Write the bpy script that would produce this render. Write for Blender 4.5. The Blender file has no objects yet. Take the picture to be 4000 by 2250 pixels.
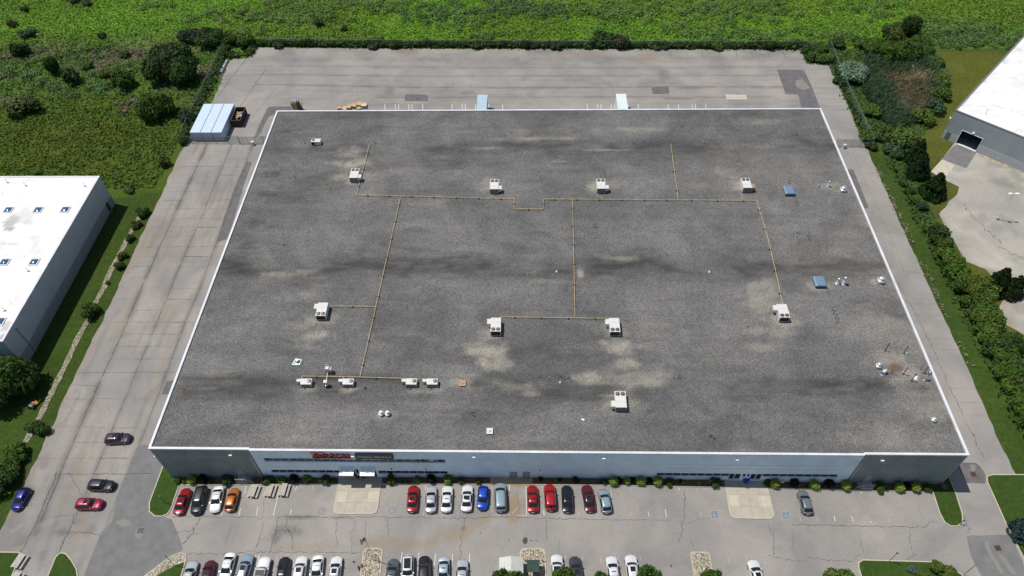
import bpy, math, random
import numpy as np
from mathutils import Matrix, Vector
random.seed(7)
rng = np.random.default_rng(11)
sc = bpy.context.scene
COL = sc.collection

# ------------------------------------------------------------------ camera
F_PX, YAW, PITCH, ROLL = 2869.306, 0.04058891, 0.71229661, -0.02866718
CAM = np.array([62.04597, -57.00423, 116.48848])
RM = np.array((Matrix.Rotation(YAW, 3, 'Z') @ Matrix.Rotation(PITCH, 3, 'X') @ Matrix.Rotation(ROLL, 3, 'Z')))
cd = bpy.data.cameras.new('camera')
cd.sensor_width = 36.0
cd.lens = 36.0 * F_PX / 4000.0
cd.clip_start = 1.0
cd.clip_end = 3000.0
cam = bpy.data.objects.new('camera', cd)
mw = Matrix([list(r) for r in RM]).to_4x4()
mw.translation = Vector(CAM)
cam.matrix_world = mw
COL.objects.link(cam)
sc.camera = cam

# ------------------------------------------------------------------ light
SUN_DIR = Vector((4.21, -1.27, -10.2)).normalized()      # the way the light travels
SUN_EL = math.asin(-SUN_DIR.z)
SUN_ROT = math.atan2(-SUN_DIR.x, -SUN_DIR.y)
w = bpy.data.worlds.new('World')
sc.world = w
w.use_nodes = True
nt = w.node_tree
bg = nt.nodes['Background']
sky = nt.nodes.new('ShaderNodeTexSky')
sky.sky_type = 'NISHITA'
sky.sun_disc = False
sky.sun_elevation = SUN_EL
sky.sun_rotation = SUN_ROT
sky.altitude = 100
nt.links.new(sky.outputs[0], bg.inputs[0])
bg.inputs[1].default_value = 0.088
sl = bpy.data.lights.new('sun', 'SUN')
sl.energy = 4.2
sl.angle = math.radians(0.53)
sl.color = (1.0, 0.955, 0.88)
so = bpy.data.objects.new('sun', sl)
so.rotation_euler = SUN_DIR.to_track_quat('-Z', 'Y').to_euler()
so.location = (60, 40, 150)
COL.objects.link(so)
sc.view_settings.view_transform = 'Standard'
sc.view_settings.look = 'None'
sc.view_settings.exposure = 0.0
sc.view_settings.gamma = 1.0
try:
    sc.cycles.max_bounces = 6
    sc.cycles.transparent_max_bounces = 12
except Exception:
    pass

# ------------------------------------------------------------------ survey: measured image points -> places on the ground
BW, BD, BH = 131.0, 91.36, 10.44
ROOF = 10.2
TILE = {}
for _r, _y in zip('ABCD', (0, 550, 1100, 1650)):
    for _k in range(4):
        TILE[_r + str(_k)] = (_k * 1000, _y)

def hump(x):
    """the car park in front is graded: highest mid-front, falling to both corners"""
    t = np.clip(np.asarray(x, float) / 131.0, 0.0, 1.0)
    return 1.4 * np.sin(np.pi * t) ** 1.2

def gz(x, y):
    """ground height at a place"""
    f = np.clip((6.0 - np.asarray(y, float)) / 5.0, 0, 1)
    return hump(x) * f

def ray(t, x, y):
    a, b = TILE[t]
    u, v = a + x / 2.415, b + y / 2.415
    return RM @ np.array([(u - 2000) / F_PX, -(v - 1125) / F_PX, -1.0])

def S(t, x, y, z=None):
    """place at height z above sea datum, or on the graded ground when z is None"""
    d = ray(t, x, y)
    zz = 0.0 if z is None else z
    for _ in range(8 if z is None else 1):
        k = (zz - CAM[2]) / d[2]
        q = CAM + k * d
        if z is None:
            zz = float(gz(q[0], q[1]))
    return (float(q[0]), float(q[1]))

def SP(t, *pts, z=None):
    return [S(t, a, b, z) for a, b in pts]

# ------------------------------------------------------------------ noise
def _h(ix, iy, s):
    n = (ix.astype(np.int64) * 374761393 + iy.astype(np.int64) * 668265263 + s * 144269) & 0xffffffff
    n = ((n ^ (n >> 13)) * 1274126177) & 0xffffffff
    return ((n ^ (n >> 16)) & 0xffff) / 65535.0

def vnoise(x, y, s=0):
    x = np.asarray(x, float); y = np.asarray(y, float)
    ix, iy = np.floor(x), np.floor(y)
    fx, fy = x - ix, y - iy
    fx = fx * fx * (3 - 2 * fx); fy = fy * fy * (3 - 2 * fy)
    a = _h(ix, iy, s); b = _h(ix + 1, iy, s); c = _h(ix, iy + 1, s); d = _h(ix + 1, iy + 1, s)
    return (a * (1 - fx) + b * fx) * (1 - fy) + (c * (1 - fx) + d * fx) * fy

def fbm(x, y, s=0, o=4):
    v = 0; a = 0.5; t = 0
    for i in range(o):
        v = v + a * vnoise(x, y, s + i * 17); t += a
        x = np.asarray(x) * 2.03 + 5.1; y = np.asarray(y) * 2.03 + 2.7; a *= 0.5
    return v / t

def smooth(a, b, x):
    t = np.clip((x - a) / (b - a), 0, 1)
    return t * t * (3 - 2 * t)

# ------------------------------------------------------------------ materials
def mat(name, color=(0.5, 0.5, 0.5), rough=0.7, metal=0.0, noise=None, amount=0.15, spec=0.4, coat=0.0, bump=0.0, coords='Object', detail=4.0):
    m = bpy.data.materials.new(name)
    m.use_nodes = True
    n = m.node_tree
    b = n.nodes['Principled BSDF']
    b.inputs['Base Color'].default_value = (*color, 1)
    b.inputs['Roughness'].default_value = rough
    b.inputs['Metallic'].default_value = metal
    b.inputs['Specular IOR Level'].default_value = spec
    b.inputs['Coat Weight'].default_value = coat
    if noise:
        tc = n.nodes.new('ShaderNodeTexCoord')
        nz = n.nodes.new('ShaderNodeTexNoise')
        nz.inputs['Scale'].default_value = noise
        nz.inputs['Detail'].default_value = detail
        nz.inputs['Roughness'].default_value = 0.65
        n.links.new(tc.outputs[coords], nz.inputs['Vector'])
        mr = n.nodes.new('ShaderNodeMapRange')
        mr.inputs['From Min'].default_value = 0.25
        mr.inputs['From Max'].default_value = 0.75
        mr.inputs['To Min'].default_value = 1 - amount
        mr.inputs['To Max'].default_value = 1 + amount
        n.links.new(nz.outputs['Fac'], mr.inputs['Value'])
        hs = n.nodes.new('ShaderNodeHueSaturation')
        hs.inputs['Color'].default_value = (*color, 1)
        n.links.new(mr.outputs['Result'], hs.inputs['Value'])
        n.links.new(hs.outputs['Color'], b.inputs['Base Color'])
        if bump:
            bp = n.nodes.new('ShaderNodeBump')
            bp.inputs['Strength'].default_value = bump
            bp.inputs['Distance'].default_value = 0.05
            n.links.new(nz.outputs['Fac'], bp.inputs['Height'])
            n.links.new(bp.outputs['Normal'], b.inputs['Normal'])
    return m

def _nodes(m):
    n = m.node_tree
    return n, n.nodes['Principled BSDF']

def mixc(n, a, b, fac, blend='MIX'):
    x = n.nodes.new('ShaderNodeMix')
    x.data_type = 'RGBA'
    x.blend_type = blend
    for sock, v in ((x.inputs[6], a), (x.inputs[7], b), (x.inputs[0], fac)):
        if hasattr(v, 'is_output') or isinstance(v, bpy.types.NodeSocket):
            n.links.new(v, sock)
        elif isinstance(v, tuple):
            sock.default_value = (*v, 1)
        else:
            sock.default_value = v
    return x.outputs[2]

def attr(n, name):
    a = n.nodes.new('ShaderNodeAttribute')
    a.attribute_name = name
    return a

def noise_node(n, scale, detail=4, rough=0.6, vec=None, dist=0.0):
    z = n.nodes.new('ShaderNodeTexNoise')
    z.inputs['Scale'].default_value = scale
    z.inputs['Detail'].default_value = detail
    z.inputs['Roughness'].default_value = rough
    z.inputs['Distortion'].default_value = dist
    if vec is not None:
        n.links.new(vec, z.inputs['Vector'])
    return z.outputs['Fac']

def remap(n, v, a, b, c, d):
    r = n.nodes.new('ShaderNodeMapRange')
    for k, q in zip(('From Min', 'From Max', 'To Min', 'To Max'), (a, b, c, d)):
        r.inputs[k].default_value = q
    n.links.new(v, r.inputs['Value'])
    return r.outputs['Result']

def geo_pos(n):
    return n.nodes.new('ShaderNodeNewGeometry').outputs['Position']

def leafmat(name, var=0.55, transl=0.25, use_attr=False):
    m = bpy.data.materials.new(name)
    m.use_nodes = True
    n, b = _nodes(m)
    if use_attr:
        src = attr(n, 'tint').outputs['Color']
    else:
        src = n.nodes.new('ShaderNodeObjectInfo').outputs['Color']
    g = n.nodes.new('ShaderNodeNewGeometry')
    hs = n.nodes.new('ShaderNodeHueSaturation')
    n.links.new(src, hs.inputs['Color'])
    n.links.new(remap(n, g.outputs['Random Per Island'], 0, 1, 1 - var, 1 + var), hs.inputs['Value'])
    hv = n.nodes.new('ShaderNodeMath'); hv.operation = 'MULTIPLY_ADD'
    n.links.new(g.outputs['Random Per Island'], hv.inputs[0]); hv.inputs[1].default_value = 0.05; hv.inputs[2].default_value = 0.475
    n.links.new(hv.outputs[0], hs.inputs['Hue'])
    n.links.new(hs.outputs['Color'], b.inputs['Base Color'])
    b.inputs['Roughness'].default_value = 0.6
    b.inputs['Specular IOR Level'].default_value = 0.25
    t = n.nodes.new('ShaderNodeBsdfTranslucent')
    n.links.new(hs.outputs['Color'], t.inputs['Color'])
    mx = n.nodes.new('ShaderNodeMixShader')
    mx.inputs[0].default_value = transl
    n.links.new(b.outputs[0], mx.inputs[1]); n.links.new(t.outputs[0], mx.inputs[2])
    n.links.new(mx.outputs[0], n.nodes['Material Output'].inputs['Surface'])
    return m

LEAF = leafmat('leaves', 0.42, 0.34)
GRASSLEAF = leafmat('grass_blades', 0.3, 0.38, True)
BARK = mat('bark', (0.07, 0.05, 0.035), 0.9, noise=6, amount=0.4)

def asphalt_mat(name, base, warm, dark_amt=0.75, fine=0.22):
    m = mat(name, base, 0.92, spec=0.2)
    n, b = _nodes(m)
    pos = geo_pos(n)
    big = noise_node(n, 0.09, 5, 0.62, pos, 0.6)
    c = mixc(n, tuple(x * 0.86 for x in base), warm, remap(n, big, 0.36, 0.66, 0, 1))
    med = noise_node(n, 0.8, 5, 0.7, pos)
    c = mixc(n, c, tuple(x * 0.72 for x in base), remap(n, med, 0.55, 0.8, 0, 0.5))
    fineN = noise_node(n, 7.0, 4, 0.75, pos)
    hs = n.nodes.new('ShaderNodeHueSaturation')
    n.links.new(c, hs.inputs['Color'])
    n.links.new(remap(n, fineN, 0.25, 0.75, 1 - fine, 1 + fine), hs.inputs['Value'])
    c = hs.outputs['Color']
    c = mixc(n, c, (0.055, 0.054, 0.052), remap(n, attr(n, 'grime').outputs['Fac'], 0, 1, 0, dark_amt))
    c = mixc(n, c, (0.25, 0.175, 0.085), remap(n, attr(n, 'rust').outputs['Fac'], 0, 1, 0, 0.8))
    n.links.new(c, b.inputs['Base Color'])
    bp = n.nodes.new('ShaderNodeBump'); bp.inputs['Strength'].default_value = 0.3; bp.inputs['Distance'].default_value = 0.03
    n.links.new(fineN, bp.inputs['Height']); n.links.new(bp.outputs['Normal'], b.inputs['Normal'])
    return m

ASPHALT = asphalt_mat('aged_asphalt', (0.258, 0.247, 0.236), (0.31, 0.288, 0.262))
NYM = asphalt_mat('bleached_yard_surface', (0.33, 0.315, 0.285), (0.41, 0.385, 0.335))
PATCH = mat('newer_asphalt', (0.165, 0.163, 0.163), 0.9, noise=.5, amount=0.2, spec=0.2, coords='Object', detail=8)
PATCH2 = mat('worn_patch_asphalt', (0.13, 0.124, 0.126), 0.9, noise=0.6, amount=0.3, spec=0.2, detail=8)
CRACK = mat('crack_filler', (0.075, 0.07, 0.064), 0.9, noise=3, amount=0.4, spec=0.15)
CRACKL = mat('weathered_joint', (0.165, 0.155, 0.142), 0.9, noise=2, amount=0.45, spec=0.15)
SPILL = mat('oil_spill', (0.06, 0.055, 0.05), 0.8, noise=3, amount=0.3)
LINEP = mat('worn_white_paint', (0.55, 0.55, 0.52), 0.8, noise=2.5, amount=0.35, coords='Object', detail=8)
LINEF = mat('faded_white_paint', (0.36, 0.35, 0.33), 0.85, noise=2.5, amount=0.3, detail=8)
BLUEP = mat('faded_blue_paint', (0.155, 0.2, 0.24), 0.85, noise=3, amount=0.3, detail=8)
BLUEF = mat('worn_away_blue_paint', (0.215, 0.225, 0.235), 0.85, noise=2, amount=0.2, detail=8)
LINEFF = mat('worn_away_white_paint', (0.29, 0.285, 0.275), 0.85, noise=2.5, amount=0.2, detail=8)
CONC = mat('concrete', (0.4, 0.368, 0.305), 0.9, noise=0.7, amount=0.14, spec=0.2, detail=8)
CONCL = mat('pale_concrete', (0.47, 0.43, 0.345), 0.9, noise=0.8, amount=0.12, spec=0.2, detail=8)
KERB = mat('kerb_concrete', (0.47, 0.43, 0.33), 0.9, noise=1.5, amount=0.2, spec=0.2, detail=6)
MULCH = mat('bark_mulch', (0.12, 0.075, 0.045), 0.95, noise=5, amount=0.5, bump=0.6)
LAWN = mat('mown_lawn', (0.036, 0.066, 0.013), 0.95, noise=1.3, amount=0.35, spec=0.1, bump=0.5, detail=8)
def stone_mat():
    m = mat('pale_river_stone', (0.4, 0.36, 0.29), 0.9, spec=0.2)
    n, b = _nodes(m)
    v = n.nodes.new('ShaderNodeTexVoronoi'); v.inputs['Scale'].default_value = 4.4
    n.links.new(geo_pos(n), v.inputs['Vector'])
    hs = n.nodes.new('ShaderNodeHueSaturation'); hs.inputs['Color'].default_value = (0.42, 0.37, 0.29, 1)
    sp = n.nodes.new('ShaderNodeSeparateColor'); n.links.new(v.outputs['Color'], sp.inputs[0])
    n.links.new(remap(n, sp.outputs[0], 0, 1, 0.6, 1.35), hs.inputs['Value'])
    c = mixc(n, hs.outputs['Color'], (0.06, 0.055, 0.04), remap(n, v.outputs['Distance'], 0.45, 0.75, 0, .8))
    n.links.new(c, b.inputs['Base Color'])
    bp = n.nodes.new('ShaderNodeBump'); bp.inputs['Strength'].default_value = 0.8; bp.inputs['Distance'].default_value = 0.1; bp.invert = True
    n.links.new(v.outputs['Distance'], bp.inputs['Height']); n.links.new(bp.outputs['Normal'], b.inputs['Normal'])
    return m
STONE = stone_mat()
SWALE = STONE.copy(); SWALE.name = 'mossy_swale_stone'
for q_ in SWALE.node_tree.nodes:
    if q_.type == 'HUE_SAT': q_.inputs['Color'].default_value = (0.3, 0.28, 0.2, 1)
WHITE = mat('white_painted_metal', (0.78, 0.78, 0.77), 0.5, noise=0.8, amount=0.06)
UNITW = mat('unit_enamel', (0.6, 0.59, 0.56), 0.5, noise=1.5, amount=0.09)
UNITG = mat('unit_grey_panel', (0.16, 0.165, 0.17), 0.6, noise=2, amount=0.2)
COPE = mat('white_coping', (0.62, 0.63, 0.66), 0.5, noise=0.35, amount=0.16)
DARK = mat('dark_opening', (0.012, 0.012, 0.013), 0.7)
BLACK = mat('black_rubber', (0.02, 0.02, 0.021), 0.75)
GALV = mat('galvanised_steel', (0.5, 0.52, 0.54), 0.32, 0.85, noise=4, amount=0.2)
ALU = mat('spun_aluminium', (0.72, 0.73, 0.75), 0.3, 0.6, noise=3, amount=0.1)
DKSTEEL = mat('dark_steel', (0.06, 0.065, 0.065), 0.5, 0.34)
RUSTY = mat('rusty_steel', (0.42, 0.24, 0.14), 0.8, noise=3.5, amount=0.45)
RUSTDK = mat('dark_rust', (0.045, 0.028, 0.022), 0.85, noise=2.5, amount=0.5)
YPIPE = mat('yellow_gas_pipe', (0.5, 0.39, 0.17), 0.6, noise=0.8, amount=0.35)
BLUEV = mat('blue_grey_metal', (0.2, 0.3, 0.4), 0.4, 0.35, noise=2, amount=0.12)
GLASS = mat('dark_window_glass', (0.012, 0.014, 0.018), 0.06, spec=0.6, noise=0.3, amount=0.4)
GLASSI = mat('window_blinds_painted_reflections', (0.06, 0.055, 0.05), 0.12, spec=0.6, noise=0.5, amount=0.5)  # paler pane colour stands for blinds and for reflections painted into the glass
CARGLASS = mat('car_glass', (0.012, 0.016, 0.018), 0.04, spec=0.7)
SKYGL = mat('skylight_dome', (0.05, 0.11, 0.2), 0.1, spec=0.7)
TYRE = mat('tyre', (0.015, 0.015, 0.016), 0.85)
RIM = mat('alloy_rim', (0.5, 0.5, 0.52), 0.3, 0.8)
HEADL = mat('headlight_lens', (0.7, 0.72, 0.75), 0.1, 0.2, spec=0.8)
TAILL = mat('red_lamp_lens', (0.35, 0.01, 0.012), 0.15, spec=0.7)
TRIM = mat('black_plastic', (0.025, 0.025, 0.027), 0.55)
WOODG = mat('weathered_wood', (0.4, 0.38, 0.34), 0.9, noise=3, amount=0.3)
WOODP = mat('pallet_wood', (0.42, 0.31, 0.17), 0.9, noise=3, amount=0.35)
CARD = mat('cardboard', (0.5, 0.37, 0.22), 0.9, noise=2, amount=0.25)
REDSIGN = mat('red_sign_face', (0.33, 0.012, 0.018), 0.4)
DKSIGN = mat('dark_sign_face', (0.018, 0.022, 0.027), 0.5)
SIGNTXT = mat('pale_sign_letters', (0.62, 0.64, 0.66), 0.5)
BLUEPL = mat('blue_plastic', (0.02, 0.03, 0.42), 0.5)
GREENM = mat('green_metal_roof', (0.035, 0.06, 0.052), 0.5, noise=1.5, amount=0.2)
CREAM = mat('cream_siding', (0.5, 0.51, 0.46), 0.6, noise=1, amount=0.1)
ORANGE = mat('mower_orange', (0.5, 0.2, 0.02), 0.5)
TERRA = mat('terracotta', (0.22, 0.09, 0.05), 0.8)

def paint_mat():
    m = mat('car_paint', rough=0.28, spec=0.5, coat=0.6)
    n, b = _nodes(m)
    o = n.nodes.new('ShaderNodeObjectInfo')
    n.links.new(o.outputs['Color'], b.inputs['Base Color'])
    b.inputs['Metallic'].default_value = 0.25
    b.inputs['Coat Roughness'].default_value = 0.05
    return m
PAINT = paint_mat()

def ribbed(name, color, period, depth, axis='X', vary=0.1, strength=0.5):
    """vertical ribs of a metal-clad wall, in the wall's own coordinates"""
    m = mat(name, color, 0.55)
    n, b = _nodes(m)
    tc = n.nodes.new('ShaderNodeTexCoord')
    wv = n.nodes.new('ShaderNodeTexWave')
    wv.wave_type = 'BANDS'; wv.bands_direction = axis
    wv.inputs['Scale'].default_value = 0.314159 / period * 1.0
    wv.inputs['Distortion'].default_value = 0.0
    n.links.new(tc.outputs['Object'], wv.inputs['Vector'])
    nz = noise_node(n, 0.35, 6, 0.6, tc.outputs['Object'])
    hs = n.nodes.new('ShaderNodeHueSaturation')
    hs.inputs['Color'].default_value = (*color, 1)
    n.links.new(remap(n, nz, 0.3, 0.7, 1 - vary, 1 + vary), hs.inputs['Value'])
    c = mixc(n, hs.outputs['Color'], tuple(x * 0.55 for x in color), remap(n, wv.outputs['Fac'], 0.0, 0.45, depth, 0.0))
    n.links.new(c, b.inputs['Base Color'])
    bp = n.nodes.new('ShaderNodeBump'); bp.inputs['Strength'].default_value = strength; bp.inputs['Distance'].default_value = 0.04
    n.links.new(wv.outputs['Fac'], bp.inputs['Height']); n.links.new(bp.outputs['Normal'], b.inputs['Normal'])
    return m
CLADW = ribbed('white_ribbed_cladding', (0.68, 0.8, 0.89), 0.3, 0.1)
CLADG = ribbed('grey_ribbed_block', (0.215, 0.245, 0.245), 0.62, 0.45, vary=0.22)
SIDEW = ribbed('side_block', (0.3, 0.31, 0.31), 0.6, 0.3, axis='Y')
NBUP = ribbed('blue_grey_cladding', (0.38, 0.42, 0.46), 0.4, 0.2, axis='Y')
NBLOW = mat('grey_block_base', (0.25, 0.245, 0.245), 0.8, noise=1.5, amount=0.1)
NBR = ribbed('grey_green_cladding', (0.33, 0.37, 0.38), 0.4, 0.15)
def white_roof_mat():
    m = mat('white_membrane', (0.86, 0.86, 0.84), 0.7, spec=0.2)
    n, b = _nodes(m)
    pos = geo_pos(n)
    c = mixc(n, (0.75, 0.75, 0.745), (0.5, 0.48, 0.44), remap(n, noise_node(n, 0.16, 7, 0.7, pos, 1.5), 0.5, 0.76, 0, 0.85))
    tc = n.nodes.new('ShaderNodeTexCoord'); bk = n.nodes.new('ShaderNodeTexBrick'); bk.inputs['Scale'].default_value = 1.0
    bk.inputs['Brick Width'].default_value = 14.0; bk.inputs['Row Height'].default_value = 2.9; bk.inputs['Mortar Size'].default_value = 0.05; bk.inputs['Mortar Smooth'].default_value = 0.2
    n.links.new(tc.outputs['Object'], bk.inputs['Vector'])
    c = mixc(n, c, (0.56, 0.55, 0.53), remap(n, bk.outputs['Fac'], 0, 1, 0, .55))
    c = mixc(n, c, (0.2, 0.19, 0.18), remap(n, attr(n, 'grime').outputs['Fac'], 0, 1, 0, 0.85))
    n.links.new(c, b.inputs['Base Color'])
    return m
MEMB = white_roof_mat()

def gravel_mat():
    m = mat('roof_gravel', rough=0.95, spec=0.15)
    n, b = _nodes(m)
    pos = geo_pos(n)
    big = noise_node(n, 0.07, 6, 0.62, pos, 0.8)
    c = mixc(n, (0.1, 0.099, 0.098), (0.17, 0.166, 0.161), remap(n, big, 0.33, 0.68, 0, 1))
    med = noise_node(n, 0.6, 5, 0.7, pos)
    hs = n.nodes.new('ShaderNodeHueSaturation'); n.links.new(c, hs.inputs['Color'])
    n.links.new(remap(n, med, 0.3, 0.7, 0.93, 1.07), hs.inputs['Value'])
    v = n.nodes.new('ShaderNodeTexVoronoi'); v.inputs['Scale'].default_value = 9.5
    n.links.new(pos, v.inputs['Vector'])
    sp = n.nodes.new('ShaderNodeSeparateColor'); n.links.new(v.outputs['Color'], sp.inputs[0])
    h2 = n.nodes.new('ShaderNodeHueSaturation'); n.links.new(hs.outputs['Color'], h2.inputs['Color'])
    n.links.new(remap(n, sp.outputs[0], 0, 1, 0.5, 1.5), h2.inputs['Value'])
    n.links.new(remap(n, sp.outputs[1], 0, 1, 0.5, 1.9), h2.inputs['Saturation'])
    n.links.new(remap(n, sp.outputs[2], 0, 1, 0.42, 0.56), h2.inputs['Hue'])
    c = mixc(n, h2.outputs['Color'], (0.03, 0.029, 0.027), remap(n, attr(n, 'grime').outputs['Fac'], 0, 1, 0, 0.72))
    pale = n.nodes.new('ShaderNodeHueSaturation'); pale.inputs['Color'].default_value = (0.33, 0.305, 0.25, 1)
    n.links.new(remap(n, sp.outputs[0], 0, 1, 0.6, 1.3), pale.inputs['Value'])
    pm = n.nodes.new('ShaderNodeMath'); pm.operation = 'MULTIPLY'; n.links.new(attr(n, 'pale').outputs['Fac'], pm.inputs[0]); n.links.new(remap(n, sp.outputs[1], 0, 1, .55, 1.15), pm.inputs[1])
    c = mixc(n, c, pale.outputs['Color'], pm.outputs[0])
    c = mixc(n, c, (0.35, 0.17, 0.06), remap(n, attr(n, 'rust').outputs['Fac'], 0, 1, 0, 0.8))
    n.links.new(c, b.inputs['Base Color'])
    return m
GRAVEL = gravel_mat()

def ground_mat():
    m = mat('field_soil_and_grass', rough=0.95, spec=0.1)
    n, b = _nodes(m)
    pos = geo_pos(n)
    a = attr(n, 'tint').outputs['Color']
    hs = n.nodes.new('ShaderNodeHueSaturation'); n.links.new(a, hs.inputs['Color'])
    n.links.new(remap(n, noise_node(n, 1.1, 6, 0.72, pos), 0.28, 0.72, 0.6, 1.2), hs.inputs['Value'])
    n.links.new(hs.outputs['Color'], b.inputs['Base Color'])
    bp = n.nodes.new('ShaderNodeBump'); bp.inputs['Strength'].default_value = 0.6; bp.inputs['Distance'].default_value = 0.2
    n.links.new(noise_node(n, 2.2, 5, 0.7, pos), bp.inputs['Height']); n.links.new(bp.outputs['Normal'], b.inputs['Normal'])
    return m
GROUND = ground_mat()

def mesh_fence_mat():
    m = mat('chain_link_wire', (0.13, 0.19, 0.16), 0.5, 0.2)
    n, b = _nodes(m)
    tc = n.nodes.new('ShaderNodeTexCoord')
    t = n.nodes.new('ShaderNodeBsdfTransparent')
    mx = n.nodes.new('ShaderNodeMixShader')
    fac = remap(n, noise_node(n, 40.0, 2, .5, tc.outputs['Object']), .3, .7, .24, .46)
    n.links.new(fac, mx.inputs[0])
    n.links.new(t.outputs[0], mx.inputs[1]); n.links.new(b.outputs[0], mx.inputs[2])
    n.links.new(mx.outputs[0], n.nodes['Material Output'].inputs['Surface'])
    return m
WIRE = mesh_fence_mat()

# ------------------------------------------------------------------ mesh helpers
class MB:
    """collects faces, then links them as ONE mesh object"""
    def __init__(self):
        self.v = []; self.f = []; self.m = []
    def add(self, vs, fs, mi=0):
        o = len(self.v)
        self.v += [tuple(float(c) for c in p) for p in vs]
        self.f += [tuple(i + o for i in f) for f in fs]
        self.m += [mi] * len(fs)
        return self
    def box(self, x0, x1, y0, y1, z0, z1, mi=0):
        return self.add([(x0, y0, z0), (x1, y0, z0), (x1, y1, z0), (x0, y1, z0), (x0, y0, z1), (x1, y0, z1), (x1, y1, z1), (x0, y1, z1)],
                        [(0, 3, 2, 1), (4, 5, 6, 7), (0, 1, 5, 4), (1, 2, 6, 5), (2, 3, 7, 6), (3, 0, 4, 7)], mi)
    def obox(self, c, sx, sy, z0, z1, rot=0, mi=0):
        ca, sa = math.cos(rot), math.sin(rot)
        ps = [(c[0] + ca * a - sa * b, c[1] + sa * a + ca * b) for a, b in ((-sx / 2, -sy / 2), (sx / 2, -sy / 2), (sx / 2, sy / 2), (-sx / 2, sy / 2))]
        return self.prism(ps, z0, z1, mi)
    def prism(self, poly, z0, z1, mi=0):
        n = len(poly)
        vs = [(x, y, z0) for x, y in poly] + [(x, y, z1) for x, y in poly]
        fs = [tuple(range(n - 1, -1, -1)), tuple(range(n, 2 * n))] + [(i, (i + 1) % n, n + (i + 1) % n, n + i) for i in range(n)]
        return self.add(vs, fs, mi)
    def tube(self, pts, r, n=6, mi=0, taper=None):
        pts = [Vector(p) for p in pts]
        rings = []
        for i, p in enumerate(pts):
            d = (pts[min(i + 1, len(pts) - 1)] - pts[max(i - 1, 0)]).normalized()
            a = d.cross(Vector((0, 0, 1)) if abs(d.z) < 0.9 else Vector((1, 0, 0))).normalized()
            b = d.cross(a)
            rr = r if taper is None else r + (taper - r) * i / (len(pts) - 1)
            rings.append([p + (a * math.cos(t) + b * math.sin(t)) * rr for t in [2 * math.pi * k / n for k in range(n)]])
        vs = [q for ring in rings for q in ring]
        fs = []
        for i in range(len(pts) - 1):
            for k in range(n):
                fs.append((i * n + k, i * n + (k + 1) % n, (i + 1) * n + (k + 1) % n, (i + 1) * n + k))
        fs += [tuple(range(n - 1, -1, -1)), tuple(range((len(pts) - 1) * n, len(pts) * n))]
        return self.add(vs, fs, mi)
    def lathe(self, prof, c=(0, 0, 0), n=16, mi=0):
        vs = []; fs = []
        for r, z in prof:
            vs += [(c[0] + r * math.cos(2 * math.pi * k / n), c[1] + r * math.sin(2 * math.pi * k / n), c[2] + z) for k in range(n)]
        for i in range(len(prof) - 1):
            for k in range(n):
                fs.append((i * n + k, i * n + (k + 1) % n, (i + 1) * n + (k + 1) % n, (i + 1) * n + k))
        fs += [tuple(range(n - 1, -1, -1)), tuple(range((len(prof) - 1) * n, len(prof) * n))]
        return self.add(vs, fs, mi)
    def quad(self, a, b, c, d, mi=0):
        return self.add([a, b, c, d], [(0, 1, 2, 3)], mi)
    def mesh(self, name, mats, smooth_=False):
        me = bpy.data.meshes.new(name)
        me.from_pydata(self.v, [], self.f)
        for m in (mats if isinstance(mats, (list, tuple)) else [mats]):
            me.materials.append(m)
        me.polygons.foreach_set('material_index', self.m)
        if smooth_:
            me.polygons.foreach_set('use_smooth', [True] * len(self.f))
        me.update()
        return me
    def build(self, name, mats, parent=None, loc=None, rz=0.0, smooth_=False):
        return link(name, self.mesh(name, mats, smooth_), parent, loc, rz)

def link(name, me, parent=None, loc=None, rz=0.0):
    o = bpy.data.objects.new(name, me)
    COL.objects.link(o)
    if parent is not None:
        o.parent = parent
    if loc is not None:
        o.location = loc
    o.rotation_euler = (0, 0, rz)
    return o

def empty(name, loc, rz=0.0):
    o = bpy.data.objects.new(name, None)
    o.empty_display_size = 0.3
    COL.objects.link(o)
    o.location = loc
    o.rotation_euler = (0, 0, rz)
    return o

def tag(o, label, cat, group=None):
    o['label'] = label
    o['category'] = cat
    if group:
        o['group'] = group
    return o

def struct(o, kind='structure'):
    o['kind'] = kind
    return o

def copy_tree(o, parent=None):
    c = o.copy(); COL.objects.link(c)
    if parent is not None:
        c.parent = parent
    for ch in list(o.children):
        copy_tree(ch, c)
    return c

def np_mesh(name, verts, faces, mats, tint=None, attrs=None, smooth_=False):
    """faces: (n,k) integer array"""
    verts = np.asarray(verts, np.float32); faces = np.asarray(faces, np.int32)
    me = bpy.data.meshes.new(name)
    k = faces.shape[1]
    me.vertices.add(len(verts)); me.vertices.foreach_set('co', verts.ravel())
    me.loops.add(faces.size); me.loops.foreach_set('vertex_index', faces.ravel())
    me.polygons.add(len(faces))
    me.polygons.foreach_set('loop_start', np.arange(0, faces.size, k, dtype=np.int32))
    me.polygons.foreach_set('loop_total', np.full(len(faces), k, np.int32))
    for m in (mats if isinstance(mats, (list, tuple)) else [mats]):
        me.materials.append(m)
    if smooth_:
        me.polygons.foreach_set('use_smooth', np.ones(len(faces), bool))
    me.update(calc_edges=True)
    if tint is not None:
        ca = me.color_attributes.new('tint', 'FLOAT_COLOR', 'POINT')
        t = np.ones((len(verts), 4), np.float32); t[:, :3] = tint
        ca.data.foreach_set('color', t.ravel())
    for nme, arr in (attrs or {}).items():
        a = me.attributes.new(nme, 'FLOAT', 'POINT')
        a.data.foreach_set('value', np.asarray(arr, np.float32))
    me.validate()
    return me

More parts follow.
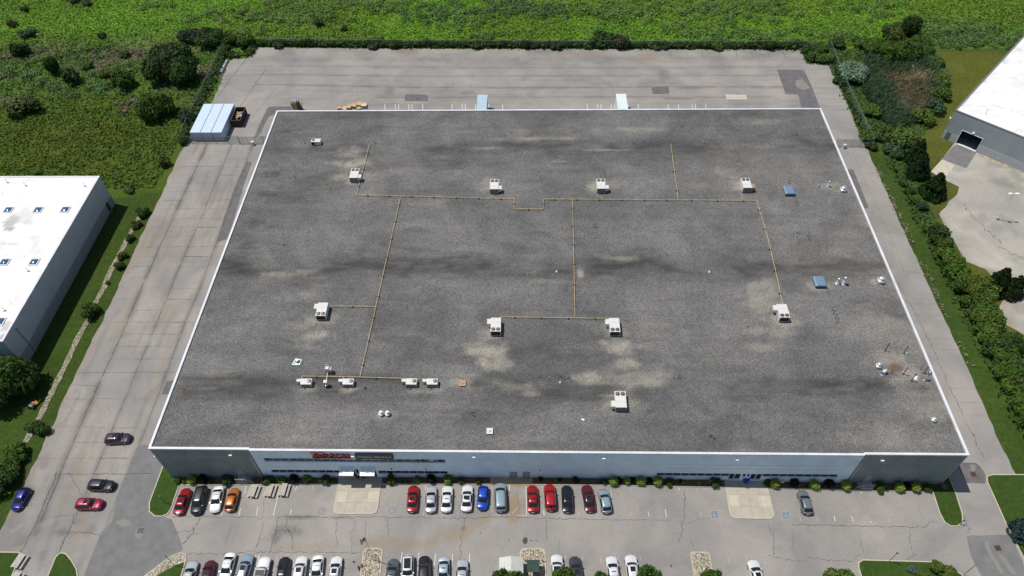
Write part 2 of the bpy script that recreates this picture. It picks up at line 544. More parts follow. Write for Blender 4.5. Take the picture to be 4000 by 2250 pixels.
def in_poly(x, y, poly):
    x = np.asarray(x, float); y = np.asarray(y, float)
    inside = np.zeros(x.shape, bool)
    n = len(poly)
    for i in range(n):
        x0, y0 = poly[i]; x1, y1 = poly[(i + 1) % n]
        if y0 == y1:
            continue
        c = ((y0 > y) != (y1 > y)) & (x < (x1 - x0) * (y - y0) / (y1 - y0) + x0)
        inside ^= c
    return inside

def seg_dist(x, y, pts):
    """distance to a polyline"""
    d = np.full(np.shape(x), 1e9)
    for (x0, y0), (x1, y1) in zip(pts[:-1], pts[1:]):
        dx, dy = x1 - x0, y1 - y0
        t = np.clip(((x - x0) * dx + (y - y0) * dy) / (dx * dx + dy * dy + 1e-9), 0, 1)
        d = np.minimum(d, np.hypot(x - x0 - t * dx, y - y0 - t * dy))
    return d

def grid_sheet(poly, step, pad=0.0):
    """fine square grid clipped to a polygon; its rim is pulled onto the outline"""
    px_ = [p[0] for p in poly]; py_ = [p[1] for p in poly]
    xs = np.arange(min(px_) - step, max(px_) + step, step); ys = np.arange(min(py_) - step, max(py_) + step, step)
    nx, ny = len(xs), len(ys)
    X, Y = np.meshgrid(xs, ys)
    cx = (xs[:-1] + xs[1:]) / 2; cy = (ys[:-1] + ys[1:]) / 2
    CX, CY = np.meshgrid(cx, cy)
    keep = in_poly(CX, CY, poly)
    j, i = np.nonzero(keep)
    f = np.stack([j * nx + i, j * nx + i + 1, (j + 1) * nx + i + 1, (j + 1) * nx + i], 1)
    cnt = np.bincount(f.ravel(), minlength=nx * ny)
    used = np.nonzero(cnt)[0]
    rim = (cnt > 0) & (cnt < 4)
    VX, VY = X.ravel().copy(), Y.ravel().copy()
    ri = np.nonzero(rim)[0]
    bx, by = VX[ri], VY[ri]
    best = np.full(len(ri), 1e9); ox, oy = bx.copy(), by.copy()
    for k in range(len(poly)):
        x0, y0 = poly[k]; x1, y1 = poly[(k + 1) % len(poly)]
        dx, dy = x1 - x0, y1 - y0
        t = np.clip(((bx - x0) * dx + (by - y0) * dy) / (dx * dx + dy * dy + 1e-9), 0, 1)
        qx, qy = x0 + t * dx, y0 + t * dy
        d = np.hypot(bx - qx, by - qy)
        m = d < best
        best[m] = d[m]; ox[m] = qx[m]; oy[m] = qy[m]
    VX[ri], VY[ri] = ox, oy
    remap_ = np.full(nx * ny, -1); remap_[used] = np.arange(len(used))
    return VX[used], VY[used], remap_[f]

def densify(pts, step=1.5, closed=True):
    out = []
    n = len(pts)
    for i in range(n if closed else n - 1):
        a, b = pts[i], pts[(i + 1) % n]
        k = max(1, int(math.hypot(b[0] - a[0], b[1] - a[1]) / step))
        out += [(a[0] + (b[0] - a[0]) * t / k, a[1] + (b[1] - a[1]) * t / k) for t in range(k)]
    if not closed:
        out.append(pts[-1])
    return out

def rounded(pts, rad, n=5):
    """rounds the corners of a closed polygon; rad may be one number or one per corner"""
    out = []
    N = len(pts)
    for i in range(N):
        r = rad[i] if isinstance(rad, (list, tuple)) else rad
        p = Vector(pts[i]); a = Vector(pts[i - 1]); b = Vector(pts[(i + 1) % N])
        if r <= 0:
            out.append(tuple(p)); continue
        r = min(r, (a - p).length * 0.48, (b - p).length * 0.48)
        s = p + (a - p).normalized() * r; e = p + (b - p).normalized() * r
        for k in range(n + 1):
            t = k / n
            q = s * (1 - t) ** 2 + p * 2 * t * (1 - t) + e * t * t
            out.append((q.x, q.y))
    return out

def sheet(name, poly, m, dz, step=1.0):
    """thin surface layer lying on the graded ground, dz above it"""
    VX, VY, f = grid_sheet(poly, step)
    me = np_mesh(name, np.stack([VX, VY, gz(VX, VY) + dz], 1), f, m)
    return struct(link(name, me))

def kerb_loop(b, pts, w=0.16, h=0.13, closed=True, base=-0.02):
    """adds a kerb of width w along a line, its outer face on the line"""
    pts = densify(pts, 1.2, closed)
    n = len(pts)
    L = []
    for i in range(n):
        a = Vector(pts[(i - 1) % n] if closed or i > 0 else pts[i]); c = Vector(pts[(i + 1) % n] if closed or i < n - 1 else pts[i])
        d = (c - a).normalized()
        nrm = Vector((-d.y, d.x))
        p = Vector(pts[i]); q = p + nrm * w
        z = float(gz(p.x, p.y))
        L.append([(p.x, p.y, z + base), (p.x, p.y, z + h), (q.x, q.y, z + h), (q.x, q.y, z + base)])
    vs = [v for ring in L for v in ring]
    fs = []
    for i in range(n if closed else n - 1):
        j = (i + 1) % n
        for k in range(3):
            fs.append((i * 4 + k, j * 4 + k, j * 4 + k + 1, i * 4 + k + 1))
    b.add(vs, fs)

def ccw(poly):
    a = sum(p[0] * q[1] - q[0] * p[1] for p, q in zip(poly, poly[1:] + poly[:1]))
    return poly if a > 0 else poly[::-1]

def leaf_quads(P, Nn, size, aspect=1.4):
    """one small kite-shaped leaf clump per point"""
    n = len(P)
    r = rng.normal(size=(n, 3))
    Nn = Nn / (np.linalg.norm(Nn, axis=1, keepdims=True) + 1e-9)
    a = np.cross(Nn, r); a /= np.linalg.norm(a, axis=1, keepdims=True) + 1e-9
    b = np.cross(Nn, a)
    s = np.asarray(size).reshape(-1, 1) * np.ones((n, 1))
    V = np.stack([P - a * s * aspect * 0.5, P - b * s * 0.42 + a * s * 0.05, P + a * s * aspect * 0.5, P + b * s * 0.42 + a * s * 0.05], 1)
    return V.reshape(-1, 3), np.arange(n * 4).reshape(n, 4)

def lobe_points(lobes, n, shell=0.5, up=0.5, rnd=0.9):
    lobes = np.asarray(lobes, float)
    wgt = (lobes[:, 3] * lobes[:, 4] * lobes[:, 5]) ** (2 / 3)
    k = rng.choice(len(lobes), n, p=wgt / wgt.sum())
    d = rng.normal(size=(n, 3)); d /= np.linalg.norm(d, axis=1, keepdims=True)
    rad = (shell + (1 - shell) * rng.random(n) ** 0.6) * (1 + rng.normal(size=n) * 0.06)
    L = lobes[k]
    P = L[:, :3] + d * rad[:, None] * L[:, 3:6]
    N = d + np.array([0, 0, up]) + rng.normal(size=(n, 3)) * rnd
    keep = P[:, 2] > 0.03
    return P[keep], N[keep]

# ------------------------------------------------------------------ the ground: one big sheet of soil, grass and field
LEFT_LAWN_X = -26.2
def cover_color(x, y):
    x = np.asarray(x, float); y = np.asarray(y, float)
    n1 = fbm(x / 14, y / 9, 3, 4)[..., None]; n2 = fbm(x / 4.5, y / 3.5, 9, 4)[..., None]; n3 = fbm(x / 30, y / 16, 21, 3)[..., None]
    bright = np.array([0.112, 0.218, 0.02]); mid = np.array([0.094, 0.185, 0.022]); olive = np.array([0.1, 0.142, 0.018])
    back = bright * (1 - smooth(0.5, 0.68, n1)) + mid * smooth(0.5, 0.68, n1)
    back = back * (1 - 0.55 * smooth(0.45, 0.7, n3)) + olive * 0.55 * smooth(0.45, 0.7, n3)
    left = np.array([0.064, 0.102, 0.014]) * np.ones_like(n1)
    left = left * (1 - .6 * smooth(0.52, 0.72, n2)) + np.array([0.105, 0.118, 0.012]) * .6 * smooth(0.52, 0.72, n2)
    scrub = np.array([0.07, 0.125, 0.022]) * (1 - smooth(0.45, 0.65, n1)) + np.array([0.13, 0.125, 0.07]) * smooth(0.45, 0.65, n1)
    lawn = np.array([0.04, 0.068, 0.012]) * (0.8 + 0.5 * n2)
    wet = np.array([0.05, 0.088, 0.022]) * (0.7 + 0.6 * n2)
    nbl = np.array([0.088, 0.098, 0.018]) * (0.75 + 0.5 * n2)
    c = back
    yb = 143 - 0.02 * x + 3 * (n1[..., 0] - 0.5) * 6
    L = x < -24
    wl = smooth(150, 133, y + 14 * (n1[..., 0] - 0.5))[..., None] * L[..., None]
    c = c * (1 - wl) + scrub * wl
    wl = smooth(117, 107, y + 10 * (n1[..., 0] - 0.5))[..., None] * L[..., None]
    c = c * (1 - wl) + left * wl
    wl = smooth(74.5, 73.0, y - 0.2 * (x + 27))[..., None] * L[..., None]
    c = c * (1 - wl) + lawn * wl
    R_ = x > 137
    wr = smooth(135.5, 133.5, y)[..., None] * R_[..., None]
    c = c * (1 - wr) + wet * wr
    vg = (smooth(150.2, 148.6, x + (n2[..., 0] - .5) * 2) * (x > 143.5) * (y < 92))[..., None]
    c = c * (1 - vg) + np.array([0.046, 0.078, 0.015]) * (.75 + .5 * n2) * vg
    nb = in_poly(x, y, NBLAWN)[..., None]
    c = np.where(nb, nbl, c)
    fr = (y < 1.9) & (x > 137)
    c = np.where(fr[..., None], lawn * 1.15, c)
    return c
NBLAWN = SP('A3', (1590, 480), (1640, 600), (1725, 720), (1720, 900), (1640, 1000), (1560, 1130), (1455, 1290), (1440, 1449), z=0) + SP('B3', (1480, 100), (1540, 290), (1640, 520), (1480, 560), (1560, 700), (1700, 900), (1830, 1150), (1880, 1260), z=0) + SP('C3', (2080, 100), (2110, 350), (2300, 560), (2415, 760), z=0) + [(230, 20), (230, 140)] + SP('A3', (2415, 500), z=0)
xs = np.arange(-150, 250.1, 1.6); ys = np.arange(-60, 290.1, 1.6)
GX, GY = np.meshgrid(xs, ys)
nx, ny = len(xs), len(ys)
j, i = np.meshgrid(np.arange(ny - 1), np.arange(nx - 1), indexing='ij')
gf = np.stack([(j * nx + i).ravel(), (j * nx + i + 1).ravel(), ((j + 1) * nx + i + 1).ravel(), ((j + 1) * nx + i).ravel()], 1)
gzv = -0.06 + np.where(GY < 6, hump(GX) * np.clip((6 - GY) / 5, 0, 1), 0) - 0.02
bumpy = (fbm(GX / 5, GY / 5, 41) - 0.5) * 0.5 * smooth(139, 146, GY) + (fbm(GX / 4, GY / 4, 43) - 0.5) * 0.4 * smooth(-30, -36, GX) * smooth(76, 82, GY)
me = np_mesh('ground', np.stack([GX.ravel(), GY.ravel(), (gzv + np.maximum(bumpy, -0.05)).ravel()], 1), gf, GROUND, tint=cover_color(GX.ravel(), GY.ravel()), smooth_=True)
struct(link('ground', me))

# outer land far beyond the frame, so that the ground reaches the horizon
b = MB()
for x0, x1, y0, y1 in ((-1500, -150, -1500, 1500), (250, 1500, -1500, 1500), (-150, 250, 290, 1500), (-150, 250, -1500, -60)):
    b.quad((x0, y0, -0.1), (x1, y0, -0.1), (x1, y1, -0.1), (x0, y1, -0.1))
struct(b.build('distant_ground', mat('distant_grass', (0.05, 0.09, 0.015), 0.95, noise=0.02, amount=0.4, spec=0.1)))

# ------------------------------------------------------------------ paved yard round the building
lane_l = [(-26.6, -40), (-25.9, -16), (-25.7, -9.5), (-25.3, -1.6), (-25.55, 9.1), (-25.75, 21.6), (-25.75, 41.5), (-26.0, 51.9), (-26.3, 63.5), (-26.4, 76), (-26.6, 92), (-25.2, 96), (-24.6, 106), (-25.4, 131.2)]
backe = [(-20.4, 131.4), (-19.6, 137.0), (18.4, 136.1), (55, 135.5), (93, 134.9), (130, 134.4), (139.2, 134.0), (139.3, 126.7), (144.8, 126.6), (145.2, 110)]
lane_r = [(144.5, 93.5), (144.8, 88), (144.5, 65.5), (144.2, 42), (144.5, 26.6), (144.0, 9.5), (144.1, 2.0), (150, -4), (150, -40)]
def ragged(pts, amp, seed):
    pts = densify(pts, 0.9, False)
    return [(x + (float(fbm(x * 0.6 + seed, y * 0.6, 5, 3)) - 0.5) * amp, y + (float(fbm(x * 0.6, y * 0.6 + seed, 8, 3)) - 0.5) * amp) for x, y in pts]
yard = ccw(ragged(lane_l, 0.9, 2) + ragged(backe, 0.9, 7) + ragged(lane_r, 0.7, 12))
VX, VY, f = grid_sheet(yard, 0.5)
nz1 = fbm(VX / 3, VY / 3, 61, 4); nz2 = fbm(VX / 0.9, VY / 0.9, 67, 3); nz3 = fbm(VX / 9, VY / 9, 71, 4)
grime = np.zeros(len(VX)); rust = np.zeros(len(VX))
def seam(pts, width, amt, along=0.6):
    global grime
    d = seg_dist(VX, VY, pts)
    m = np.exp(-(d / width) ** 2) * amt * (1 - along + along * 2 * smooth(0.3, 0.75, nz1))
    grime = np.maximum(grime, m)
seam([(-20.8, 92), (-20.9, 66), (-20.7, 43), (-20.35, 30), (-20.4, 19), (-20.3, 5), (-19.5, -10)], 0.75, 0.5)
seam([(-14.45, 92), (-14.35, 64), (-14.45, 48), (-14.2, 28), (-14.1, 14), (-13.9, -4)], 0.5, 0.4)
seam([(-9.0, 92), (-8.15, 43), (-8.45, 34), (-8.1, 18), (-8.2, 2)], 0.6, 0.42)
seam([(-14.9, 118.4), (26.9, 116.5), (60, 115.9), (97, 116.1), (136, 115.6)], 0.5, 0.36)
seam([(-16, 123.2), (26, 121.9), (86, 121.4), (137, 121.2)], 0.5, 0.26)
seam([(-10, 127.5), (40, 126.0), (98, 125.3), (137, 125.2)], 0.9, 0.16)
seam([(20, 111.8), (91, 111.4), (126, 111)], 0.6, 0.25)
seam([(-19, 131), (40, 130.2), (139, 129.6)], 1.4, 0.25)
grime = np.maximum(grime, 0.5 * smooth(0.62, 0.8, nz1) * smooth(100, 92.5, VY) * (VY > 91) * 0 )
grime = np.maximum(grime, 0.42 * smooth(0.52, 0.72, nz3) * smooth(128, 134.5, VY))
def blot(c, rx, ry, amt, which='g', rot=0.0):
    global grime, rust
    ca, sa = math.cos(rot), math.sin(rot)
    dx, dy = VX - c[0], VY - c[1]
    d = np.hypot((ca * dx + sa * dy) / rx, (-sa * dx + ca * dy) / ry) + (nz1 - 0.5) * 1.3 + (nz2 - 0.5) * 0.5
    m = smooth(1.05, 0.35, d) * amt
    if which == 'g':
        grime = np.maximum(grime, m)
    else:
        rust = np.maximum(rust, m)
blot(S('D0', 150, 850), 2.2, 7.5, 0.55, rot=0.1); blot(S('D0', 400, 380), 2.0, 2.5, 0.4); blot(S('D0', 90, 1090), 4, 3, 0.4); blot(S('D0', 700, 430), 2.4, 3.0, 0.25)
blot(S('D0', 590, 1040), 1.8, 1.3, 0.6); blot(S('D0', 700, 940), 1.4, 1.2, 0.4); blot(S('D0', 400, 1250), 0.8, 1.2, 0.4); blot(S('D0', 860, 1000), 1.1, 1.4, 0.35)
blot(S('D1', 300, 1020), 2.6, 1.2, 0.5); blot(S('D1', 190, 1070), 1.0, 1.6, 0.6); blot(S('D1', 400, 890), 4.5, 0.45, 0.75); blot(S('D1', 800, 900), 3, 0.4, 0.35)
blot(S('B2', 0, 0, 0), 0.1, 0.1, 0)
blot(S('D2', 20, 780), 2.2, 3.6, 0.75, 'r'); blot(S('D1', 2330, 740), 2.0, 3.4, 0.6, 'r'); blot(S('D1', 1900, 1050), 6, 1.5, 0.55, 'r', 0.35); blot(S('D1', 1200, 1140), 9, 1.3, 0.42, 'r'); blot(S('D1', 500, 1180), 7, 0.9, 0.3, 'r'); blot(S('D1', 2150, 920), 3, 1.2, 0.5, 'r', 0.3)
blot(S('D2', 90, 590), 2.4, 0.8, 0.7, 'r')
lane_ = (VX < 0) * smooth(96, 90, VY)
rust = np.maximum(rust, .3 * lane_ * smooth(.5, .75, fbm(VX / 1.6, VY / 9, 73, 4)))
grime = np.maximum(grime, .3 * lane_ * smooth(.55, .78, fbm(VX / .9, VY / 10, 79, 4)))
grime = np.maximum(grime, .22 * smooth(.55, .75, fbm(VX / 12, VY / .8, 83, 4)) * (VY > 95))
edge = seg_dist(VX, VY, lane_l[2:11])
rust = np.maximum(rust, 0.5 * np.exp(-(edge / 0.5) ** 2) * smooth(0.35, 0.6, nz1)); 
blot(S('D0', 760, 0), 0.7, 9, 0.35, 'r', 0.05); blot(S('D0', 870, 640), 0.6, 8, 0.3, 'r')
blot(S('A2', 1300, 560, 0), 9, 3.5, 0.3, 'r'); blot(S('A1', 1450, 480, 0), 6, 1.6, 0.4, 'r'); blot(S('A2', 700, 520, 0), 10, 2.0, 0.35, 'r'); blot(S('A2', 1430, 700, 0), 1.6, 5, 0.35)
blot(S('A2', 1700, 830, 0), 5, 0.6, 0.6); blot(S('A2', 1600, 930, 0), 6, 0.6, 0.5); blot(S('A1', 2000, 880, 0), 4, 1.2, 0.4); blot(S('A2', 400, 830, 0), 6, 1.0, 0.4); blot(S('A1', 1250, 850, 0), 2, 2.5, 0.35)
me = np_mesh('paved_yard', np.stack([VX, VY, gz(VX, VY)], 1), f, ASPHALT, attrs={'grime': grime, 'rust': rust})
struct(link('paved_yard', me))

# newer asphalt laid over the old
def patch(name, pts, m=PATCH, z=0.006, step=0.8):
    return sheet(name, ccw(pts), m, z, step)
patch('asphalt_patch', SP('D0', (1395, 212), (1300, 212), (1190, 480), (1080, 760), (1085, 830), (1060, 930), (950, 1050), (800, 1420), (760, 1530), (1300, 1530), (1390, 1415), (1560, 1310), (1730, 1215), (1690, 1080), (1620, 915), (1440, 860), (1430, 720), (1540, 400), (1545, 380)))
patch('asphalt_patch', SP('D3', (1870, 1058), (2000, 1070), (2150, 1060), (2290, 1062), (2415, 1340), (2415, 1560), (2080, 1560), (1985, 1400), (1910, 1250)))
patch('asphalt_patch', SP('D3', (1830, 378), (1975, 383), (2050, 480), (2060, 578), (1870, 570), (1790, 400)), PATCH2)
patch('asphalt_patch', SP('A1', (115, 1005), (330, 1003), (340, 1045), (120, 1100), (30, 1280), (-20, 1310), (20, 1200)), PATCH2)
patch('asphalt_patch', SP('A1', (1410, 890), (1620, 892), (1622, 955), (1402, 953)), PATCH2)
patch('asphalt_patch', SP('A2', (1315, 822), (1475, 812), (1482, 885), (1325, 887)), PATCH2)
patch('asphalt_patch', SP('A3', (85, 655), (340, 660), (420, 830), (500, 1040), (320, 1040), (285, 890), (165, 890)), PATCH2)
patch('asphalt_patch', SP('B3', (745, 268), (805, 270), (952, 636), (880, 640)), PATCH2)
patch('asphalt_patch', SP('C0', (1570, 940), (1650, 930), (1600, 1065), (1525, 1062)), PATCH2)
patch('asphalt_patch', SP('B0', (2330, 180), (2380, 200), (2300, 420), (2190, 800), (2140, 930), (2040, 960), (2120, 700), (2220, 420)), PATCH2)
SAND = mat('washed_sand', (0.215, 0.205, 0.185), 0.95, noise=.8, amount=.12, spec=.1, detail=8)
for t_, pts_ in (('D3', [(2035, 1105), (2080, 1130), (2120, 1250), (2180, 1330), (2230, 1425), (2190, 1420), (2120, 1300), (2060, 1200)]), ('D3', [(2170, 1230), (2230, 1270), (2350, 1430), (2310, 1440), (2230, 1340)]), ('D0', [(1270, 1030), (1310, 990), (1345, 1060), (1320, 1100), (1280, 1085)]), ('D0', [(1080, 940), (1180, 910), (1260, 960), (1160, 990)]), ('D3', [(1900, 400), (1950, 395), (1960, 450), (1925, 460)]), ('A3', [(255, 760), (320, 745), (400, 830), (330, 850), (270, 820)])):
    patch('washed_sand', SP(t_, *pts_), SAND, .0085, .3)
patch('concrete_slab', SP('A2', (2012, 890), (2205, 895), (2220, 937), (2022, 936)), CONCL, 0.008)

# cracks, joints and stains
def crack(bm_, pts, wid=0.09, jit=0.18, step=0.7, zoff=0.012, mi=0, ground=True):
    wid *= 0.8
    P = densify(pts, step * .8, False)
    out = []
    for k, (x, y) in enumerate(P):
        if 0 < k < len(P) - 1:
            x += random.gauss(0, jit); y += random.gauss(0, jit)
        out.append((x, y))
    for (x0, y0), (x1, y1) in zip(out[:-1], out[1:]):
        d = math.hypot(x1 - x0, y1 - y0) + 1e-6
        nx_, ny_ = -(y1 - y0) / d, (x1 - x0) / d
        w0 = wid * random.uniform(0.2, 1.15) / 2; w1 = wid * random.uniform(0.2, 1.15) / 2
        za = float(gz(x0, y0)) + zoff; zb = float(gz(x1, y1)) + zoff
        bm_.add([(x0 - nx_ * w0, y0 - ny_ * w0, za), (x1 - nx_ * w1, y1 - ny_ * w1, zb), (x1 + nx_ * w1, y1 + ny_ * w1, zb), (x0 + nx_ * w0, y0 + ny_ * w0, za)], [(0, 1, 2, 3)], mi)
cr = MB()
for pts, wd in (([(-20.8, 92), (-20.9, 66), (-20.7, 43), (-20.35, 30), (-20.4, 19), (-20.2, 6), (-19.5, -8)], 0.2), ([(-14.45, 92), (-14.35, 64), (-14.45, 48), (-14.2, 28), (-14.1, 14), (-13.9, -4), (-14.4, -16)], 0.12),
                ([(-9.0, 92), (-8.15, 43), (-8.45, 34), (-8.1, 18), (-8.0, 6)], 0.13)):
    crack(cr, pts, wd, 0.05, 1.2)
for k in range(30):                     # cross joints of the left lane, one about every three metres
    y = 89 - k * 3.05
    if y < -3: break
    x0 = -25.2 if random.random() < 0.75 else -20.5; x1 = random.choice([-14.3, -9.0, -20.6, -3.5])
    if x1 <= x0 + 2: x1 = -14.3
    crack(cr, [(x0, y + random.uniform(-.2, .2)), (x1, y + random.uniform(-.2, .2))], random.choice([0.07, 0.1, 0.14]), 0.05, 1.5, mi=random.choice([0, 1, 1]))
    if random.random() < 0.55:
        crack(cr, [(-14.2, y), (-9.0, y + random.uniform(-.1, .1))], random.choice([0.1, 0.16]), 0.04, 1.5)
for pts, wd in (([(-14.9, 118.4), (26.9, 116.5), (60, 115.9), (97, 116.1), (136, 115.6)], 0.13), ([(-16, 123.2), (26, 121.9), (86, 121.4), (137, 121.2)], 0.1), ([(-10, 127.5), (40, 126.0), (98, 125.3), (137, 125.2)], 0.1), ([(20, 111.8), (91, 111.4), (126, 111)], 0.12), ([(-24, 112), (-22, 125), (-20.6, 133)], 0.2), ([(-18.4, 95), (-14, 126)], 0.2), ([(-12, 103), (-9, 116)], 0.12)):
    crack(cr, pts, wd, 0.1, 1.5)
for x in np.arange(102, 138, 4.6):
    crack(cr, [(x + random.uniform(-.4, .4), 134.2), (x - .2, 129.8)], 0.13, 0.04, 1.0)
for k in range(16):
    x = random.uniform(-8, 134); y = random.uniform(108, 124)
    crack(cr, [(x, y), (x + random.uniform(-1.5, 1.5), y + random.uniform(2, 6))], 0.1, 0.2, 0.8, mi=1)
# right lane
crack(cr, SP('C3', (1225, 0), (1390, 300), (1520, 560), (1700, 960), (1830, 1250), (1930, 1449), z=0) + SP('D3', (1935, 110), (1990, 250), (2040, 340), z=0), 0.13, 0.12, 0.9)
crack(cr, SP('B3', (790, 90), (850, 220), (1060, 700), (1180, 960), (1260, 1180), (1340, 1340), (1400, 1449), z=0), 0.1, 0.15, 1.0, mi=1)
for t, y, xa, xb in (('B3', 158, 820, 950), ('B3', 700, 1055, 1210), ('B3', 870, 1090, 1270), ('B3', 963, 1080, 1180), ('B3', 1180, 1145, 1250), ('B3', 1238, 1300, 1440), ('B3', 300, 880, 1020), ('B3', 460, 940, 1090), ('C3', 210, 1340, 1590), ('C3', 315, 1390, 1640), ('C3', 1005, 1700, 1960), ('C3', 1140, 1830, 2020), ('C3', 1265, 1870, 2080), ('C3', 540, 1500, 1740), ('C3', 640, 1600, 1790), ('A3', 960, 500, 700), ('A3', 745, 400, 640)):
    crack(cr, SP(t, (xa, y), (xb, y + 3), z=0), 0.08, 0.05, 1.0, mi=random.choice([0, 1]))
# front car park
for t, pts, wd in (
    ('D0', [(1895, 900), (1835, 990), (1815, 1050), (1770, 1100), (1715, 1150)], 0.16), ('D0', [(1655, 1030), (1760, 1025), (1840, 1015)], 0.1), ('D0', [(1820, 1055), (1920, 1040)], 0.07),
    ('D0', [(2180, 980), (2150, 1070), (2120, 1150)], 0.07), ('D0', [(1770, 1240), (1900, 1235), (2090, 1245), (2300, 1225), (2415, 1215)], 0.12), ('D0', [(1620, 890), (1900, 885), (2200, 892), (2415, 885)], 0.1),
    ('D0', [(640, 1050), (740, 1030), (850, 1050), (940, 1065)], 0.12), ('D0', [(690, 860), (690, 940), (640, 1040), (590, 1110), (560, 1220)], 0.13), ('D0', [(640, 460), (700, 560), (770, 680)], 0.08), ('D0', [(370, 920), (520, 890), (660, 875)], 0.08), ('D0', [(540, 450), (500, 580), (430, 720), (370, 890), (290, 1060), (190, 1225)], 0.2),
    ('D1', [(0, 905), (50, 915), (75, 880)], 0.09), ('D1', [(75, 940), (30, 1100), (0, 1180)], 0.12), ('D1', [(210, 890), (190, 1010), (160, 1110), (130, 1230)], 0.12), ('D1', [(290, 900), (290, 1010), (345, 1060), (345, 1200)], 0.12), ('D1', [(420, 900), (370, 1000), (345, 1050)], 0.08), ('D1', [(180, 1020), (260, 1020), (350, 1040)], 0.12),
    ('D1', [(200, 885), (480, 885), (740, 900), (1000, 892), (1300, 895), (1700, 900), (2000, 905), (2415, 890)], 0.13), ('D1', [(0, 1230), (140, 1225), (400, 1222), (700, 1228), (1000, 1235)], 0.1),
    ('D1', [(760, 930), (755, 1050), (765, 1190)], 0.1), ('D1', [(935, 915), (905, 1080), (900, 1220)], 0.08), ('D1', [(1028, 920), (1040, 1060), (1045, 1200)], 0.08), ('D1', [(1215, 900), (1250, 960), (1255, 1080)], 0.1), ('D1', [(1970, 905), (1965, 970)], 0.08), ('D1', [(1955, 1020), (1935, 1100), (1930, 1280)], 0.1), ('D1', [(75, 720), (80, 800), (70, 870)], 0.08),
    ('D2', [(328, 920), (322, 1040), (335, 1100)], 0.1), ('D2', [(455, 1090), (445, 1230)], 0.06), ('D2', [(1630, 640), (1625, 760), (1615, 930), (1600, 1040), (1570, 1150)], 0.12), ('D2', [(1680, 1095), (1710, 1170), (1725, 1230)], 0.09), ('D2', [(0, 900), (300, 908), (600, 914), (1000, 918), (1500, 925)], 0.1), ('D2', [(1660, 960), (1760, 915), (1880, 905)], 0.06), ('D2', [(50, 640), (55, 780), (70, 870)], 0.07),
    ('D3', [(0, 950), (45, 1050), (60, 1110), (50, 1250)], 0.1), ('D3', [(230, 1000), (240, 1080), (230, 1180), (260, 1260)], 0.08), ('D3', [(230, 965), (500, 968), (800, 975), (1150, 983), (1490, 988)], 0.13), ('D3', [(1490, 988), (1520, 940), (1600, 935)], 0.07), ('D3', [(860, 1040), (875, 1130), (905, 1240)], 0.09), ('D3', [(1335, 1035), (1345, 1150), (1370, 1250)], 0.09), ('D3', [(0, 1250), (150, 1290), (360, 1310)], 0.09), ('D3', [(370, 1270), (560, 1305), (800, 1305)], 0.1), ('D3', [(1410, 760), (1440, 890)], 0.06), ('D3', [(1850, 880), (1905, 1050)], 0.12),
    ('D3', [(1410, 1255), (1310, 1290), (1305, 1320)], 0.07), ('D3', [(870, 1245), (800, 1290)], 0.07)):
    crack(cr, SP(t, *pts), wd, 0.1, 0.5)
# alligator cracking on the left lane
for k in range(75):
    cx_, cy_ = random.choice([S('C0', 760, 1050, 0), S('C0', 740, 1190, 0), S('C0', 1250, 720, 0), S('C0', 620, 1330, 0), S('C0', 930, 1350, 0), S('C0', 1000, 1150, 0), S('C0', 1400, 300, 0), S('D0', 250, 420, 0), S('D0', 850, 250, 0), S('B0', 1500, 1300, 0), S('D0', 560, 1130, 0), S('D1', 270, 1010)])
    a = random.uniform(0, 6.28); r = random.uniform(0.8, 2.6); cx_ += random.gauss(0, 1.3); cy_ += random.gauss(0, 1.8)
    crack(cr, [(cx_, cy_), (cx_ + math.cos(a) * r, cy_ + math.sin(a) * r)], 0.06, 0.12, 0.5, mi=1)
struct(cr.build('pavement_cracks', [CRACK, CRACKL]))

sp = MB()
for (t, x, y), rx, ry in ((('D2', 125, 1115), .42, .62), (('D2', 180, 1115), .26, .08), (('D2', 235, 1119), .22, .06), (('D2', 1500, 1355), .15, .2), (('D1', 2390, 1115), .2, .06), (('D1', 2118, 1045), .1, .13), (('D1', 925, 1317), .25, .2)):
    c = S(t, x, y)
    sp.add([(c[0] + rx * math.cos(a) * random.uniform(.8, 1.1), c[1] + ry * math.sin(a) * random.uniform(.8, 1.1), float(gz(*c)) + 0.013) for a in np.linspace(0, 2 * math.pi, 13)[:-1]], [tuple(range(12))])
struct(sp.build('oil_stains', SPILL))

